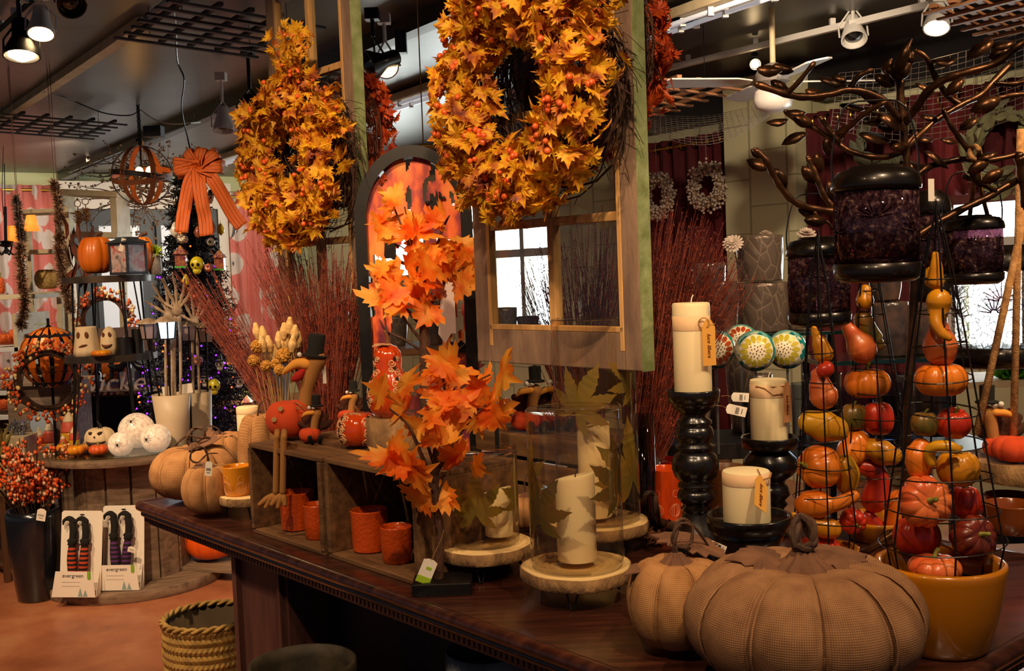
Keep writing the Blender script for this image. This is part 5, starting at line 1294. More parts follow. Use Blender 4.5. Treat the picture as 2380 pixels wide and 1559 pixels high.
def lantern(lab, px0, px1, pyt, pyb, d, label_tag=None, handle=.0, purple=None):
    cx = (px0+px1)/2; p = W(cx, pyb, d); r = (px1-px0)/2*d/FPX; h = W(cx, pyt, d).z-p.z
    e = thing('glass_lantern', lab, 'lantern', p, group='black lanterns')
    obj('base_pan', B().lathe([(r*.8, 0), (r*.93, .006), (r*.98, h*.06), (r*1.0, h*.16), (r*.96, h*.165), (.001, h*.15)], 48), m_lid, e, smooth='all')
    obj('glass_cylinder', B().lathe([(r*.955, h*.16), (r*.96, h*.5), (r*.955, h*.8)], 64), purple or m_purp, e, smooth='all')
    obj('domed_lid', B().lathe([(r*1.01, h*.79), (r*1.02, h*.83), (r*.99, h*.89), (r*.86, h*.955), (r*.62, h*.975), (r*.6, h*.995), (r*.55, h), (.001, h*.98)], 48), m_lid, e, smooth='all')
    # starburst relief on the glass
    sb = B()
    for a0 in range(0, 360, 60):
        for k in range(9):
            a = R(-80+20*k); th = R(a0+10); L = h*.16
            pts = [(r*.97*cos(th+s*L*sin(a)/r), r*.97*sin(th+s*L*sin(a)/r), h*(.42 if a0 % 120 else .55)+s*L*cos(a)) for s in (.15, .6, 1)]
            sb.tube(pts, [.0022, .0018, .0008], 4)
    obj('starburst_relief', sb, m_purp, e)
    if handle:
        obj('wire_handle', B().tube(smooth_path([(-r*.99, 0, h*.86), (-r*1.0, 0, h*.9+handle*.4), (-r*.7, 0, h+handle*.9), (0, 0, h+handle), (r*.7, 0, h+handle*.9), (r*1.0, 0, h*.9+handle*.4), (r*.99, 0, h*.86)]), .0018, 6), m_black, e)
    if label_tag:
        m = MR((r*label_tag[0], -r*.8, h*label_tag[1]), R(90), 0, .2)
        obj('price_card', B().poly([(-.006, -.04), (.006, -.04), (.006, 0), (-.006, 0)], .0008, m), m_paper, e)
    return e
lantern('large black lantern hanging in front of the metal tree trunk', 1940, 2138, 385, 655, 2.0, (.98, .85), .12)
lantern('black lantern hanging left of and below the largest one', 1833, 1978, 550, 758, 2.5, None, .1)
lantern('black lantern hanging at the right by a jute rope', 2195, 2330, 500, 660, 2.45, None, .1)
lantern('black lantern half hidden behind the largest one', 2120, 2210, 443, 700, 2.9, None, 0)
lantern('wide black lantern with clear crackled glass at the right edge', 2215, 2425, 570, 850, 3.0, None, 0, m_crack)
# ---------------------------------------------------------------- metal tree sculpture
tz = W(2118, 1200, 2.3); tz = V((tz.x, tz.y, .9)); DT = 2.3
e = thing('metal_tree_sculpture', 'branching dark bronze metal tree with leaves and a bird, hung with lanterns', 'metal sculpture', tz)
def zr(X, Y, dd=0): return W(1500+X/2.7045, Y/2.7045, DT+dd)-tz
tb2 = B()
BR = [([(1640, 3300, 0), (1650, 2500, 0), (1690, 1800, 0), (1660, 1400, .0), (1640, 1000, 0), (1620, 800, 0), (1605, 640, 0), (1600, 500, 0)], .009, .009),
 ([(700, 530, -.1), (880, 590, -.1), (1000, 610, -.08), (1150, 595, -.06), (1290, 565, -.04), (1480, 620, -.02), (1600, 760, 0)], .0075, .0085),
 ([(1290, 550, -.04), (1340, 480, -.05), (1420, 440, -.06)], .007, .006), ([(890, 585, -.1), (960, 520, -.12), (1060, 395, -.14)], .0065, .005),
 ([(880, 700, .05), (960, 760, .05), (1050, 800, .04), (1130, 850, .04), (1210, 900, .03), (1290, 950, .02), (1420, 985, 0), (1540, 980, 0), (1640, 930, 0), (1730, 840, 0), (1830, 750, .02), (1980, 660, .04), (2100, 600, .05), (2180, 520, .06), (2300, 400, .08)], .006, .0075),
 ([(1980, 660, .04), (1900, 600, .04), (1820, 480, .03), (1770, 370, .02), (1700, 320, .02)], .0075, .006), ([(1100, 740, .02), (1150, 810, .02), (1215, 890, .02)], .006, .007),
 ([(1215, 870, .03), (1290, 790, 0), (1400, 700, -.04), (1510, 640, -.06)], .007, .0055), ([(1630, 770, 0), (1700, 680, -.03), (1780, 570, -.06), (1880, 500, -.08), (2000, 460, -.1), (2200, 400, -.12), (2330, 300, -.14), (2420, 240, -.15)], .0095, .007),
 ([(690, 940, -.05), (760, 1010, -.05), (800, 1090, -.04), (860, 1190, -.03), (940, 1270, -.02), (1050, 1310, 0), (1190, 1330, .02), (1400, 1350, .05), (1660, 1450, 0)], .006, .009),
 ([(1020, 990, .02), (1060, 1070, .02), (1090, 1150, .02), (1130, 1240, .02), (1200, 1330, .02)], .006, .007), ([(1650, 1180, 0), (1700, 1110, 0), (1780, 1050, 0), (1900, 1015, .02), (2000, 1000, .03), (2150, 1010, .05), (2340, 970, .06)], .009, .006),
 ([(1650, 1540, 0), (1710, 1480, 0), (1850, 1390, .02), (2000, 1310, .04), (2150, 1240, .06), (2250, 1180, .07), (2420, 1090, .1)], .009, .008), ([(1870, 690, .0), (1920, 790, .0), (1980, 880, .02), (2040, 950, .03)], .005, .007),
 ([(2000, 1110, .04), (2100, 1150, .05), (2200, 1200, .06)], .005, .006), ([(1700, 840, 0), (1650, 900, 0), (1620, 960, 0)], .007, .008), ([(2210, 620, .05), (2300, 600, .05), (2400, 590, .05)], .006, .006), ([(2200, 525, -.05), (2300, 530, -.05), (2400, 510, -.05)], .006, .006), ([(1060, 1330, 0), (1100, 1380, 0), (1150, 1400, 0), (1180, 1440, 0)], .004, .003), ([(2350, 980, .05), (2370, 1080, .06), (2400, 1300, .06)], .012, .012)]
for pth, r0, r1 in BR:
    pp = smooth_path([zr(*q) for q in pth], 4); n = len(pp)
    tb2.tube(pp, [(r0+(r1-r0)*i/(n-1))*.98*(1+.12*sin(i*1.9)) for i in range(n)], 9)
    tb2.sph(pp[0], r0*.82, n=9, k=6); tb2.sph(pp[-1], r1*.82, n=9, k=6)
obj('branches', tb2, m_bronze, e, smooth='all')
for k_ in range(3):
    a = R(20+120*k_); obj('foot', B().tube([(0, 0, .12), (.1*cos(a), .1*sin(a), .04), (.17*cos(a), .17*sin(a), .006)], [.009, .008, .006], 8), m_bronze, e, smooth='all')
LV = [(850, 430, 20, 55, 0), (760, 445, 10, 60, 0), (840, 540, 35, 60, 0), (1060, 590, 25, 60, 0), (1170, 500, 10, 75, 1), (1225, 500, 200, 40, 0), (1500, 500, 20, 60, 0), (1420, 600, 20, 70, 0), (1290, 660, 5, 65, 1), (960, 700, 190, 50, 1), (980, 755, 25, 60, 0), (840, 765, 170, 55, 1), (950, 850, 165, 65, 1), (1260, 800, 160, 45, 1), (1430, 850, 10, 85, 1), (1450, 760, 150, 50, 1), (1540, 740, 25, 85, 1), (1520, 810, 180, 50, 1), (1145, 910, 80, 50, 0), (1760, 540, 20, 60, 1), (1790, 730, 5, 60, 1), (1955, 530, 140, 60, 1), (2160, 650, 160, 80, 0), (2040, 770, 150, 55, 1), (1890, 390, 170, 65, 1), (2120, 290, 150, 75, 1), (2260, 270, 170, 65, 1), (2240, 330, 160, 60, 0), (1750, 870, 0, 45, 1), (1900, 880, 10, 45, 1), (1830, 980, 30, 75, 1), (1680, 1030, 10, 80, 1), (1600, 920, 0, 50, 0), (2160, 970, 170, 50, 1), (2110, 1040, 150, 60, 0), (2080, 1100, 50, 60, 0), (2200, 1100, 150, 60, 0), (700, 970, 220, 35, 0), (715, 1040, 210, 55, 0), (840, 1110, 60, 60, 0), (1085, 1010, 75, 55, 0), (1020, 1090, 55, 55, 0), (1010, 1330, 20, 50, 0), (1060, 1385, 5, 60, 0), (1170, 1180, 70, 50, 0)]
lv = B()
for X, Y, ang, L, up in LV:
    o = zr(X, Y, U(-.03, .03)); a = R(-ang); kx = DT/FPX/2.7045; dx = V((cos(a), 0, sin(a))); nrm = V((U(-.4, .4), -1, 1.0 if up else .1)).normalized()
    leaf(lv, o-dx*L*kx, dx, nrm, L*kx*2.5, [(0, -.02), (.14, .1), (.24, .35), (.26, .55), (.17, .8), (0, 1), (-.17, .8), (-.26, .55), (-.24, .35), (-.14, .1)], .35, -.25)
obj('metal_leaves', lv, m_bronze, e, solid=.0018, smooth='all')
bd = B(); squash(bd, [zr(1530, 440, -.02), zr(1570, 440, -.02), zr(1610, 440, -.02), zr(1655, 400, -.02)], [.008, .021, .02, .008], 14); squash(bd, [zr(1660, 375, -.02), zr(1665, 345, -.02)], [.012, .011], 12)
bd.tube([zr(1675, 345, -.02), zr(1700, 350, -.02)], [.004, .001], 6); squash(bd, [zr(1600, 410, -.05), zr(1625, 340, -.06), zr(1672, 250, -.06)], [.013, .011, .003], 12); squash(bd, [zr(1540, 380, .02), zr(1520, 430, .02), zr(1560, 480, .0)], [.006, .013, .012], 10)
obj('bird', bd, m_bronze, e, smooth='all')
# jute knot over the right branch
obj('jute_loop', B().tube([zr(2070+30*cos(t), 960+40*sin(t)*1.0, .03*sin(2*t))+tz for t in [2*pi*k/16 for k in range(16)]], .006, 7, closed=True).tube([zr(2080, 990)+tz, zr(2060, 1180, .1)+tz, zr(2040, 1350, .15)+tz], .005, 6).tube([zr(2085, 990)+tz, zr(2110, 1200, .1)+tz, zr(2150, 1350, .15)+tz], .005, 6), m_twine, smooth='all', label='jute loop tied on a branch above the right lantern', cat='rope')
# ---------------------------------------------------------------- rope-hung log shelf at the right edge
DS = 2.75
ps = W(2400, 1095, DS); rs = 148*DS/FPX
e = thing('hanging_log_shelf', 'log slice shelf hung on two jute ropes at the right edge', 'hanging shelf', ps)
def fn(t, rr, z, i): return rr*(1+.02*sin(3*t+1)), z
zt = (W(2400, 1062, DS).z-ps.z)
obj('log_slice', B().lathe([(rs*.97, zt-.05), (rs, zt-.04), (rs, zt-.008), (rs*.98, zt)], 48, None, fn), m_bark, e, smooth=True)
obj('sawn_top', B().lathe([(.001, zt-.001), (rs*.98, zt-.0005)], 48, None, fn), M_SLAB, e)
L_ = lambda px, py, dd=0: W(px, py, DS+dd)-ps
for a_, c_ in (((2270, 1010), (2385, 480)), ((2354, 1085), (2372, 300))):
    obj('jute_rope', B().tube([L_(*a_, -.03), L_((a_[0]+c_[0])/2, (a_[1]+c_[1])/2, -.0), L_(*c_, .0)], .0095, 8), m_twine, e, smooth='all')
obj('ceiling_rope', B().tube([L_(2385, 480), L_(2392, 100)], .006, 6), m_twine, e)
q = W(2325, 1040, DS); mini_turkey('stuffed bird with black boots up, on the rope-hung log shelf', V((q.x, q.y, ps.z+zt)), 1.5, -1)
q = W(2352, 1045, DS-.06); e = obj('felt_pumpkin', pumpkin(B(), .055, .07, 7, .1, seg=56), m_felto, smooth='all', label='plump orange felt pumpkin on the rope-hung log shelf', cat='soft toy', loc=V((q.x+.005, q.y, ps.z+zt)))
# brown cups below it
for lab, px, py, rp, d, mt in (('brown glazed pot at the right edge below the hanging shelf', 2350, 1305, 60, 2.5, mat('brown_orange_glaze', '7a3a0e', .2, coat=.5)), ('maroon glazed pot behind the brown one at the right edge', 2345, 1250, 55, 2.75, m_cerammr), ('small maroon cup between the near cage and the brown pot', 2272, 1270, 24, 2.7, m_cerammr)):
    q = W(px, py, d); r = rp*d/FPX; q = V((q.x, q.y, .9+.035)); h = W(px, {60: 1170, 55: 1150, 24: 1178}[rp], d).z-q.z
    obj('glazed_cup', cup(B(), r, h, .86), mt, smooth=True, label=lab, cat='cup', loc=q)
e = obj('black_riser', B().box(W(2345, 1310, 2.62)*1.0, (.2, .3, .02)), m_black, label='low black wire riser under the brown and maroon pots', cat='riser', loc=(0, 0, 0))
e.location.z = .925-W(2345, 1310, 2.62).z
# ---------------------------------------------------------------- cable spool table
SD = 5.75
sc_ = W(300, 1060, SD); SX, SY = sc_.x, sc_.y; SR = .475; SZ = .735
m_spool = wood('weathered_grey_plywood', '5f4a38', '9a7f66', 4, 'x', .75, .4)
e = thing('cable_spool_table', 'big wooden cable spool used as a round table', 'table', (SX, SY, 0), R(20))
for nm, z0, z1, rr in (('base_disc', .0, .055, 1.0), ('top_disc', .69, SZ, .97)):
    obj(nm, B().lathe([(SR*rr-.004, z0), (SR*rr, z0+.006), (SR*rr, z1-.006), (SR*rr-.004, z1)], 64), m_spool, e, smooth=True)
b = B(); n = 14
for k in range(n):
    a = 2*pi*k/n; b.box((.27*cos(a), .27*sin(a), .37), (.03, .115, .64), M4.Rotation(a, 4, 'Z'))
obj('barrel_staves', b, m_spool, e, bevel=.004)
obj('glass_top', B().lathe([(SR*.99, SZ+.0005), (SR*.99, SZ+.006)], 64), glassm('table_glass', 'e4e8e2', .03), e, smooth=True)
def sp(px, py, z=SZ+.006): return G(px, py, z)
# ---------------------------------------------------------------- tiered wire stand
ST = W(272, 1030, SD+.05); stx, sty = ST.x, ST.y
e = thing('tiered_stand', 'two-tier round metal-rimmed display stand on the spool table', 'display stand', (stx, sty, SZ+.006))
zt1 = W(272, 640, SD).z-SZ-.006; zt2 = W(266, 822, SD).z-SZ-.006
for nm, zz, rr, dx in (('upper_tier', zt1, .228, .0), ('lower_tier', zt2, .238, -.012)):
    obj(nm, B().lathe([(rr-.002, zz-.035), (rr, zz-.035), (rr, zz), (rr-.004, zz), (rr-.005, zz-.006), (.001, zz-.006)], 48), mat('grey_metal_rim', '3c3630', .45, .5, c2='5a4a3c', sc=8), e, smooth=True)
for k in range(4):
    a = R(45+90*k); c, s = cos(a), sin(a)
    obj('leg', B().tube([(c*.205, s*.205, zt2-.03), (c*.235, s*.235, .0)], .007, 8).tube([(c*.17, s*.17, zt2-.03), (c*.232, s*.232, .0)], .004, 6), m_black, e, smooth=True)
for k in range(4):
    a = R(45+90*k); c, s = cos(a), sin(a)
    obj('upright', B().tube([(c*.19, s*.19, zt1-.03), (c*.205, s*.205, zt2)], .006, 8).tube([(c*.15, s*.15, zt1-.03), (c*.2, s*.2, zt2)], .004, 6), m_black, e, smooth=True)
ZU = SZ+.006+zt1; ZL = SZ+.006+zt2-.0
m_pumpo = mat('smooth_orange_pumpkin', 'e5771c', .4, c2='d9660f', sc=8, coat=.15)
def at(px, z, d): q = W(px, 600, d); x = ray(px, 659-(z-1.6)*FPX/d); p = CAM+x*(d/x.y); return V((p.x, p.y, z))
def tallpump(lab, px, d, wpx, hpx, z, leafc=True):
    p = at(px, z, d); k = d/FPX
    e = thing('orange_pumpkin', lab, 'pumpkin', p, U(0, 1)); b = B(); pumpkin(b, wpx*k/2, hpx*k, 9, .07, None, seg=72, dim=.1, p=.5); obj('shell', b, m_pumpo, e, smooth='all')
    if leafc:
        b = B()
        for k2 in range(5): a = 1.3*k2; leaf(b, V((0, 0, hpx*k*.93)), (cos(a), sin(a), -.25), (0, 0, 1), wpx*k*.42, OVAL, .4, .1)
        obj('dried_leaves', b, mat('tan_dried_leaf', '9c7a4c', .8), e)
    b = B(); squash(b, [(0, 0, hpx*k*.9), (.01, 0, hpx*k*1.0), (.03, 0, hpx*k*1.03)], [.014, .011, .012], 8); obj('stem', b, m_stem, e, smooth='all')
    return e
tallpump('tall orange pumpkin on the left of the upper tier', 226, SD-.03, 82, 96, ZU)
tallpump('orange pumpkin mostly hidden behind the little lantern', 330, SD+.08, 62, 92, ZU)
# small lantern
p = at(300, ZU+.002, SD-.1); e = thing('candle_lantern', 'small grey lantern with printed glass between the two orange pumpkins', 'lantern', p, R(-28)); w_, h = .062, .2
fr = B()
for sx in (-1, 1):
    for sy in (-1, 1): fr.box((sx*w_, sy*w_, h*.42), (.012, .012, h*.8))
for z in (.006, h*.8): fr.box((0, 0, z), (2*w_+.012, 2*w_+.012, .014))
obj('frame', fr, mat('slate_metal', '3d4048', .5, .4), e, bevel=.001)
obj('roof', B().lathe([(.11, h*.82), (.112, h*.84), (.06, h*.93), (.055, h*.98), (.001, h*.99)], 4, M4.Rotation(R(45), 4, 'Z')), m_slate, e)
g_ = B()
for sx, sy in ((1, 0), (-1, 0), (0, 1), (0, -1)): g_.box((sx*w_, sy*w_, h*.42), (.002 if sx else 2*w_-.012, .002 if sy else 2*w_-.012, h*.76))
obj('printed_glass', g_, mat('orange_and_grey_printed_glass', 'c0b0b0', .3, ramp=[(.35, 'b23a20'), (.5, 'c9b4b0'), (.7, '4a4448')], sc=22), e)
obj('price_card', B().poly([(-.012, -.07), (.012, -.07), (.012, 0), (-.012, 0)], .001, MR((.045, -.06, h*.93), R(90), R(20), R(28))), m_paper, e)
# white pot with succulent
p = at(362, ZU, SD+.1); e = thing('white_pot', 'white speckled pot with a lime succulent, right on the upper tier', 'plant pot', p)
obj('pot_wall', B().lathe([(.03, 0), (.036, .02), (.03, .11), (.026, .11), (.03, .1), (.001, .02)], 24), mat('speckled_white_ceramic', 'd9cbb4', .5, c2='b8a78c', sc=60), e, smooth=True)
b = B()
for k in range(40): leaf(b, V((0, 0, .11)), rv()+V((0, 0, .8)), rv(), .055, OVAL, .2, .1)
obj('succulent_leaves', b, mat('lime_green_leaves', '9ab02c', .5), e)
# pinecones on picks and corn husks
for lab, px, py in (('pinecone pick, left of two above the orange pumpkin', 182, 505), ('pinecone pick, right of two above the orange pumpkin', 200, 500)):
    q = W(px, py, SD+.15); e = thing('pinecone', lab, 'pinecone', q); b = B()
    for i in range(9):
        for j in range(10):
            a = j*2*pi/10+i*.3; r = .034*sin(pi*(i+1.2)/10.5); leaf(b, V((r*.5*cos(a), r*.5*sin(a), -.035+.008*i)), (cos(a), sin(a), .5), (-cos(a)*.3, -sin(a)*.3, 1), .022, OVAL, .2, .1)
    obj('scales', b, mat('gold_tipped_pinecone', '6b4420', .6, c2='c79b4a', sc=60), e)
    obj('wire_loop', B().tube([(0, 0, -.1), (0, 0, .06)], .003, 5).tube([(.018*cos(t), 0, .075+.018*sin(t)) for t in [k*pi/6 for k in range(12)]], .0025, 5, closed=True), m_stem, e)
q = W(180, 630, SD+.16); e = thing('corn_husk_bundle', 'dried dark corn husks hanging left of the orange pumpkin', 'dried plant', q); b = B()
for k in range(26): 
    o = V((U(-.05, .07), U(-.02, .02), U(-.05, .2))); leaf(b, o, (U(-.4, .4), U(-.3, .3), U(.6, 1)*rnd.choice((-1, 1))), rv(), U(.1, .2), [(0, 0), (.07, .2), (.09, .5), (.05, .8), (0, 1), (-.05, .8), (-.09, .5), (-.07, .2)], .4, .3)
obj('husks', b, mat('dark_and_rust_husk', '38201a', .8, c2='8a3c1c', sc=9), e)
# ghosts
m_gh = mat('cream_bisque', 'e2caa2', .6)
def ghost(lab, px, wpx, hpx, top, d, mouth):
    p = at(px, ZL+.001, d); k = d/FPX; r = wpx*k/2; h = hpx*k
    e = thing('ghost_lantern', lab, 'ghost decoration', p, group='ceramic ghosts')
    pr = [(r, 0), (r*.97, h*.2), (r*.85, h*.6), (r*.78, h*.95), (r*.74, h), (r*.68, h*.99), (r*.7, h*.9)] if top else [(r, 0), (r*1.0, h*.3), (r*.92, h*.6), (r*.72, h*.8), (r*.4, h*.94), (.001, h)]
    obj('body', B().lathe(pr, 40, None, lambda t, rr, z, i: (rr*(1+.03*cos(9*t)*(1-z/h)), z)), m_gh, e, smooth='all')
    b = B(); rr = lambda z: (r*(1-.24*z/h) if top else r*(.98 if z < h*.5 else .93))+.002
    for s in (-1, 1):
        z = h*.72; th = -pi/2+s*.38; b.sph((rr(z)*.96*cos(th), rr(z)*.96*sin(th), z), r*.16, (1, .5, 1.7), 12, 8)
    if mouth: b.tube([(rr(h*.4)*cos(-pi/2+a), rr(h*.4)*sin(-pi/2+a), h*.4-h*.1*cos(a*2.2)) for a in [-.6, -.4, -.2, 0, .2, .4, .6]], [.002, .006, .009, .01, .009, .006, .002], 6)
    else: b.tube([(rr(h*.35)*cos(-pi/2+a), rr(h*.35)*sin(-pi/2+a), h*.36+a*.015) for a in [-.3, 0, .2, .4]], [.002, .007, .006, .002], 6)
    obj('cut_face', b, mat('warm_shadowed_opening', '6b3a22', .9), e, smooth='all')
ghost('flat-topped frowning ghost lantern on the lower tier', 203, 60, 68, 1, SD-.1, 0)
ghost('pointed grinning ghost lantern on the lower tier', 256, 42, 66, 0, SD-.06, 1)
def spump(lab, px, py, z, d, wpx, hpx, mt, name='mini_pumpkin', nr=7):
    p = at(px, z, d); k = d/FPX; e = thing(name, lab, 'mini pumpkin', p, U(0, 3), group='mini pumpkins'); b = B(); pumpkin(b, wpx*k/2, hpx*k, nr, .12, None, seg=56); obj('shell', b, mt, e, smooth='all')
    b = B(); squash(b, [(0, 0, hpx*k*.85), (.003, 0, hpx*k*1.15)], [.005, .004], 7); obj('stem', b, m_stemg, e, smooth='all'); return e
m_glossy = mat('glossy_yellow_orange_glass', 'e89a14', .12, c2='d9641a', sc=14, coat=.8)
spump('glossy flat pumpkin on the lower tier between the ghosts', 235, 0, ZL+.001, SD-.2, 46, 17, m_glossy)
for lab, px, r, h, d in (('short square-shouldered black candle on the lower tier', 290, .04, .088, SD-.08), ('taller black candle at the right of the lower tier', 322, .03, .128, SD-.02)):
    p = at(px, ZL+.001, d); e = thing('black_candle', lab, 'candle', p); obj('wax', B().lathe([(r, 0), (r, h), (r*.9, h+.001), (.001, h-.004)], 28), mat('black_wax', '0c0a0a', .5), e, smooth=True); obj('wick', B().tube([(0, 0, h-.005), (0, 0, h+.01)], .0015, 5), m_white, e)
obj('greeting_card_row', B().box(at(322, ZL+.001, SD+.12)+V((-.09, .0, .068)), (.36, .006, .135), M4.Rotation(R(3), 4, 'Z')), mat('mauve_grey_card', '6d5a58', .8), label='row of mauve cards behind the ghosts and candles', cat='cards')
# ---------------------------------------------------------------- things on the spool top
TZ = SZ+.0065
for lab, px, y_, w_, h in (('yellow glass pumpkin at the far left of the spool top', 146, 0, 30, 22), ('yellow glass pumpkin nearest the spool edge', 178, 0, 44, 27), ('yellow glass pumpkin right behind the nearest one', 195, 0, 30, 21)):
    spump(lab, px, 0, TZ, {146: SD-.22, 178: SD-.34, 195: SD-.24}[px], w_, h, m_glossy)
e = spump('orange cross-hatched mini pumpkin beside the yellow ones', 229, 0, TZ, SD-.36, 44, 27, mat('cross_hatched_orange_ceramic', 'd8581c', .4, bump=1, bsc=90), nr=8)
# grinning white pumpkin
p = at(234, TZ, SD-.22); k = SD/FPX; e = thing('jack_o_lantern', 'cream grinning jack-o-lantern on the spool table', 'jack-o-lantern', p)
r, h = .078, .13; pumpkin(b := B(), r, h, 8, .07, seg=64, dim=.1); obj('shell', b, m_gh, e, smooth='all')
b = B()
def onf(x, z, q=1.0): th = -pi/2+x/r; zz = (z-h/2)/(h/2); rr = r*max(.1, 1-zz*zz)**.375*q; return V((rr*cos(th), rr*sin(th), z))
b.tube([onf(x, .062-.026*cos(x/r*1.5)+.01) for x in [-.055, -.04, -.02, 0, .02, .04, .055]], [.002, .007, .011, .012, .011, .007, .002], 6)
for s in (-1, 1): b.tube([onf(s*.018, .098-.002*s), onf(s*.032, .103), onf(s*.046, .107)], [.008, .009, .002], 6)
b.sph(onf(0, .085), .005, n=6, k=4); obj('carved_face', b, mat('dark_brown_paint', '33180c', .7), e, smooth='all')
b = B(); squash(b, [(0, 0, h*.85), (.004, 0, h*1.02), (-.008, 0, h*1.2)], [.014, .008, .005], 8); obj('stem', b, m_black, e, smooth='all')
# crackle globes with spiders
t = NT('faint_glow_crackle_globe'); _f = t.noise(60, 4); t.l(t.ramp(_f, [(.35, 'c9a88c'), (.55, 'efe0cc')]), t.b.inputs[0]); t.b.inputs['Roughness'].default_value = .15; t.b.inputs['Emission Color'].default_value = lin('ffd9b0'); t.b.inputs['Emission Strength'].default_value = .28; t.bump(_f, .4, .002); m_globe = t.m  # faint warm glow put into the glass
def globe(lab, px, d, dpx, sx, sz):
    k = d/FPX; r = dpx*k/2; p = at(px, TZ, d); e = thing('crackle_globe', lab, 'glass globe', p, group='crackle globes with spiders')
    obj('globe', B().lathe([(r*.45, 0)]+[(r*cos(a), r*.9+r*sin(a)) for a in [R(-62+152*i/16) for i in range(17)]], 40), m_globe, e, smooth='all')
    c = V((sx*r, -sqrt(max(0.02, 1-sx*sx-sz*sz))*r, r*.9+sz*r))*1.0; nrm = (c-V((0, 0, r*.9))).normalized(); u = nrm.cross(V((0, 0, 1))); u = u.normalized() if u.length > .1 else V((1, 0, 0)); v = nrm.cross(u)
    b = B(); b.sph(c+nrm*.004, .005, n=8, k=6); b.sph(c+nrm*.004+v*.007, .0035, n=8, k=6); q = r*.3
    for s in (-1, 1):
        for j in range(4):
            a = R(-55+36*j); dd = u*s*cos(a)+v*sin(a); b.tube([c+nrm*.004, c+dd*q*.5+nrm*.009, c+dd*q+nrm*(-.004)], .0009, 4)
    obj('black_spider', b, m_black, e)
globe('largest crackle globe with a spider, at the back of three', 320, SD-.12, 84, .0, .62)
globe('smallest crackle globe with a spider, front of three', 282, SD-.38, 58, .1, .1)
globe('brightest crackle globe with a spider, right of three', 364, SD-.3, 68, -.3, .1)
# candy corns
def corn(lab, px, z, d, wpx, hpx):
    k = d/FPX; r = wpx*k/2; h = hpx*k; p = at(px, z, d); e = thing('candy_corn', lab, 'candy corn decoration', p, group='candy corn decorations')
    f = lambda z: r*(1-.25*(z/h))*(1-(z/h)**4*.9)
    for nm, a, c, mt in (('yellow_base', 0, .3, m_yel), ('red_band', .3, .66, mat('salmon_red_paint', 'd45a40', .5)), ('white_tip', .66, 1, m_gh)):
        pr = [(max(f(h*(a+(c-a)*i/6)), .001), h*(a+(c-a)*i/6)) for i in range(7)]
        obj(nm, B().lathe(pr, 24), mt, e, smooth='all')
corn('largest candy corn on the spool table', 163, TZ, SD+.2, 44, 68); corn('middle candy corn in front of the largest one', 173, TZ, SD+.02, 26, 44); corn('smallest candy corn at the left of the spool table', 147, TZ, SD-.0, 18, 26)
# riser holding more of them, left of the spool
e = thing('wooden_cabinet', 'rough wooden cabinet behind the berry wreath, left of the spool', 'cabinet', W(100, 1180, 6.5)*1.0); q = e.location; e.location = (q.x, q.y, 0)
zc = W(95, 1048, 6.5).z
obj('body', B().box((0, .2, zc/2), (.34, .3, zc)), m_spool, e, bevel=.004); obj('planks', B().box((0, .2, zc+.2), (.4, .3, .4)).box((-.02, .19, zc+.41), (.55, .36, .025)), m_spool, e, bevel=.003)
e2 = obj('ledge', B().box((0, -.05, zc-.012), (.4, .25, .024)), m_spool, e)
corn('candy corn with a white tip on the ledge left of the spool', 93, zc+.001, 6.4, 28, 62); corn('tall candy corn with a faded tip left of the spool', 118, zc+.001, 6.42, 34, 78); corn('tiny candy corn at the left end of the ledge', 73, zc+.001, 6.42, 18, 42)
obj('moon_disc', B().lathe([(.075, -.006), (.08, 0), (.075, .006)], 32, M4.Translation(W(100, 985, 6.48)) @ M4.Rotation(R(80), 4, 'X')), mat('pale_blue_tin', 'a9b6c2', .4, .3), smooth=True, label='pale blue round tin disc behind the candy corns', cat='decoration')
# ---------------------------------------------------------------- tall vases with skeleton arms and solar lanterns
m_bone = mat('aged_bone_plastic', 'cdb69a', .6, c2='9a8068', sc=18); m_cream2 = mat('ivory_ceramic', 'd8c2a2', .45)
VD = SD-.12
pv = at(405, TZ, VD)
def tvase(lab, p, r, h): obj('tall_vase', B().lathe([(r*.7, 0), (r*.72, .004), (r*.85, h*.5), (r, h), (r*.95, h), (r*.8, h*.5), (.001, .01)], 40), m_cream2, smooth='all', label=lab, cat='vase', loc=p)
VH = W(405, 915, VD).z-TZ
tvase('ivory flared vase holding skeleton arms, on the right of the spool', pv, .1, VH)
pv2 = at(455, TZ, VD+.3); pv2.z = .30; 
e = thing('side_stool', 'small plain stool under the second ivory vase', 'stool', (pv2.x, pv2.y, 0)); obj('seat', B().lathe([(.13, .27), (.13, .3), (.001, .3)], 32), m_spool, e, smooth=True)
for k in range(3): obj('leg', B().tube([(.08*cos(k*2.1), .08*sin(k*2.1), .27), (.11*cos(k*2.1), .11*sin(k*2.1), 0)], .012, 6), m_spool, e)
tvase('second ivory flared vase, just behind the first', pv2, .1, W(455, 910, VD+.3).z-.3)
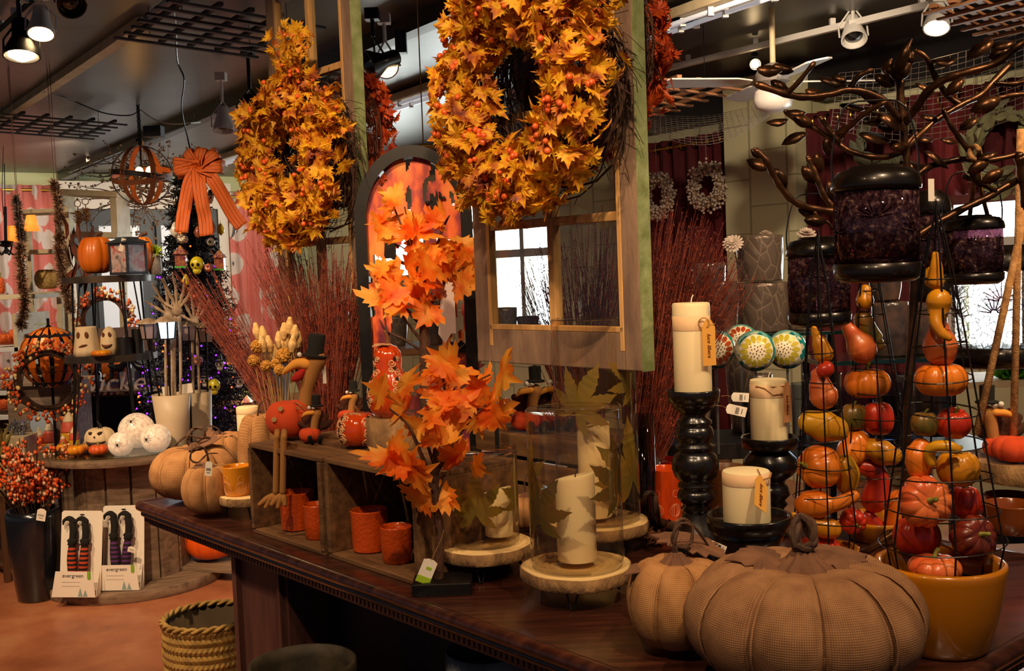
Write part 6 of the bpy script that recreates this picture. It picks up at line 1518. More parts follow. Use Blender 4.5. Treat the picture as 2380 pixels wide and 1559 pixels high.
def arm(lab, bx, tx, ty, d, rz, base):
    top = W(tx, ty, d); e = thing('skeleton_arm', lab, 'skeleton decoration', base, group='skeleton arms in the vase'); T_ = top-V(base)
    wr = T_; lo = V((T_.x*.3, T_.y*.3, .12)); ax = (wr-lo).normalized(); sd = V((cos(rz), sin(rz), 0))
    b = B()
    for s in (-1, 1):
        pts = [lo+sd*s*.004, lo+ax*.05+sd*s*.011, lo.lerp(wr, .5)+sd*s*.017, wr-ax*.04+sd*s*.012, wr+sd*s*.006]
        b.tube(smooth_path(pts, 3), [.014, .012, .0085, .0075, .0075, .0075, .0075, .008, .008, .009, .012, .013, .011], 9)
    b.sph(lo, .021, n=10, k=8); obj('forearm_bones', b, m_bone, e, smooth='all')
    b = B(); pal = wr+ax*.03; b.sph(pal, .026, (1.1, .6, 1.0), 12, 8)
    obj('wrist', b, m_bone, e, smooth='all')
    f = B(); sp_ = [(-1.0, .1, .07), (-.42, .14, .1), (-.06, .155, .11), (.34, .14, .1), (.7, .12, .09)]
    for an, l1, l2 in sp_:
        d1 = (ax*cos(an)+sd*sin(an)).normalized(); o = pal+d1*.02
        p1 = o+d1*l1*.45; p2 = p1+(d1+V((0, -.3, .1))).normalized()*l1*.4; p3 = p2+(d1+V((0, -.8, .2))).normalized()*l1*.35
        f.tube(smooth_path([o, p1, p2, p3], 3), [.01, .0075, .007, .0105, .0065, .006, .009, .0055, .005, .004], 7)
    obj('finger_bones', f, m_bone, e, smooth='all')
arm('skeleton arm in the vase, leftmost with fingers spread over the lanterns', 0, 392, 745, VD-.02, .1, pv+V((-.03, 0, .01)))
arm('skeleton arm in the vase, central one with fingers pointing up', 0, 412, 735, VD-.05, -.1, pv+V((.02, -.02, .01)))
arm('skeleton arm in the second vase, in front of the dark tree', 0, 452, 762, VD+.28, .2, pv2+V((-.01, 0, .01)))
def slant(lab, px, py, s, d, bright, base):
    p = W(px, py, d); e = thing('solar_lantern', lab, 'solar lantern', p, U(-.4, .4), group='little solar lanterns')
    obj('roof', B().lathe([(.052*s, .0), (.05*s, .006), (.022*s, .02*s), (.001, .024*s)], 6), m_bone, e)
    pn = B(); fr = B(); r0, r1, h = .038*s, .03*s, .062*s
    obj('frosted_panes', B().lathe([(r1, -h), (r0, 0)], 6), mat('glowing_frosted_pane', 'cfe2ea', .3, emit=1.6 if bright else .0, ecol='cfeaff') if bright else mat('frosted_pane_unlit', 'a08a88', .3), e)
    for k in range(6):
        a = 2*pi*k/6; fr.tube([(r0*cos(a), r0*sin(a), 0), (r1*cos(a), r1*sin(a), -h)], .003*s, 5)
    fr.lathe([(r1, -h-.006), (r1*1.02, -h)], 6); obj('frame', fr, m_black, e)
    obj('stake', B().tube([(0, 0, -h), V(base)-p+V((0, 0, .1))], .005, 6), m_black, e)
slant('solar lantern tilted at the left of the skeleton arms', 345, 752, 1.25, VD-.02, 0, pv+V((-.04, 0, 0)))
slant('lit solar lantern in front of the skeleton arms', 386, 748, 1.35, VD-.1, 1, pv+V((0, -.04, 0)))
slant('dim solar lantern right of the central skeleton arm', 436, 757, 1.25, VD+.1, 0, pv2+V((-.05, -.03, 0)))
slant('grey solar lantern at the right, against the purple lights', 478, 760, 1.3, VD+.25, 0, pv2+V((.04, 0, 0)))
for lab, px, py in (('product card stuck in the ivory vase, left', 393, 908), ('product card stuck in the ivory vase, right', 432, 903)):
    q = W(px, py, VD-.0); obj('product_card', B().box(q, (.07, .003, .05), M4.Rotation(R(-6), 4, 'Y')), m_paper, label=lab, cat='card')
# ---------------------------------------------------------------- black tree with purple lights
TD = 7.0; tp = W(478, 1000, TD); base = V((tp.x-.03, tp.y, 0)); ztop = W(470, 400, TD).z; zb0 = W(478, 1040, TD).z
e = thing('halloween_tree', 'black artificial tree with purple lights, topped by an orange bow', 'halloween tree', base)
tk = B(); tk.tube([(0, 0, 0), (0, 0, ztop)], .018, 8); tk.box((0, 0, .02), (.5, .05, .04)).box((0, 0, .02), (.05, .5, .04)); obj('trunk', tk, m_black, e)
b = B(); H_ = ztop-zb0
for k in range(1500):
    u = rnd.random()**.75; z = ztop-H_*u; R0 = .09+.36*u; a = U(0, 6.283); dr = V((cos(a), sin(a), -.15+.25*U(-1, 1))); L = R0*U(.75, 1.08)
    p0 = V((0, 0, z))+dr*L*.1; p1 = V((0, 0, z))+dr*L
    for j in range(22):
        q = p0.lerp(p1, (j+rnd.random())/22); n_ = (rv()+dr*.5).normalized()*U(.025, .04); s_ = n_.orthogonal().normalized()*.0055
        b.add([q-s_, q+s_, q+n_], [(0, 1, 2)])
obj('black_needles', b, mat('black_tinsel_needles', '0d0d0c', .6), e)
def surf(u, a, k=1.0): return V((cos(a)*(.09+.36*u)*k, sin(a)*(.09+.36*u)*k, ztop-H_*u))
pb_ = B(); ob = B()
for k in range(150):
    u = .12+.88*rnd.random()**.42; a = U(-2.9, -.2); v = surf(u, a, 1.0); (ob if rnd.random() < .28 else pb_).ico(v, .006)
lt = thing('string_lights', 'purple and orange fairy lights wound on the black tree', 'string lights', base)
obj('purple_bulbs', pb_, mat('purple_led', '7a2cff', .5, emit=9, ecol='5a14ff'), lt); obj('orange_bulbs', ob, mat('orange_led', 'ff5a1c', .5, emit=7, ecol='ff4408'), lt)
# ornaments
m_yskull = mat('yellow_enamel', 'd9c01a', .25, coat=.6); m_gold2 = mat('mercury_gold_glass', 'd98a4a', .2, .5, c2='8a3a5a', sc=40); m_bon2 = mat('ivory_enamel', 'dccdb0', .3, coat=.5)
def orn(lab, px, py, kind, s=1.0, mt=None):
    q = W(px, py, TD-.0); ax = q-CAM; # bring it to the tree's surface
    zz = q.z; u = max(0, (ztop-zz)/H_); rr = .09+.36*min(u, 1); dx = q.x-base.x; dy = sqrt(max(rr*rr-dx*dx, .001)); d2 = base.y-dy-.03; q = W(px, py, d2)
    e = thing('tree_ornament', lab, 'ornament', q, group=None)
    if kind == 'skull':
        b = B(); b.sph((0, 0, .01*s), .032*s, (1, 1, 1.1), 16, 12); b.sph((0, -.006*s, -.022*s), .02*s, (1, .9, .9), 12, 8); obj('skull', b, mt or m_yskull, e, smooth='all')
        h = B()
        for x in (-1, 1): h.sph((x*.012*s, -.028*s, .006*s), .008*s, n=8, k=6)
        h.sph((0, -.031*s, -.008*s), .004*s, n=6, k=4); obj('eye_sockets', h, m_black, e)
        if s < 1 or mt: obj('hat', B().lathe([(.001, .03*s), (.045*s, .028*s), (.045*s, .033*s), (.02*s, .036*s), (.012*s, .07*s), (.001, .075*s)], 20), m_black, e, smooth=True)
    elif kind == 'house':
        obj('gingerbread_walls', B().box((0, 0, 0), (.05*s, .04*s, .06*s)), mt or m_gold2, e, bevel=.003); obj('roof', B().lathe([(.045*s, .03*s), (.001, .075*s)], 4, M4.Rotation(R(45), 4, 'Z')), mat('violet_glitter', '7a2a6a', .3, .4, c2='e0a040', sc=60), e)
        obj('base_trim', B().box((0, 0, -.032*s), (.054*s, .045*s, .008*s)), mat('green_enamel', '3fae30', .3), e)
    elif kind == 'ball':
        obj('ribbed_ball', pumpkin(B(), .036*s, .06*s, 10, .12, M4.Rotation(R(80), 4, 'X') @ M4.Translation((0, 0, -.03*s)), seg=80), mt or m_gold2, e, smooth='all')
    elif kind == 'eye':
        obj('eyeball', B().sph((0, 0, 0), .028*s, n=16, k=12), m_bon2, e, smooth='all'); obj('iris', B().sph((0, -.024*s, .0), .011*s, n=10, k=6), mat('green_iris', '2a5a34', .3), e)
    else:
        obj('drop', B().lathe([(.001, -.04*s), (.02*s, -.02*s), (.024*s, 0), (.012*s, .03*s), (.004*s, .04*s)], 16), mt or m_bon2, e, smooth='all')
    obj('hanger', B().tube([(0, 0, .03*s), (0, 0, .06*s)], .0012, 4), m_brass, e)
orn('bright yellow sugar skull in the middle of the black tree', 458, 618, 'skull', 1.35); orn('yellow skull low on the black tree among purple lights', 498, 900, 'skull', 1.2)
orn('gingerbread house ornament on the left of the black tree', 421, 605, 'house', 1.3); orn('gingerbread house ornament on the right of the black tree', 511, 612, 'house', 1.2)
orn('ribbed gold pumpkin ornament near the left edge of the black tree', 424, 554, 'ball', 1.05, mat('champagne_glass', 'b59a80', .2, .6)); orn('eyeball ornament under the ribbon tails', 490, 562, 'eye', .95)
orn('white skull in a black witch hat low on the black tree', 511, 848, 'skull', .9, m_bon2); orn('skull with a black pirate hat at the lower right of the black tree', 556, 888, 'skull', .95, m_bon2); orn('skull with a pointed hat at the lower left of the lights', 477, 886, 'skull', .9, m_bon2)
orn('orange and silver globe ornament at the far right of the lights', 590, 880, 'ball', 1.1, mat('orange_silver_glass', 'd9803a', .2, .5)); orn('popcorn-like orange drop near the tree bow', 459, 540, 'drop', 1.0, m_gold2); orn('small gold pumpkin ornament below the yellow sugar skull', 484, 622, 'ball', .8)
orn('clown-faced ornament below the bow', 489, 462, 'skull', .8, m_bon2); orn('little ghost ornament hanging under the right ribbon', 491, 528, 'drop', 1.3, mat('pink_ivory_enamel', 'cfa090', .3)); orn('yellow drop ornament beside the silver moon', 513, 533, 'drop', 1.0, m_yskull); orn('cream bulb ornament at the left edge of the tree', 407, 535, 'drop', 1.3)
orn('yellow flat star ornament over the twigs', 432, 652, 'drop', 1.0, m_yskull); orn('orange glass house low in the purple lights', 575, 945, 'house', 1.0); orn('small striped ball at the left of the purple lights', 459, 838, 'ball', .9)
obj('crescent_ornament', B().tube([W(528+18*cos(t), 520-38*sin(t), TD-.1) for t in [R(-70+140*i/12) for i in range(13)]], [.001+.012*sin(pi*i/12) for i in range(13)], 8), mat('silver_glass', 'c9ccd0', .15, .7), smooth='all', label='silver crescent ornament at the right of the tree below the ribbon', cat='ornament')
# bow
t = NT('orange_ribbon_with_black_pinstripes'); tc = t.n('UVMap'); sx = t.n('SeparateXYZ'); t.l(tc.outputs[0], sx.inputs[0])
def lines(out, k, w_):
    m1 = t.n('Math', operation='MULTIPLY'); m1.inputs[1].default_value = k; t.l(out, m1.inputs[0]); m2 = t.n('Math', operation='FRACT'); t.l(m1.outputs[0], m2.inputs[0]); m3 = t.n('Math', operation='LESS_THAN'); m3.inputs[1].default_value = w_; t.l(m2.outputs[0], m3.inputs[0]); return m3.outputs[0]
a_ = lines(sx.outputs[0], 4, .1); mxx = t.n('MixRGB'); mxx.inputs[1].default_value = lin('ee6c1e'); mxx.inputs[2].default_value = lin('3a140a'); t.l(a_, mxx.inputs[0]); t.l(mxx.outputs[0], t.b.inputs[0]); t.b.inputs['Roughness'].default_value = .7
m_ribbon = t.m
def ribbon(pieces, name, parent):
    vs = []; fs = []; uv = []
    for pts, w_, side in pieces:
        pts = smooth_path(pts, 4); n0 = len(vs)
        for i, p in enumerate(pts):
            tg = (pts[min(i+1, len(pts)-1)]-pts[max(i-1, 0)]).normalized(); s = V(side); s = (s-tg*s.dot(tg)).normalized()
            for j in range(5): vs.append(p+s*w_*(j/4-.5)+tg.cross(s)*.008*sin(j*1.5+i*.6)); uv.append((j/4, i*.1))
        for i in range(len(pts)-1):
            for j in range(4): fs.append((n0+i*5+j, n0+i*5+j+1, n0+(i+1)*5+j+1, n0+(i+1)*5+j))
    me = bpy.data.meshes.new(name); me.from_pydata([tuple(v) for v in vs], [], fs); l = me.uv_layers.new(name='UVMap')
    for lp in me.loops: l.data[lp.index].uv = uv[lp.vertex_index]
    me.polygons.foreach_set('use_smooth', [True]*len(fs)); me.materials.append(m_ribbon); o = bpy.data.objects.new(name, me); COL.objects.link(o); o.parent = parent
    m = o.modifiers.new('s', 'SOLIDIFY'); m.thickness = .0015
bc = W(462, 388, TD-.15); e = thing('ribbon_bow', 'big orange pinstriped bow with three tails on top of the black tree', 'bow', bc)
k = (TD-.15)/FPX; X = lambda dx, dy, dd=0: V((dx*k, dd, -dy*k))
loops = []
for dx, dy, w_ in ((-50, -8, .085), (-48, 12, .075), (-22, -32, .08), (12, -38, .08), (42, -28, .08), (52, 2, .085), (40, 16, .075), (0, -14, .06)):
    v = X(dx, dy); n_ = V((-v.z, 0, v.x)).normalized()
    loops.append(([V((0, -.02, 0)), v*.5+V((0, -.06, 0)), v+V((0, -.05, 0)), v*1.06+V((0, 0, 0)), v*.95+V((0, .05, 0)), v*.45+V((0, .04, 0)), V((0, .01, 0))], w_, n_+V((0, .35, 0))))
ribbon(loops, 'loops', e)
tails = [([X(-2, 5, -.03), X(-18, 40, -.06), X(-32, 90, -.05), X(-33, 110, -.08), X(-38, 150, -.1)], .085, (1, .2, 0)), ([X(2, 5, -.03), X(8, 45, -.09), X(14, 90, -.11), X(18, 120, -.1), X(22, 160, -.13)], .088, (1, .1, 0)), ([X(6, 0, -.03), X(35, 30, -.06), X(52, 65, -.03), X(72, 110, .0), X(92, 140, .0)], .088, (.8, .1, .6))]
ribbon(tails, 'tails', e)
# ---------------------------------------------------------------- orb pendant
oc = W(330, 408, 8.4); orr = 66*8.4/FPX; e = thing('orb_pendant', 'pendant lamp of wooden hoops round glowing candle bulbs', 'pendant lamp', oc)
for k_, (rx, rz_, mt) in enumerate(((90, 10, 'd'), (90, 70, 'l'), (90, 130, 'l'), (18, 0, 'l'), (8, 90, 'd'))):
    b = B().lathe([(orr, -.02), (orr+.006, -.02), (orr+.006, .02), (orr, .02)], 56, M4.Rotation(R(rz_), 4, 'Z') @ M4.Rotation(R(rx), 4, 'X'), closed=True)
    obj('hoop', b, mat('burnt_orange_wood_hoop', '8c4a22', .6, c2='b0622e', sc=6) if mt == 'l' else mat('dark_wood_hoop', '2c1a10', .6), e, smooth=True)
bb = B()
for dx in (-.012, .07): bb.sph((dx, -.02, .03), .03, (1, 1, 1.25), 14, 10)
obj('bulbs', bb, mat('glowing_candle_bulb', 'ffd890', .5, emit=18, ecol='ffb860'), e, smooth='all')
obj('stem_and_arms', B().tube([(0, 0, orr), (0, 0, -.02)], .008, 6).tube([(-.012, -.02, -.01), (0, 0, -.03), (.07, -.02, -.01)], .006, 6), m_black, e)
ch = B(); zt = HC-oc.z; nl = 16
for i in range(nl): ch.tube([(.012*cos(t)*(i % 2)+.0, .012*cos(t)*(1-i % 2), orr+(zt-orr)*(i+.5)/nl+.026*sin(t)) for t in [2*pi*j/8 for j in range(8)]], .0035, 4, closed=True)
obj('chain', ch, m_black, e)
for lab, pts in (('black cable swagged from the ceiling batten to the orb pendant', [CZ(102, 212, 2.95), W(170, 235, 8.2), W(240, 262, 8.2), W(300, 268, 8.3), CZ(326, 255, 2.96)]), ('white cord from the orb pendant across to the track', [CZ(326, 255, 2.95), W(360, 278, 8.2), W(400, 288, 8.0), W(450, 285, 7.8), CZ(466, 284, 2.92)]),
                 ('long black cable dropping down to the bow on the tree', [CZ(400, 0, 2.95), W(408, 60, 5.9), W(412, 140, 6.4), W(428, 185, 6.5), W(422, 250, 6.7), W(436, 320, 6.9), W(450, 385, 6.95)]), ('thin dark wire above the left curtain', [CZ(8, 340, 2.9), W(5, 440, 9), W(8, 500, 9)])):
    obj('electric_cable', B().tube(smooth_path(pts, 6), .005 if 'wire' not in lab else .003, 5), m_black if 'white' not in lab else m_white, label=lab, cat='cable')
# bare branches with buds around the pendant
e = thing('bare_branch_cluster', 'spray of bare budded branches hanging behind the orb pendant', 'branches', W(330, 430, 8.8)); b = B(); bd = B(); O_ = e.location
for k_ in range(95):
    a = U(0, 2*pi); c0 = W(330+U(-60, 60), 420+U(-50, 60), 8.8+U(-.1, .3))-O_; d = V((cos(a)*1.25, U(-.3, .3), sin(a)*.8)); L = U(.15, .46); pts = [c0]
    for j in range(5): pts.append(pts[-1]+(d+rv()*.5)*L/5)
    b.tube(pts, [.006, .005, .004, .003, .002, .0015], 4, cap=False)
    for j in range(6): bd.ico(pts[-1-(j % 3)]+rv()*.02, U(.006, .012))
obj('branches', b, mat('pale_bare_twigs', '8a7462', .8), e); obj('buds', bd, mat('beige_buds', 'c0a488', .8), e)
# ---------------------------------------------------------------- orange striped metal pumpkin on a pole
def metal_pumpkin(lab, px, py, rx, d, nb=14, hh=None):
    k = d/FPX; c = W(px, py, d); r = rx*k; h = (hh or rx*1.05)*k; e = thing('metal_pumpkin', lab, 'metal pumpkin', c)
    b = B(); f = B()
    for i in range(nb):
        a = 2*pi*i/nb; pts = []
        for j in range(13):
            t_ = -pi/2+pi*j/12; pts.append((r*cos(t_)*cos(a), r*cos(t_)*sin(a), h*sin(t_)))
        b.tube(pts, [.004]+[.026*max(.3, cos(-pi/2+pi*j/12)) for j in range(1, 12)]+[.004], 4, flat=.12)
    obj('orange_bands', b, mat('orange_painted_tin', 'e8741a', .4, .2), e)
    for j in range(4):
        t_ = R(-50+30*j); rr = r*.97*cos(t_); zz = h*sin(t_)
        n = nb*2; f.lathe([(rr, zz-.02), (rr, zz+.02)], nb*4, None, lambda t, q, z, i: (q, z+.02*(abs((t*nb/pi) % 2-1)-.5)))
    obj('black_zigzag_bands', f, mat('black_painted_tin', '1a1210', .5), e)
    lf = B()
    for a in (.2, 2.9, 4.4): leaf(lf, (0, 0, h+.015), (cos(a), sin(a), .1), (0, 0, 1), .1, OVAL, .2, .1)
    obj('green_tin_leaves', lf, mat('lime_tin', '8fae1c', .5), e); obj('pole', B().tube([(0, 0, h+.05), (0, 0, h*.4), (0, 0, -c.z+.005)], .009, 8).sph((0, 0, h*.95), .02, n=10, k=6), m_black, e, smooth=True)
    return e
metal_pumpkin('openwork orange and black tin pumpkin on a pole, left of the stand', 117, 830, 68, 6.3)
k_ = 6.9; c = W(247, 838, k_)
e = metal_pumpkin('second openwork tin pumpkin seen under the lower tier', 247, 850, 44, 7.8, 10, 40)
# berry wreath on a stand
def berry_wreath(lab, px, py, rx, ry, d, yaw, n, mt_ring):
    k = d/FPX; c = W(px, py, d); e = thing('berry_wreath', lab, 'wreath', c, yaw); R0 = ry*k; b = B(); a_ = B(); c_ = B()
    for i in range(22):
        ph = U(0, 6); rr = R0*U(.82, 1.0); b.tube([(rr*cos(t)+.008*sin(3*t+ph), U(-.002, .002)+.012*sin(2*t+ph), rr*sin(t)) for t in [2*pi*j/26 for j in range(26)]], .0035, 4, closed=True)
    for i in range(n):
        t_ = U(0, 6.283); rr = R0*U(.95, 1.35); q = V((rr*cos(t_), U(-.06, .05), rr*sin(t_))); (a_ if i % 3 else c_).ico(q, U(.007, .012), (1, 1, 1.2))
        if i % 4 == 0: b.tube([V((R0*cos(t_), 0, R0*sin(t_))), q], .0012, 3, cap=False)
    obj('vine_ring', b, mt_ring, e); obj('orange_berries', a_, m_berry, e, smooth='all'); obj('cream_and_yellow_berries', c_, mat('cream_yellow_berries', 'f0cf8a', .4), e, smooth='all'); return e
berry_wreath('candy coloured berry wreath standing left of the spool', 112, 885, 0, 72, 6.0, R(35), 260, m_vine)
berry_wreath('grapevine wreath behind the tiered stand', 245, 745, 0, 58, 6.9, 0, 260, mat('red_brown_vine', '5a2f1a', .8, c2='35190f', sc=30))
# ---------------------------------------------------------------- left display shelves
e = thing('display_shelves', 'white and brown wall shelves full of stock at the left edge', 'shelving', W(10, 900, 7.2)); O_ = V(e.location)
b = B(); 
for py in (690, 808, 905, 960):
    q = W(12, py, 7.2)-O_; obj('shelf', B().box(q, (.62, .5, .03)), m_white if py > 700 else m_cream, e, bevel=.002)
q0 = W(12, 700, 7.5)-O_; obj('back_panel', B().box((q0.x, .27, -.6), (.7, .02, 1.1)), mat('grey_brown_board', '4a4038', .8), e)
for s in (-1, 1): obj('side_panel', B().box((q0.x+s*.31, 0, -.35), (.025, .5, 1.7)), m_cream, e)
def shp(lab, px, zpy, d, w_, h, mt=m_pumpo):
    k = d/FPX; z = W(px, zpy, d).z; return spump(lab, px, 0, z, d, w_, h, mt)
m_fuzzy = mat('orange_beaded_pumpkin', 'e2661a', .5, bump=1.5, bsc=60, bd=.01, c2='c94a0c', sc=40)
shp('beaded orange pumpkin on the second shelf by the left edge', 10, 803, 7.0, 40, 30, m_fuzzy); shp('beaded orange pumpkin second from the left edge', 38, 803, 7.05, 36, 42, m_fuzzy); shp('rust pumpkin beside the tin pumpkin on the second shelf', 62, 806, 7.1, 34, 34, mat('rust_pumpkin', 'a8582a', .6))
shp('beaded orange pumpkin on the lower shelf by the left edge', 12, 955, 7.0, 38, 32, m_fuzzy); shp('small beaded pumpkin right end of the lower shelf', 55, 950, 7.05, 22, 24, m_fuzzy); shp('orange pumpkin on the top shelf cut by the left edge', 2, 686, 7.0, 22, 45, m_fuzzy)
q = W(20, 900, 7.0); e = thing('shell_pile', 'pile of white and grey sea-shell like ornaments on the third shelf', 'ornaments', q); b = B()
for i in range(90): b.ico(V((U(-.1, .12), U(-.08, .08), .015+U(0, .08)*rnd.random())), U(.012, .024), (1, U(.5, 1), U(.6, 1)))
o = obj('shells', b, mat('grey_white_shell', '9a8c86', .4, c2='e2d6cc', sc=40), e, smooth='all'); o['kind'] = 'stuff'
# ladder-like cream A-frame
e = thing('ladder_shelf', 'cream ladder-style shelf frame in front of the floral curtain', 'shelf', W(110, 690, 8.0)); O_ = V(e.location); z8 = lambda x, y, d=8.0: W(x, y, d)-O_
for a_, c_ in (((62, 500), (106, 1160)), ((140, 690), (156, 1160)), ((155, 480), (186, 1160))): obj('upright', B().bar(z8(*a_), z8(*c_), .045, .04), m_cream, e, bevel=.003)
for a_, c_ in (((50, 490), (175, 495)), ((70, 588), (140, 583)), ((82, 686), (145, 678))): 
    m_ = z8((a_[0]+c_[0])/2, (a_[1]+c_[1])/2); obj('rung_shelf', B().box(m_, ((c_[0]-a_[0])*8/FPX, .28, .03)), m_cream, e, bevel=.003)
q = W(112, 678, 7.95); obj('wicker_pumpkin', pumpkin(B(), .09, .17, 8, .1, seg=64), mat('pale_wicker', 'c7a25c', .8, c2='9a7636', sc=60, bump=1, bsc=80), smooth='all', label='pale woven pumpkin on the ladder shelf', cat='wicker pumpkin', loc=q+V((0, 0, .01)))
# open cream box shelf behind the pendant
e = thing('box_shelf', 'open cream wooden box frame behind the pinecones', 'shelf', W(220, 490, 8.6)); O_ = V(e.location); z8 = lambda x, y, d=8.6: W(x, y, d)-O_
for a_, c_, dd in (((145, 448), (290, 455), 0), ((160, 545), (290, 548), 0)): obj('board', B().bar(z8(*a_, 8.6), z8(*c_, 8.6), .34, .045), m_cream, e, bevel=.003)
for x in (150, 278): obj('side', B().bar(z8(x, 448), z8(x+4, 548), .3, .05), m_cream, e, bevel=.003)
for x in (150, 278): obj('leg', B().bar(z8(x+4, 548), z8(x+18, 1000), .05, .05), m_cream, e)
# pampas garlands
def pampas(lab, pts, d, w_, mt):
    P = [W(x, y, d) for x, y in pts]; e = thing('pampas_garland', lab, 'dried garland', P[0], group='hanging dried grass garlands'); P = smooth_path([p-P[0] for p in P], 8); b = B(); k = d/FPX
    for i in range(len(P)-1):
        for j in range(75):
            p = P[i].lerp(P[i+1], rnd.random()); n_ = (rv()+V((0, -.2, .3))).normalized()*U(.4, 1)*w_*k; s_ = n_.orthogonal().normalized()*.0055; b.add([p-s_, p+s_, p+n_+rv()*.008], [(0, 1, 2)])
    obj('grass_plumes', b, mt, e); obj('cord', B().tube([P[0], V((P[0].x, P[0].y, HC-e.location.z))], .002, 4), m_stem, e)
m_pam = mat('tan_grass_plumes', 'a07a58', .95, c2='6e5038', sc=16); m_pam2 = mat('grey_brown_grass_plumes', '6a5544', .95, c2='4a3a2c', sc=16)
pampas('grey brown pampas garland nearest the left edge, upper length', [(38, 462), (45, 520), (52, 560)], 6.9, 19, m_pam2); pampas('tan pampas garland below it at the left edge', [(48, 570), (50, 640), (58, 700), (50, 760)], 6.8, 22, m_pam)
pampas('short pampas garland hanging before the floral curtain', [(126, 425), (135, 470), (138, 520)], 6.9, 21, m_pam); pampas('full pampas garland left of the corn husks', [(140, 548), (140, 600), (150, 660), (165, 720)], 6.8, 24, m_pam)
# candle chandelier at the left edge
e = thing('candle_chandelier', 'dark candle-style chandelier cut by the left edge', 'chandelier', W(12, 560, 7.4)); O_ = V(e.location); z7 = lambda x, y, dd=0: W(x, y, 7.4+dd)-O_
b = B().tube([z7(10, 380), z7(12, 480)], .003, 5).tube([z7(12, 480), z7(14, 590)], .011, 8).lathe([(.012, 0), (.06, .015), (.03, .03), (.05, .04), (.012, .05)], 20, M4.Translation(z7(15, 575))); obj('stem', b, m_black, e, smooth=True)
for x in (-8, 30, 55): obj('arm', B().tube(smooth_path([z7(14, 575), z7((14+x)/2, 592, .05), z7(x, 560, .08)]), .006, 6).lathe([(.001, 0), (.03, .002), (.03, .006)], 16, M4.Translation(z7(x, 560, .08))), m_black, e, smooth=True)
for x, y in ((28, 545), (73, 520)):
    obj('lamp_shade', B().lathe([(.055, -.05), (.03, .06)], 20, M4.Translation(z7(x, y, .08))), mat('glowing_amber_shade', 'ff9a3c', .6, emit=1.0, ecol='ff8a2c'), e, smooth='all')
# 'wicked' ledge between spool and tree
e = thing('side_table', 'brown side table behind the tiered stand carrying glass jars and a scroll sign', 'table', W(236, 1000, 7.35)); q = e.location; e.location = (q.x, q.y, 0); zl = W(250, 903, 7.3).z
obj('table_top', B().box((-.05, 0, zl-.02), (.84, .4, .04)), mat('brown_stained_top', '5a3a28', .6), e, bevel=.003); obj('dark_slat_front', B().box((0, .15, (zl-.04)/2), (.8, .1, zl-.04)), m_cdark, e)
for zz in (.3, .45, .58): obj('slat', B().box((0, .0, zz), (.75, .03, .06)), m_black, e)
mT = M4.Translation(W(283, 882, 7.1)) @ M4.Rotation(R(90), 4, 'X')
sg = thing('scroll_sign', 'cut-out metal word sign reading wicked, under the lower tier', 'sign', W(275, 893, 7.1)); sg.location.z = zl+.001
txt('lettering', 'wicked', .2, M4.Translation((0, 0, .05)) @ M4.Rotation(R(90), 4, 'X'), mat('taupe_metal_letters', 'a08c80', .5), sg, .25, .004); obj('foot_bar', B().box((0, 0, .004), (.44, .04, .008)), mat('taupe_metal_bar', '5a4a44', .5), sg)
for i, px in enumerate((225, 268, 296, 326, 338)):
    q = W(px, 895, 7.35); q = V((q.x, q.y, zl+.001)); h = .13+.03*(i % 3)
    obj('glass_jar', B().lathe([(.03, 0), (.034, .01), (.034, h*.8), (.02, h*.9), (.022, h)], 20), glassm('jar_glass', 'b9a9c8', .05, .5, 20, 1.3), smooth='all', label=('violet glass jar on the side table, %s' % ['first from the left', 'behind the word sign', 'in the middle of the row', 'second from the right', 'rightmost'][i]), cat='jar', group='violet glass jars', loc=q)
for lab, px, sx in (('black crow figure perched behind the word sign', 275, 1), ('black crow figure with a raised wing at the right of the side table', 327, -1)):
    q = W(px, 850, 7.25); e = thing('crow_figure', lab, 'crow', (q.x, q.y, zl+.09)); b = B(); squash(b, [(-.06*sx, 0, .07), (0, 0, .05), (.04*sx, 0, .08), (.05*sx, 0, .1)], [.012, .028, .02, .016], 12); obj('body', b, m_black, e, smooth='all'); obj('beak', B().tube([(.055*sx, 0, .1), (.09*sx, 0, .095)], [.007, .001], 6), m_black, e); obj('perch', B().tube([(0, 0, .03), (0, 0, -.089)], .006, 6), m_black, e)
# ---------------------------------------------------------------- navy vase with berry stems
q = W(88, 1375, 5.45); q = V((q.x, q.y, 0)); zr_ = W(84, 1182, 5.45).z; rv_ = 61*5.45/FPX
t_ = obj('floor_vase', B().lathe([(rv_*.7, 0), (rv_*.74, .01), (rv_*.95, zr_*.55), (rv_, zr_*.92), (rv_*.97, zr_), (rv_*.88, zr_), (rv_*.9, zr_*.9), (.001, zr_*.5)], 48), mat('navy_black_glaze', '14181f', .2, coat=.7), smooth='all', label='tall dark navy floor vase full of berry stems', cat='vase', loc=q)
e = thing('berry_bouquet', 'bunch of orange and cream berry stems in the navy floor vase', 'berry stems', q+V((0, 0, zr_*.6))); st = B(); a_ = B(); c_ = B()
for i in range(70):
    a = U(0, 6.283); L = U(.12, .4)+.1; tip = V((cos(a)*U(.02, .23)-.01, sin(a)*U(.02, .2), L+.06)); pts = [V((cos(a)*.03, sin(a)*.03, 0)), tip*.55+V((0, 0, .06)), tip]; st.tube(pts, .0022, 4, cap=False)
    for j in range(16):
        p = pts[1].lerp(pts[2], U(-.15, 1))+rv()*.02; (a_ if rnd.random() < .66 else c_).ico(p, U(.006, .011), (1, 1, 1.3))
obj('stems', st, m_vine, e); obj('orange_berries', a_, m_berry, e, smooth='all'); obj('cream_berries', c_, mat('cream_pink_berries', 'd9b08c', .4), e, smooth='all')
ptag('white price tag hanging on the rim of the navy vase', 98, 1182, 5.28, .045, .062, 0, .2)
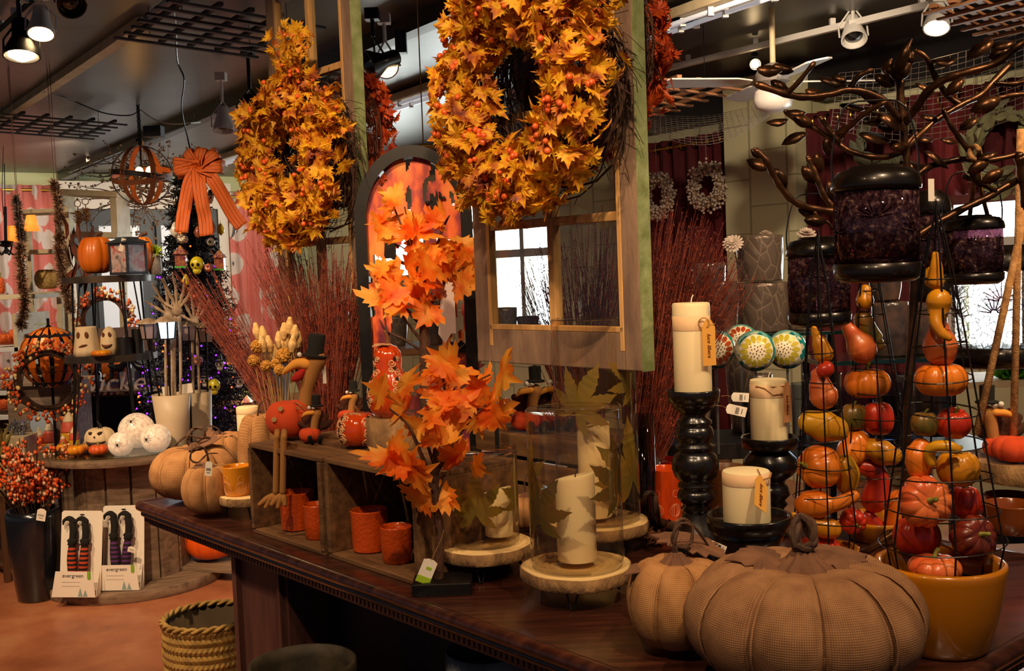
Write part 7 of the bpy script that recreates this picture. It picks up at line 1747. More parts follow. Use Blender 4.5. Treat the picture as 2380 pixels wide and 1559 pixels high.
# basket and wooden stand at the left edge
q = W(-20, 1185, 5.9); e = thing('patterned_basket', 'maze-patterned planter on a wooden stand cut by the left edge', 'planter', q)
t = NT('black_and_tan_maze_pattern'); ck = t.n('TexWave', wave_type='BANDS', bands_direction='DIAGONAL'); ck.inputs['Scale'].default_value = 18; t.l(t.co(), ck.inputs[0]); t.l(t.ramp(ck.outputs[1], [(.45, '1c140e'), (.55, 'b08c5c')]), t.b.inputs[0]); 
obj('planter_wall', B().lathe([(.1, 0), (.135, .28), (.128, .28), (.1, .01)], 36), t.m, e, smooth='all'); lf = B()
for i in range(26): leaf(lf, (U(-.06, .06), U(-.06, .06), .26), (U(-.5, .5), U(-.4, .4), 1), rv(), U(.15, .3), [(0, 0), (.05, .3), (.05, .6), (0, 1), (-.05, .6), (-.05, .3)], .3, .2)
obj('grass_leaves', lf, mat('olive_straw_leaves', '8a7a3c', .7, c2='b0a050', sc=9), e)
e = thing('wooden_stand', 'brown wooden plant stand under the patterned planter', 'plant stand', (q.x, q.y, 0)); 
for sx, sy in ((-1, -1), (1, -1), (-1, 1), (1, 1)): obj('leg', B().bar((sx*.125, sy*.125, 0), (sx*.115, sy*.115, q.z+.1), .03, .03), mat('brown_stained_stand', '5a3a20', .6), e, bevel=.002)
obj('crosspieces', B().bar((-.12, -.12, .13), (.12, .12, .13), .025, .025).bar((-.12, .12, .13), (.12, -.12, .13), .025, .025).box((0, 0, q.z-.012), (.25, .25, .02)), mat('brown_stained_stand_b', '55361e', .6), e)
# foil bouquet and plank crate
q = W(42, 1018, 6.3); obj('pine_crate', B().box((0, 0, -.06), (.16, .2, .16)), m_cream, label='pale pine crate holding a foil bunch near the left edge', cat='crate', loc=q, bevel=.004)
e2 = obj('crate_plinth', B().box((0, 0, (q.z-.14)/2), (.3, .3, q.z-.14)), m_spool, label='weathered block under the pale pine crate', cat='block', loc=(q.x, q.y, 0))
b = B(); 
for i in range(120): leaf(b, V((U(-.05, .05), U(-.03, .03), .03+U(0, .06))), rv(), rv(), U(.02, .04), OVAL, .4, .4)
obj('foil_bunch', b, mat('silver_foil', 'c9ccd6', .15, .9), label='crumpled silver foil bunch in the pale pine crate', cat='foil', loc=q)
# ---------------------------------------------------------------- witch leg packs on the spool base
def legpack(lab, px0, px1, pyt, pyb, d, c1, lean, wd):
    p = W((px0+px1)/2, pyb, d); p = V((p.x, p.y, .056)); k = d/FPX; w_ = (px1-px0)*k; h = .42
    e = thing('witch_leg_pack', lab, 'packaged decoration', p, rot=(-.12, lean, 0), group='packs of witch legs')
    obj('backing_card', B().poly([(-w_/2, 0), (w_/2, 0), (w_/2, h-.01), (w_/2-.01, h), (-w_/2+.01, h), (-w_/2, h-.01)], .002, M4.Translation((0, .035, 0)) @ MX), m_paper, e)
    ft = B().poly([(-w_/2-.01, 0), (w_/2+.0, 0), (w_/2-.012, .13), (-w_/2+.012, .13)], .002, M4.Translation((0, -.035, 0)) @ M4.Rotation(R(97), 4, 'X')).poly([(0, 0), (.06, 0), (.04, .13)], .002, M4.Translation((w_/2, -.03, 0)) @ M4.Rotation(R(90), 4, 'Z') @ MX)
    fc = obj('folded_front_card', ft, m_paper, e)
    MF = M4.Translation((0, -.0365, 0)) @ M4.Rotation(R(97), 4, 'X')
    txt('printed_word', 'evergreen', .026, MF @ M4.Translation((-.005, .108, .0002)), m_inkb, fc, 0, .0003)
    ln = B()
    for i in range(2): ln.add([MF @ V((-.06, .075-.02*i, .0006)), MF @ V((.03, .075-.02*i, .0006)), MF @ V((.03, .077-.02*i, .0006)), MF @ V((-.06, .077-.02*i, .0006))], [(0, 1, 2, 3)])
    obj('small_print', ln, mat('pale_grey_ink', 'b0a8a0', .8), fc)
    tr = B()
    for x, s in ((.03, .045), (.055, .035)): tr.add([MF @ V((x-.012, .004, .0008)), MF @ V((x+.012, .004, .0008)), MF @ V((x, .004+s, .0008))], [(0, 1, 2)])
    obj('printed_trees', tr, mat('pale_teal_print', '8fa9a4', .8), fc)
    gm = B().lathe([(.001, 0), (.009, 0), (.009, .001), (.001, .001)], 16, MF @ M4.Translation((w_*.36, .098, .0006))); gm.add([MF @ V((w_*.36+x, y, .0008)) for x, y in ((-.009, .098), (.009, .098), (.009, .13), (-.009, .13))], [(0, 1, 2, 3)]); obj('green_emblem', gm, mat('leaf_green_print', '7fae2c', .7), fc)
    t = NT('striped_stocking_'+c1); wv = t.n('TexWave', wave_type='BANDS', bands_direction='Z'); wv.inputs['Scale'].default_value = 14; t.l(t.co(), wv.inputs[0]); q_ = t.n('ValToRGB'); q_.color_ramp.interpolation = 'CONSTANT'; q_.color_ramp.elements[0].color = lin('15100e'); q_.color_ramp.elements[1].position = .5; q_.color_ramp.elements[1].color = lin(c1); t.l(wv.outputs[1], q_.inputs[0]); t.l(q_.outputs[0], t.b.inputs[0]); t.b.inputs['Roughness'].default_value = .9
    for i, (x0, x1, f) in enumerate(((-.03, -.035*wd, -1), (.03, .035*wd, -1))):
        b = B(); squash(b, [(x0*.8, -.005, .10), (x0, -.008, .18), (x1, -.005, .26)], [.022, .023, .017], 14); obj('striped_leg', b, t.m, e, smooth='all')
        b = B(); squash(b, [(x1, -.004, .27), (x1+.003, -.002, .32), (x1-.004, 0, .36)], [.016, .018, .016], 12); squash(b, [(x1, 0, .37), (x1-.02, 0, .385), (x1-.045, 0, .375), (x1-.05, 0, .355)], [.015, .013, .008, .004], 10); b.lathe([(.024, .255), (.02, .265), (.026, .275), (.018, .285)], 16, M4.Translation((x1, -.004, 0)))
        obj('black_boot', b, m_blackf, e, smooth='all')
    obj('hang_slot', B().sph((0, .033, h-.02), .008, (1.6, .3, .5), 10, 6), m_black, e)
legpack('pack of orange and black striped witch legs, standing in front', 130, 228, 1150, 1375, 5.27, 'b8401c', .045, .9)
legpack('pack of purple striped witch legs behind the orange one', 232, 330, 1145, 1362, 5.36, '5a2868', .02, 1.05)
ptag('small white tag on the purple witch leg pack', 308, 1270, 5.33, .04, .03, 0, .3)
# orange pumpkin on a pallet beyond the counter's end
q = W(480, 1306, 5.78); e = thing('plank_board', 'thin dark plank lying across the spool base beyond the end of the counter', 'board', (q.x+.06, q.y+.02, .0555), R(-20))
b = B()
for i in range(3): b.box((0, -.12+.12*i, .01), (.44, .11, .02))
obj('planks', b, m_spool, e, bevel=.002)
zp = .0765; rp_ = 64*5.78/FPX
e = thing('orange_pumpkin', 'large plain orange pumpkin on the pallet below the counter edge', 'pumpkin', (q.x+.03, q.y+.02, zp)); pumpkin(b := B(), rp_, rp_*1.6, 10, .06, seg=80); obj('shell', b, mat('bright_orange_shell', 'e85a10', .4, coat=.2), e, smooth='all'); b = B(); squash(b, [(0, 0, rp_*1.4), (.01, 0, rp_*1.75)], [.02, .015], 8); obj('stem', b, m_stem, e, smooth='all')
# woven basket
q = W(490, 1470, 3.55); rb_ = 107*3.55/FPX; q = V((q.x, q.y, 0)); zr_ = W(490, 1432, 3.55).z
e = thing('woven_basket', 'large olive braided basket standing at the end of the counter', 'basket', q); b = B(); rows = 17
for i in range(rows):
    z0 = zr_*(i+.5)/rows; n = 58
    for j in range(n):
        a = 2*pi*(j+.0)/n; s = 1 if i % 2 else -1; dz = 0; da = .6*2*pi/n
        m_ = M4.Translation((rb_*cos(a), rb_*sin(a), z0)) @ M4.Rotation(a+pi/2, 4, 'Z') @ M4.Rotation(s*R(48), 4, 'Y')
        b.sph((0, 0, 0), 1, (.0, 0, 0), 3, 2) if False else b.add([m_ @ v for v in [V((-.023, 0, 0)), V((-.011, -.003, .0085)), V((.011, -.003, .0085)), V((.023, 0, 0)), V((.011, -.003, -.0085)), V((-.011, -.003, -.0085)), V((0, -.008, 0)), V((0, .006, 0))]], [(0, 1, 6), (1, 2, 6), (2, 3, 6), (3, 4, 6), (4, 5, 6), (5, 0, 6), (1, 0, 7), (2, 1, 7), (3, 2, 7), (4, 3, 7), (5, 4, 7), (0, 5, 7)])
m_bask = mat('olive_brown_seagrass', 'a5823e', .85, c2='7a5e2a', sc=20)
obj('braided_wall', b, m_bask, e); obj('inner_wall', B().lathe([(rb_*.9, .01), (rb_*.985, zr_*.98), (rb_*.96, zr_*.98), (rb_*.88, .02)], 48), mat('basket_inside_shade', '3a2c16', .9), e, smooth='all')  # inner wall coloured dark to paint the shade inside the basket
rim = B(); 
for kk in (0, pi): rim.tube([((rb_+.006*cos(14*t+kk))*cos(t), (rb_+.006*cos(14*t+kk))*sin(t), zr_+.006*sin(14*t+kk)) for t in [2*pi*i/112 for i in range(112)]], .007, 5, closed=True)
obj('twisted_rim', rim, m_bask, e, smooth='all')
# dark pots cut by the bottom edge
for lab, px, py, rp, d, mt in (('dark stone pot cut by the bottom edge, right of the pilaster', 703, 1538, 128, 2.62, mat('dark_olive_stone', '4a4030', .7, c2='332c20', sc=20, bump=.3)), ('blue grey stone pot in the shade under the counter', 1132, 1508, 100, 2.33, mat('blue_grey_stone', '6e787e', .7, c2='4a5258', sc=20, bump=.3)),
                              ('small brown pot rim at the bottom left of the pilaster', 610, 1575, 60, 2.75, mat('brown_stone', '3f3020', .7))):
    q = W(px, py, d); r = rp*d/FPX; h = q.z
    obj('stone_pot', B().lathe([(r*.7, 0), (r*.75, .01), (r*.95, h*.6), (r, h*.96), (r*.99, h), (r*.93, h+.001), (r*.9, h*.95), (r*.85, h*.6), (.001, h*.4)], 56), mt, smooth='all', label=lab, cat='pot', loc=(q.x, q.y, 0))
# candle on a black tray beyond the left pumpkins
q = W(578, 1003, 3.85); e = thing('pedestal_tray', 'black footed tray behind the upright burlap pumpkin', 'tray', (q.x, q.y, .9)); zt_ = q.z-.9
obj('tray', B().lathe([(.05, 0), (.045, .01), (.012, .03), (.012, zt_-.02), (.05, zt_-.015), (.068, zt_-.01), (.07, zt_+.012), (.066, zt_+.012), (.064, zt_), (.001, zt_)], 36), m_blackwood, e, smooth='all')
cd = candle('ivory candle on the black footed tray behind the burlap pumpkins', V((q.x, q.y, q.z+.001)), .04, .092, band=(.72, .95), wick=False)
# ---------------------------------------------------------------- shelf of grey pots behind the candles
m_pot1 = mat('embossed_taupe_ceramic', '6e6258', .35, coat=.5, c2='584c44', sc=12, bump=1, bsc=38, bd=.004)
def emboss(name, a, c, sc):
    t = NT(name); vo = t.n('TexVoronoi'); vo.feature = 'DISTANCE_TO_EDGE'; vo.inputs['Scale'].default_value = sc; t.l(t.co((1, 1, .55)), vo.inputs['Vector'])
    wv = t.n('TexWave', wave_type='BANDS', bands_direction='Z'); wv.inputs['Scale'].default_value = sc*1.2; wv.inputs['Distortion'].default_value = 6; t.l(t.co(), wv.inputs[0])
    mu = t.n('Math', operation='MULTIPLY'); t.l(vo.outputs[0], mu.inputs[0]); mu.inputs[1].default_value = 1.0
    t.l(t.ramp(mu.outputs[0], [(0, c), (.045, a)]), t.b.inputs[0]); t.b.inputs['Roughness'].default_value = .3; t.b.inputs['Metallic'].default_value = .25; t.b.inputs['Coat Weight'].default_value = .4
    t.bump(mu.outputs[0], .6, .01); return t.m
m_pot1 = emboss('embossed_taupe_metallic_ceramic', '6e6056', '9a8878', 26)
m_pot2 = mat('speckled_graphite_ceramic', '3a3638', .3, coat=.6, c2='6a5248', sc=16, bump=.4)
m_pot3 = mat('silver_grey_ceramic', '8a8684', .2, .3, coat=.5)
BDp = 3.75
def rshelf(lab, x0, x1, py, d, th, mt, dep=.3):
    a_, c_ = W(x0, py, d), W(x1, py, d); z = (a_.z+c_.z)/2
    e = thing('display_shelf', lab, 'shelf', ((a_.x+c_.x)/2, d+.02, z)); w_ = c_.x-a_.x
    obj('shelf_board', B().box((0, 0, -th/2), (w_, dep, th)), mt, e, bevel=.001)
    for s in (-1, 1): obj('post', B().box((s*(w_/2-.02), .1, -z/2-th/2), (.022, .022, z-th)), m_black, e)
    return z
m_gsh = mat('dark_green_edged_glass_shelf', '0f2a28', .1, coat=.8)
zs1 = rshelf('upper glass shelf with taupe pots behind the tall candle', 1650, 1965, 768, BDp, .012, m_gsh)
zs2 = rshelf('glass shelf with graphite pots behind the wire cages', 1880, 2260, 826, BDp-.3, .014, m_gsh)
zs3 = rshelf('low black shelf with patterned pots left of the candle holder', 1470, 1800, 1018, 3.5, .05, mat('black_brown_shelf', '1a1412', .5))
def gpot(lab, x0, x1, pyt, d, z, mt, tap=.85, grp=None, rim=0):
    cx = (x0+x1)/2; p = at(cx, z, d); r = (x1-x0)/2*d/FPX; h = W(cx, pyt, d).z-z
    return obj('ceramic_pot', B().lathe([(r*tap, 0), (r*(tap+.03), .006), (r*(tap*.35+.68), h*.5), (r, h*.93), (r*.99, h), (r*.93, h+.002), (r*.92, h*.9), (r*tap*.9, h*.3), (.001, h*.2)], 44), mt, smooth='all', label=lab, cat='pot', group=grp, loc=p)
hP = W(1775, 655, BDp).z
gpot('taupe embossed pot on the glass shelf, lower one of the stack', 1718, 1832, 657, BDp, zs1, m_pot1, 1.0); gpot('taupe embossed pot stacked on top of another', 1714, 1822, 548, BDp, hP+.003, m_pot1, .92)
gpot('dark glossy pot left of the stacked taupe pots', 1635, 1718, 655, BDp-.02, zs1, m_pot2, .8); gpot('shiny silver pot behind the right-hand twigs', 1612, 1690, 612, BDp+.25, W(1650, 700, BDp+.25).z, m_pot3, .8)
gpot('graphite pot on the second glass shelf, between the middle and near cages', 2030, 2112, 702, BDp-.3, zs2, m_pot2, 1.0); gpot('graphite pot on the second glass shelf, right of another', 2118, 2200, 706, BDp-.28, zs2, m_pot2, 1.0)
gpot('upside-down looking graphite pot stacked above the second glass shelf', 2022, 2096, 640, BDp-.3, W(2060, 700, BDp-.3).z+.003, m_pot2, .8)
gpot('taupe pot partly behind the left lantern', 1828, 1900, 655, BDp+.0, zs1, m_pot1, .95)
gpot('patterned brown pot on the low black shelf, left', 1490, 1572, 905, 3.5, zs3, mat('bronze_trellis_pattern', '6a584c', .4, .3, c2='4a3c34', sc=10, bump=1, bsc=30), .75); gpot('pale ribbed bowl pot on the low black shelf', 1556, 1660, 915, 3.42, zs3, mat('pale_pink_grey_ceramic', '9a8478', .5, c2='7a685e', sc=8, stretch=(1, 1, .2), bump=.6), .5)
gpot('tall taupe pot behind the middle candle', 1690, 1765, 820, 3.6, zs3, m_pot1, .6); gpot('taupe vase with a light rim at the right end of the low shelf', 1745, 1800, 870, 3.45, zs3, m_pot1, .7)
gpot('navy pot with a white rim right of the near cage', 2130, 2212, 885, 3.2, W(2170, 1010, 3.2).z, mat('navy_speckle', '20242c', .3, coat=.4, c2='3a2c28', sc=20), .85)
zsm = W(2040, 1035, 3.3).z
zs4 = rshelf('black table behind the wire cages with glasses on it', 1800, 2300, 1035, 3.3, .03, mat('black_table_top', '151214', .4), .45)
m_cg = glassm('clear_tumbler_glass', 'dfe4ee', .03, .2, 14, 1.6)
for i, (x0, x1, yt, dd) in enumerate(((1842, 1925, 892, 0), (1945, 2040, 905, .02), (2050, 2150, 912, -.03), (2030, 2110, 880, .15), (1870, 1960, 880, .15))):
    p = at((x0+x1)/2, zs4, 3.3+dd); r = (x1-x0)/2*3.3/FPX; h = W(x0, yt, 3.3).z-zs4
    obj('glass_cylinder', B().lathe([(r*.8, 0), (r*.9, .01), (r, h*.98), (r*1.01, h), (r*.97, h), (r*.88, .02), (.001, .02)], 40), m_cg, smooth='all', label='clear glass cylinder on the black table, ' + ['in line with the left cage', 'just right of the left cage', 'between the middle and near cages', 'at the back behind the middle cage', 'at the back behind the left cage'][i], cat='glass vase', group='clear glass cylinders', loc=p)
# white dahlia flowers
def dahlia(lab, px, py, d, r, tilt):
    e = thing('paper_dahlia', lab, 'flower', W(px, py, d), rot=tilt, group='white shell flowers'); b = B()
    for ring in range(4):
        n = 16-2*ring; rr = r*(1-.2*ring)
        for k in range(n):
            a = 2*pi*k/n+ring*.2; leaf(b, (0, 0, .004*ring), (cos(a), sin(a), .15+.25*ring), (0, 0, 1), rr, [(0, 0), (.08, .3), (.14, .75), (.08, 1), (-.08, 1), (-.14, .75), (-.08, .3)], .1, -.5)
    obj('petals', b, mat('white_shell_petal', 'd8c8bc', .6), e); obj('stem', B().tube([(0, 0, 0), (0, 0, -.06), (.0, .0, -.18)], .003, 5), m_stemg, e)
dahlia('white dahlia flower left of the stacked taupe pots', 1704, 566, BDp-.1, .036, (R(50), R(-25), 0)); dahlia('white dahlia flower above the left black lantern', 1875, 545, BDp, .036, (R(25), 0, 0)); dahlia('white dahlia flower peeking over the stacked taupe pots', 1780, 548, BDp+.1, .03, (R(10), 0, 0))
# mosaic globes
t = NT('sunflower_mosaic_glass'); tc_ = t.n('TexCoord'); sx_ = t.n('SeparateXYZ'); t.l(tc_.outputs['Object'], sx_.inputs[0])
vo = t.n('TexVoronoi'); vo.inputs['Scale'].default_value = 52; t.l(tc_.outputs['Object'], vo.inputs['Vector']); vd = t.n('TexVoronoi'); vd.feature = 'DISTANCE_TO_EDGE'; vd.inputs['Scale'].default_value = 52; t.l(tc_.outputs['Object'], vd.inputs['Vector'])
t.l(t.ramp(vo.outputs['Color'], [(.3, '0f6a74'), (.5, '2a9a9a'), (.7, 'd8d2b0')]), t.b.inputs[0]); t.b.inputs['Roughness'].default_value = .15; m_teal = t.m
def mosaic(lab, px, py, rpx, d, petal, core, face, z0):
    k = d/FPX; r = rpx*k; c = W(px, py, d); e = thing('mosaic_globe', lab, 'garden globe', c, group='sunflower mosaic globes')
    obj('glass_ball', B().sph((0, 0, 0), r, n=32, k=20), m_teal, e, smooth='all')
    F = V(face).normalized(); u = F.cross(V((0, 0, 1))).normalized(); v = u.cross(F)
    def P3(x, y, q=1.012):
        rr = sqrt(x*x+y*y); a = rr/r; 
        if rr < 1e-6: return F*r*q
        dr = (u*x+v*y)/rr; return (F*cos(a)+dr*sin(a))*r*q
    g_ = B(); n = 36; g_.add([P3(r*q*cos(2*pi*i/n), r*q*sin(2*pi*i/n), 1.012) for q in (.01, .12, .25, .4, .55, .7, .82, .92) for i in range(n)], [(k*n+i, k*n+(i+1) % n, (k+1)*n+(i+1) % n, (k+1)*n+i) for k in range(7) for i in range(n)])
    obj('pale_ground', g_, mat('cream_grout', 'e6dcc0', .5), e, smooth='all')
    pe = B()
    for i in range(14):
        a = 2*pi*i/14
        for (r0, r1, w_, off) in ((.42, .86, .125, 0),):
            pts = []
            for s, ww in ((0, .35), (.3, .9), (.6, 1), (.85, .6), (1, 0)): pts.append((r0+(r1-r0)*s, ww*w_))
            ol = [(q, -w2) for q, w2 in pts]+[(q, w2) for q, w2 in pts[-2::-1]]
            pe.add([P3(r*(q*cos(a)-w2*sin(a)), r*(q*sin(a)+w2*cos(a)), 1.03) for q, w2 in ol], [tuple(range(len(ol)))])
    obj('flower_petals', pe, petal, e)
    dt = B()
    for i in range(19):
        a = i*2.4; q = r*.085*sqrt(i)*1.0; dt.sph(P3(q*cos(a), q*sin(a), 1.01), r*.035, n=8, k=6)
    obj('seed_dots', dt, core, e); obj('stake', B().tube([(0, 0, -r), (0, 0, z0-c.z)], .004, 6), mat('steel_stake', '9a9a9a', .3, .8), e)
m_pg = mat('yellow_green_mosaic_tiles', 'b0a82c', .2, coat=.6, c2='c9b83c', sc=20); m_pr = mat('rust_mosaic_tiles', '9a3a1c', .2, coat=.6, c2='c45a2a', sc=20); m_dot = mat('brown_seed_dots', '4a3020', .5)
mosaic('mosaic globe with yellow-green petals, front one of the cluster', 1755, 815, 48, 3.1, m_pg, m_dot, (-.15, -1, .05), zs3); mosaic('mosaic globe with yellow-green petals, right one of the cluster', 1829, 812, 46, 3.2, m_pg, m_dot, (-.45, -1, .1), zs3)
mosaic('mosaic globe with rust petals, partly behind the tall candle', 1664, 812, 46, 3.2, m_pr, m_dot, (-.1, -1, .1), zs3); mosaic('mosaic globe with rust petals at the back of the cluster', 1722, 795, 42, 3.35, m_pr, m_dot, (-.2, -1, .25), zs3)
ptag('white bar-code tag on the mosaic globe stake', 1688, 948, 3.0, .028, .058, 0, R(-75)); ptag('second bar-code tag behind the first on the stake', 1700, 922, 3.05, .026, .05, 0, R(-85))
# orange cups at the middle back
q = W(1545, 1150, 2.85); votive('orange line-drawn cup left of the tall black candle holder', V((q.x, q.y, .9+.0)), .048, W(1545, 1088, 2.85).z-.9, m_ceramo2, m_line)
q = W(1548, 1120, 3.05); obj('candle_cup', cup(B(), .052, W(1548, 1068, 3.05).z-.9, .92), m_cerammr, smooth=True, label='maroon cup right behind the orange line-drawn cup', cat='candle cup', loc=V((q.x, q.y, .9)))
q = W(1606, 1150, 2.9); obj('candle_cup', cup(B(), .045, W(1606, 1090, 2.9).z-.9, .92), mat('amber_brown_glaze', 'a85a14', .25, coat=.5), smooth=True, label='amber cup between the orange cup and the tall candle holder', cat='candle cup', loc=V((q.x, q.y, .9)))
q = W(1690, 1150, 2.95); obj('candle_cup', cup(B(), .06, W(1690, 1085, 2.95).z-.9, .95), mat('dull_brown_glaze', '6a4020', .4), smooth=True, label='dull brown cup behind the low wide candle', cat='candle cup', loc=V((q.x, q.y, .9)))
# slim clear vase with dried orange grass, right of the tall hurricane
q = W(1500, 1170, 2.78); p = V((q.x, q.y, .9)); r = 27*2.78/FPX; h = W(1500, 962, 2.78).z-.9
obj('slim_glass_vase', B().lathe([(r*.9, 0), (r, .01), (r, h), (r*.96, h), (r*.96, .02), (.001, .02)], 36), m_cg, smooth='all', label='slim clear glass vase right of the tall hurricane', cat='glass vase', loc=p)
b = B()
for i in range(120): leaf(b, V((U(-.012, .012), U(-.012, .012), .12+U(0, .12))), (U(-.3, .3), U(-.3, .3), 1), rv(), .05, OVAL, .2, .2)
obj('dried_orange_sprig', b, mat('orange_dried_sprig', 'b8602a', .8, c2='7a3a18', sc=30), label='orange dried sprig standing in the slim glass vase', cat='dried plant', loc=p)
# leaf garland bits lying on the counter
e = thing('leaf_garland', 'dark brown leaf and pinecone garland lying between the tall hurricane and the burlap pumpkin', 'garland', G(1560, 1225)); b = B()
for i in range(46):
    q = G(U(1490, 1660), U(1175, 1265), .905)-V(e.location); leaf(b, q+V((0, 0, U(.002, .02))), V((U(-1, 1), U(-1, 1), U(-.1, .2))), V((U(-.4, .4), U(-.4, .4), 1)), U(.04, .07), MAPLE, .3, .3)
obj('brown_leaves', b, mat('brown_silk_leaves', '6b3c24', .8, c2='a87048', sc=14), e)
b = B(); squash(b, [G(1535, 1215, .92)-V(e.location), G(1575, 1225, .92)-V(e.location), G(1610, 1238, .92)-V(e.location)], [.014, .02, .012], 12, 12, .3); obj('pinecone', b, m_trunk, e, smooth='all')
obj('vine_tendril', B().tube(smooth_path([G(1495, 1200)-V(e.location), W(1500, 1150, 2.6)-V(e.location), W(1520, 1150, 2.6)-V(e.location), W(1528, 1190, 2.6)-V(e.location), G(1535, 1225)-V(e.location)]), .006, 7), m_stem, e, smooth='all')
# crates and rack at the back left of the hurricanes
e = thing('wooden_crate', 'low slatted crate behind the hurricanes carrying little stuffed birds', 'crate', T(1.43, .86), atan2(-EX.y, -EX.x), group=None); w_, dp, h = .55, .26, .215
for s in (-1, 1):
    for k in range(3): obj('slat', B().box((0, s*(dp/2-.006), .035+.075*k), (w_, .012, .062)), m_crate, e, bevel=.002)
    for k in range(3): obj('end_slat', B().box((s*(w_/2-.006), 0, .035+.075*k), (.012, dp-.024, .062)), m_crate, e, bevel=.002)
b = B()
for k in range(4): b.box((0, -dp/2+dp*(k+.5)/4, h-.004), (w_+.01, dp/4-.005, .012))
obj('top_boards', b, m_crate, e, bevel=.002)
zc_ = .9+h+.003
q = W(1222, 992, 3.2); mini_turkey('small dark stuffed bird on the slatted crate, left of the tall hurricane', V((q.x, q.y-.02, zc_)), 1.5, 1)
q = W(1278, 985, 3.2); mini_turkey('second dark stuffed bird on the slatted crate, next to the tall hurricane', V((q.x, q.y-.0, zc_)), 1.5, 1)
q = W(1165, 985, 3.35); spump('orange pumpkin on the slatted crate behind the black rod', 1168, 0, zc_, 3.4, 55, 60, m_org)
for lab, px, d in (('black metal display rod standing behind the front maple', 1161, 2.95), ):
    p = W(px, 1165, d); obj('display_rod', B().box((0, 0, .15), (.012, .012, W(px, 905, d).z-.9)).box((0, 0, .004), (.1, .1, .008)), m_black, label=lab, cat='rod', loc=(p.x, p.y, .9))
# second burlap pumpkin hidden behind the hurricanes
pb = W(1225, 1230, 2.85); burlap_pumpkin('small burlap pumpkin between the two front hurricanes, at the back', V((pb.x, pb.y, .9)), .055, .1, 7, m_burlap, [(0, 0, -.01), (-.002, 0, .03), (.01, 0, .055), (.035, 0, .05)], [], capR=.02, depth=.15)
# ---------------------------------------------------------------- wreaths on the red curtains
def bwreath(lab, px, py, rp, d, mt, nm='berry'):
    k = d/FPX; c = W(px, py, d); e = thing('white_berry_wreath', lab, 'wreath', c, R(35.2+90)); R0 = rp*k*.72; b = B(); s_ = B()
    for i in range(520):
        t_ = U(0, 6.283); tt = U(0, 6.283); q = R0*.42*U(.3, 1.1); rr = R0+q*cos(tt); tw = t_+.35*(rr/R0-1)*3; b.ico((rr*cos(tw), q*sin(tt)*.8, rr*sin(tw)), U(.009, .014))
    s_.tube([(R0*cos(t_), 0, R0*sin(t_)) for t_ in [2*pi*j/24 for j in range(24)]], R0*.18, 6, closed=True)
    obj('berries', b, mt, e, smooth='all'); obj('ring', s_, mat('straw_ring', '9a7c5c', .9), e); obj('hanging_wire', B().tube([(0, 0, R0), (0, 0, 2.6-c.z)], .002, 4), m_black, e)
m_wb = mat('dusty_white_berries', 'd9c4ae', .6)
bwreath('dusty white berry wreath alone on the wine red curtain', 1643, 432, 60, 8.25, m_wb); bwreath('dusty white berry wreath cut off by the green window edge', 1527, 455, 56, 8.7, m_wb)
c = W(2335, 345, 6.3); e = thing('green_leaf_wreath', 'pale green magnolia leaf wreath behind the metal tree at the right', 'wreath', c, R(125)); b = B()
for i in range(110):
    t_ = U(0, 6.283); rr = .2+U(-.06, .06); leaf(b, (rr*cos(t_), U(-.04, .04), rr*sin(t_)), (-sin(t_)+.5*cos(t_)*U(-1, 1), U(-.3, .3), cos(t_)+.5*sin(t_)*U(-1, 1)), V((0, -1, 0))+rv()*.5, U(.09, .13), OVAL, .2, .2)
obj('leaves', b, mat('sage_magnolia_leaf', '8a8c5c', .6, c2='6a6444', sc=8), e); obj('ring', B().tube([(.2*cos(t_), 0, .2*sin(t_)) for t_ in [2*pi*j/24 for j in range(24)]], .02, 6, closed=True), m_vine, e)
c = W(2050, 330, 6.6); e = thing('green_leaf_wreath', 'dark green leaf wreath mostly hidden behind the metal tree trunk', 'wreath', c, R(125)); b = B()
for i in range(80):
    t_ = U(0, 6.283); rr = .16+U(-.05, .05); leaf(b, (rr*cos(t_), U(-.04, .04), rr*sin(t_)), (-sin(t_), U(-.3, .3), cos(t_)), V((0, -1, 0))+rv()*.5, U(.08, .11), OVAL, .2, .2)
obj('leaves', b, mat('dark_magnolia_leaf', '4a4a30', .6), e)
# shelves and stock under the right window: greenery and white ledge
e = thing('white_ledge', 'white slatted crate stand behind the rope at the right', 'crate stand', W(2290, 900, 5.0)); q = V(e.location); e.location = (q.x, q.y, 0); zz = W(2290, 875, 5.0).z
obj('top', B().box((0, 0, zz-.015), (.7, .4, .03)), m_cream, e)
for s in (-1, 1): obj('side', B().box((s*.3, 0, zz/2-.02), (.04, .36, zz-.04)), m_cream, e)
b = B(); q = W(2350, 850, 4.9)
for i in range(160): leaf(b, V((0, 0, .0)), V((U(-1, 1), U(-1, 1), U(.1, 1.2))), rv(), U(.06, .13), OVAL, .3, .2)
obj('potted_fern', b, mat('bright_green_leaf', '4f9a1c', .6, trl=.3), label='small bright green plant on the white ledge behind the ropes', cat='plant', loc=V((q.x, q.y, zz+.01)))
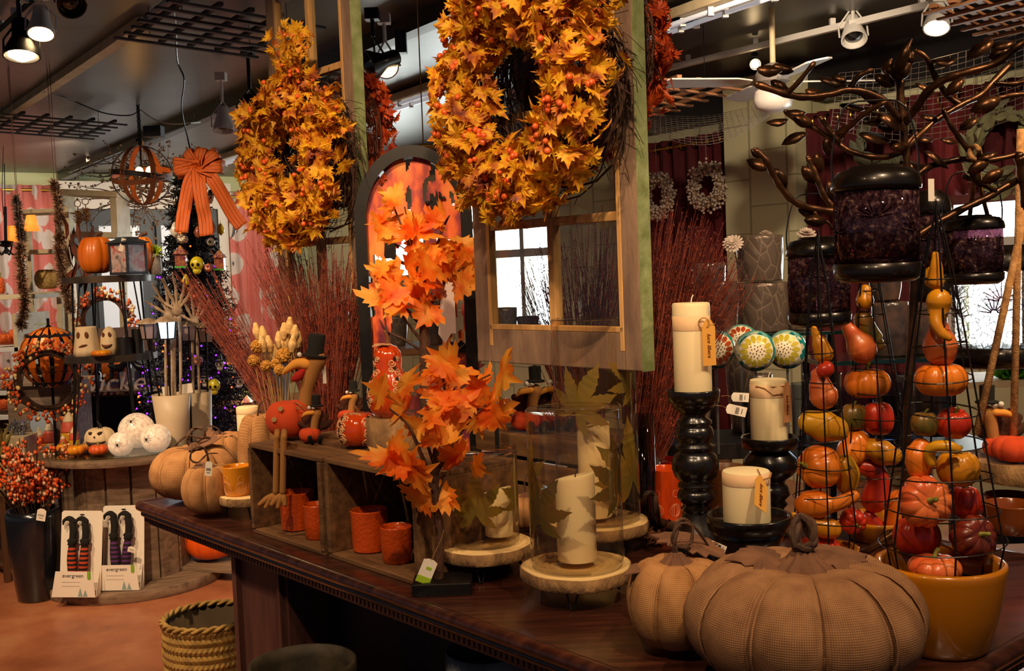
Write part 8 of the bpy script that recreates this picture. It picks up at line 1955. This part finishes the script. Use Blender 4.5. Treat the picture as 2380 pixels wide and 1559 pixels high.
# stock shelf in front of the far shop window
q = W(1000, 900, 6.2); e = thing('stock_table', 'low wooden table of stock far behind the black arch', 'table', (q.x, q.y, 0)); zz = W(1000, 800, 6.2).z
obj('table_top', B().box((0, 0, zz-.02), (2.2, .6, .04)), m_crate, e)
for s in (-1, 1): obj('trestle', B().box((s*.9, 0, (zz-.04)/2), (.06, .5, zz-.04)), m_crate, e)
for i, px in enumerate((790, 860, 925, 1010, 1075, 1180, 1230, 1330)):
    p = at(px, zz, 6.2); r = U(.07, .1)
    gpot('stock vase on the far table, ' + ['behind the red twigs, leftmost', 'second from the left end', 'just left of the arch tree', 'directly behind the arch tree', 'right of the arch tree', 'behind the left panes of the near window', 'below the near window mullion', 'behind the tall hurricane'][i], px-26, px+26, [700, 720, 735, 700, 725, 715, 735, 700][i], 6.2, zz, [m_pot2, m_cream2, m_pot1][i % 3], .7, 'vases on the far table')
# ---------------------------------------------------------------- countable pieces become parts of their own
SPLIT = {'grommets': 'grommet', 'ceiling_clip': 'ceiling_clip', 'lamp_holder': 'lamp_holder', 'tube': 'tube', 'hanging_wires': 'hanging_wire', 'long_slats': 'long_slat', 'cross_slats': 'cross_slat', 'buttons': 'button',
 'eyes': 'eye', 'eye_sockets': 'eye_socket', 'upright_wires': 'upright_wire', 'ring_wires': 'ring_wire', 'rails': 'rail', 'glazing_bars': 'glazing_bar', 'recessed_panels': 'recessed_panel', 'pilaster_fillets': 'pilaster_fillet',
 'finger_bones': 'finger_bone', 'forearm_bones': 'forearm_bone', 'cut_holes': 'cut_hole', 'black_boots': 'black_boot', 'bulbs': 'bulb', 'black_cutouts': 'black_cutout', 'metal_leaves': 'metal_leaf', 'loops': 'loop', 'tails': 'tail',
 'dried_leaves': 'dried_leaf', 'flower_petals': 'flower_petal', 'seed_dots': 'seed_dot', 'orange_bands': 'orange_band', 'black_zigzag_bands': 'black_zigzag_band', 'green_tin_leaves': 'green_tin_leaf', 'bunny_tails': 'bunny_tail',
 'printed_trees': 'printed_tree', 'tail_feathers': 'tail_feather', 'purple_paper_leaves': 'purple_paper_leaf', 'barrel_staves': 'barrel_stave', 'side_boards': 'side_board', 'jute_rope': 'jute_rope', 'starburst_relief': 'starburst_ray', 'deck_boards': 'deck_board', 'back_slats': 'back_slat', 'top_boards': 'top_board', 'bottom_boards': 'bottom_board', 'printed_glass': 'printed_glass'}
def split_loose(o, nm):
    me = o.data; n = len(me.vertices); par = list(range(n))
    def fd(x):
        while par[x] != x: par[x] = par[par[x]]; x = par[x]
        return x
    F = [tuple(p.vertices) for p in me.polygons]
    for f in F:
        a = fd(f[0])
        for v in f[1:]: par[fd(v)] = a
    g = {}
    for i, f in enumerate(F): g.setdefault(fd(f[0]), []).append(i)
    if not 1 < len(g) <= 100: return
    sm = [p.use_smooth for p in me.polygons]; co = [tuple(v.co) for v in me.vertices]
    uvl = me.uv_layers[0].data if me.uv_layers else None
    for k, fs in g.items():
        ix = {}; nf = []
        for i in fs: nf.append([ix.setdefault(v, len(ix)) for v in F[i]])
        m2 = bpy.data.meshes.new(nm); vs = [None]*len(ix)
        for v, j in ix.items(): vs[j] = co[v]
        m2.from_pydata(vs, [], nf); m2.polygons.foreach_set('use_smooth', [sm[i] for i in fs])
        if uvl:
            u2 = m2.uv_layers.new(name='UVMap').data; q = 0
            for i in fs:
                p = me.polygons[i]
                for li in p.loop_indices: u2[q].uv = uvl[li].uv; q += 1
        for mt in me.materials: m2.materials.append(mt)
        m2.update()
        if sm[fs[0]] and not uvl and hasattr(m2, 'set_sharp_from_angle') and o.name.split('.')[0] not in ('metal_leaves',): m2.set_sharp_from_angle(angle=R(50))
        o2 = bpy.data.objects.new(nm, m2); COL.objects.link(o2); o2.parent = o.parent; o2.matrix_local = o.matrix_local
        for md in o.modifiers:
            m3 = o2.modifiers.new(md.name, md.type)
            if md.type == 'SOLIDIFY': m3.thickness = md.thickness; m3.offset = md.offset
            if md.type == 'BEVEL': m3.width = md.width; m3.segments = md.segments; m3.limit_method = md.limit_method
    bpy.data.objects.remove(o)
bpy.context.view_layer.update()
for o in [o for o in list(COL.objects) if o.type == 'MESH' and o.parent and o.name.split('.')[0] in SPLIT]:
    split_loose(o, SPLIT[o.name.split('.')[0]])
for o in COL.objects:
    if o.type == 'MESH' and o.parent and o.name.split('.')[0] in ('maple_leaves', 'berry_sprigs', 'twigs', 'black_needles', 'grass_plumes', 'orange_berries', 'cream_and_yellow_berries', 'cream_berries', 'buds', 'purple_bulbs', 'berries', 'stems', 'seed_balls'): o['kind'] = 'stuff'
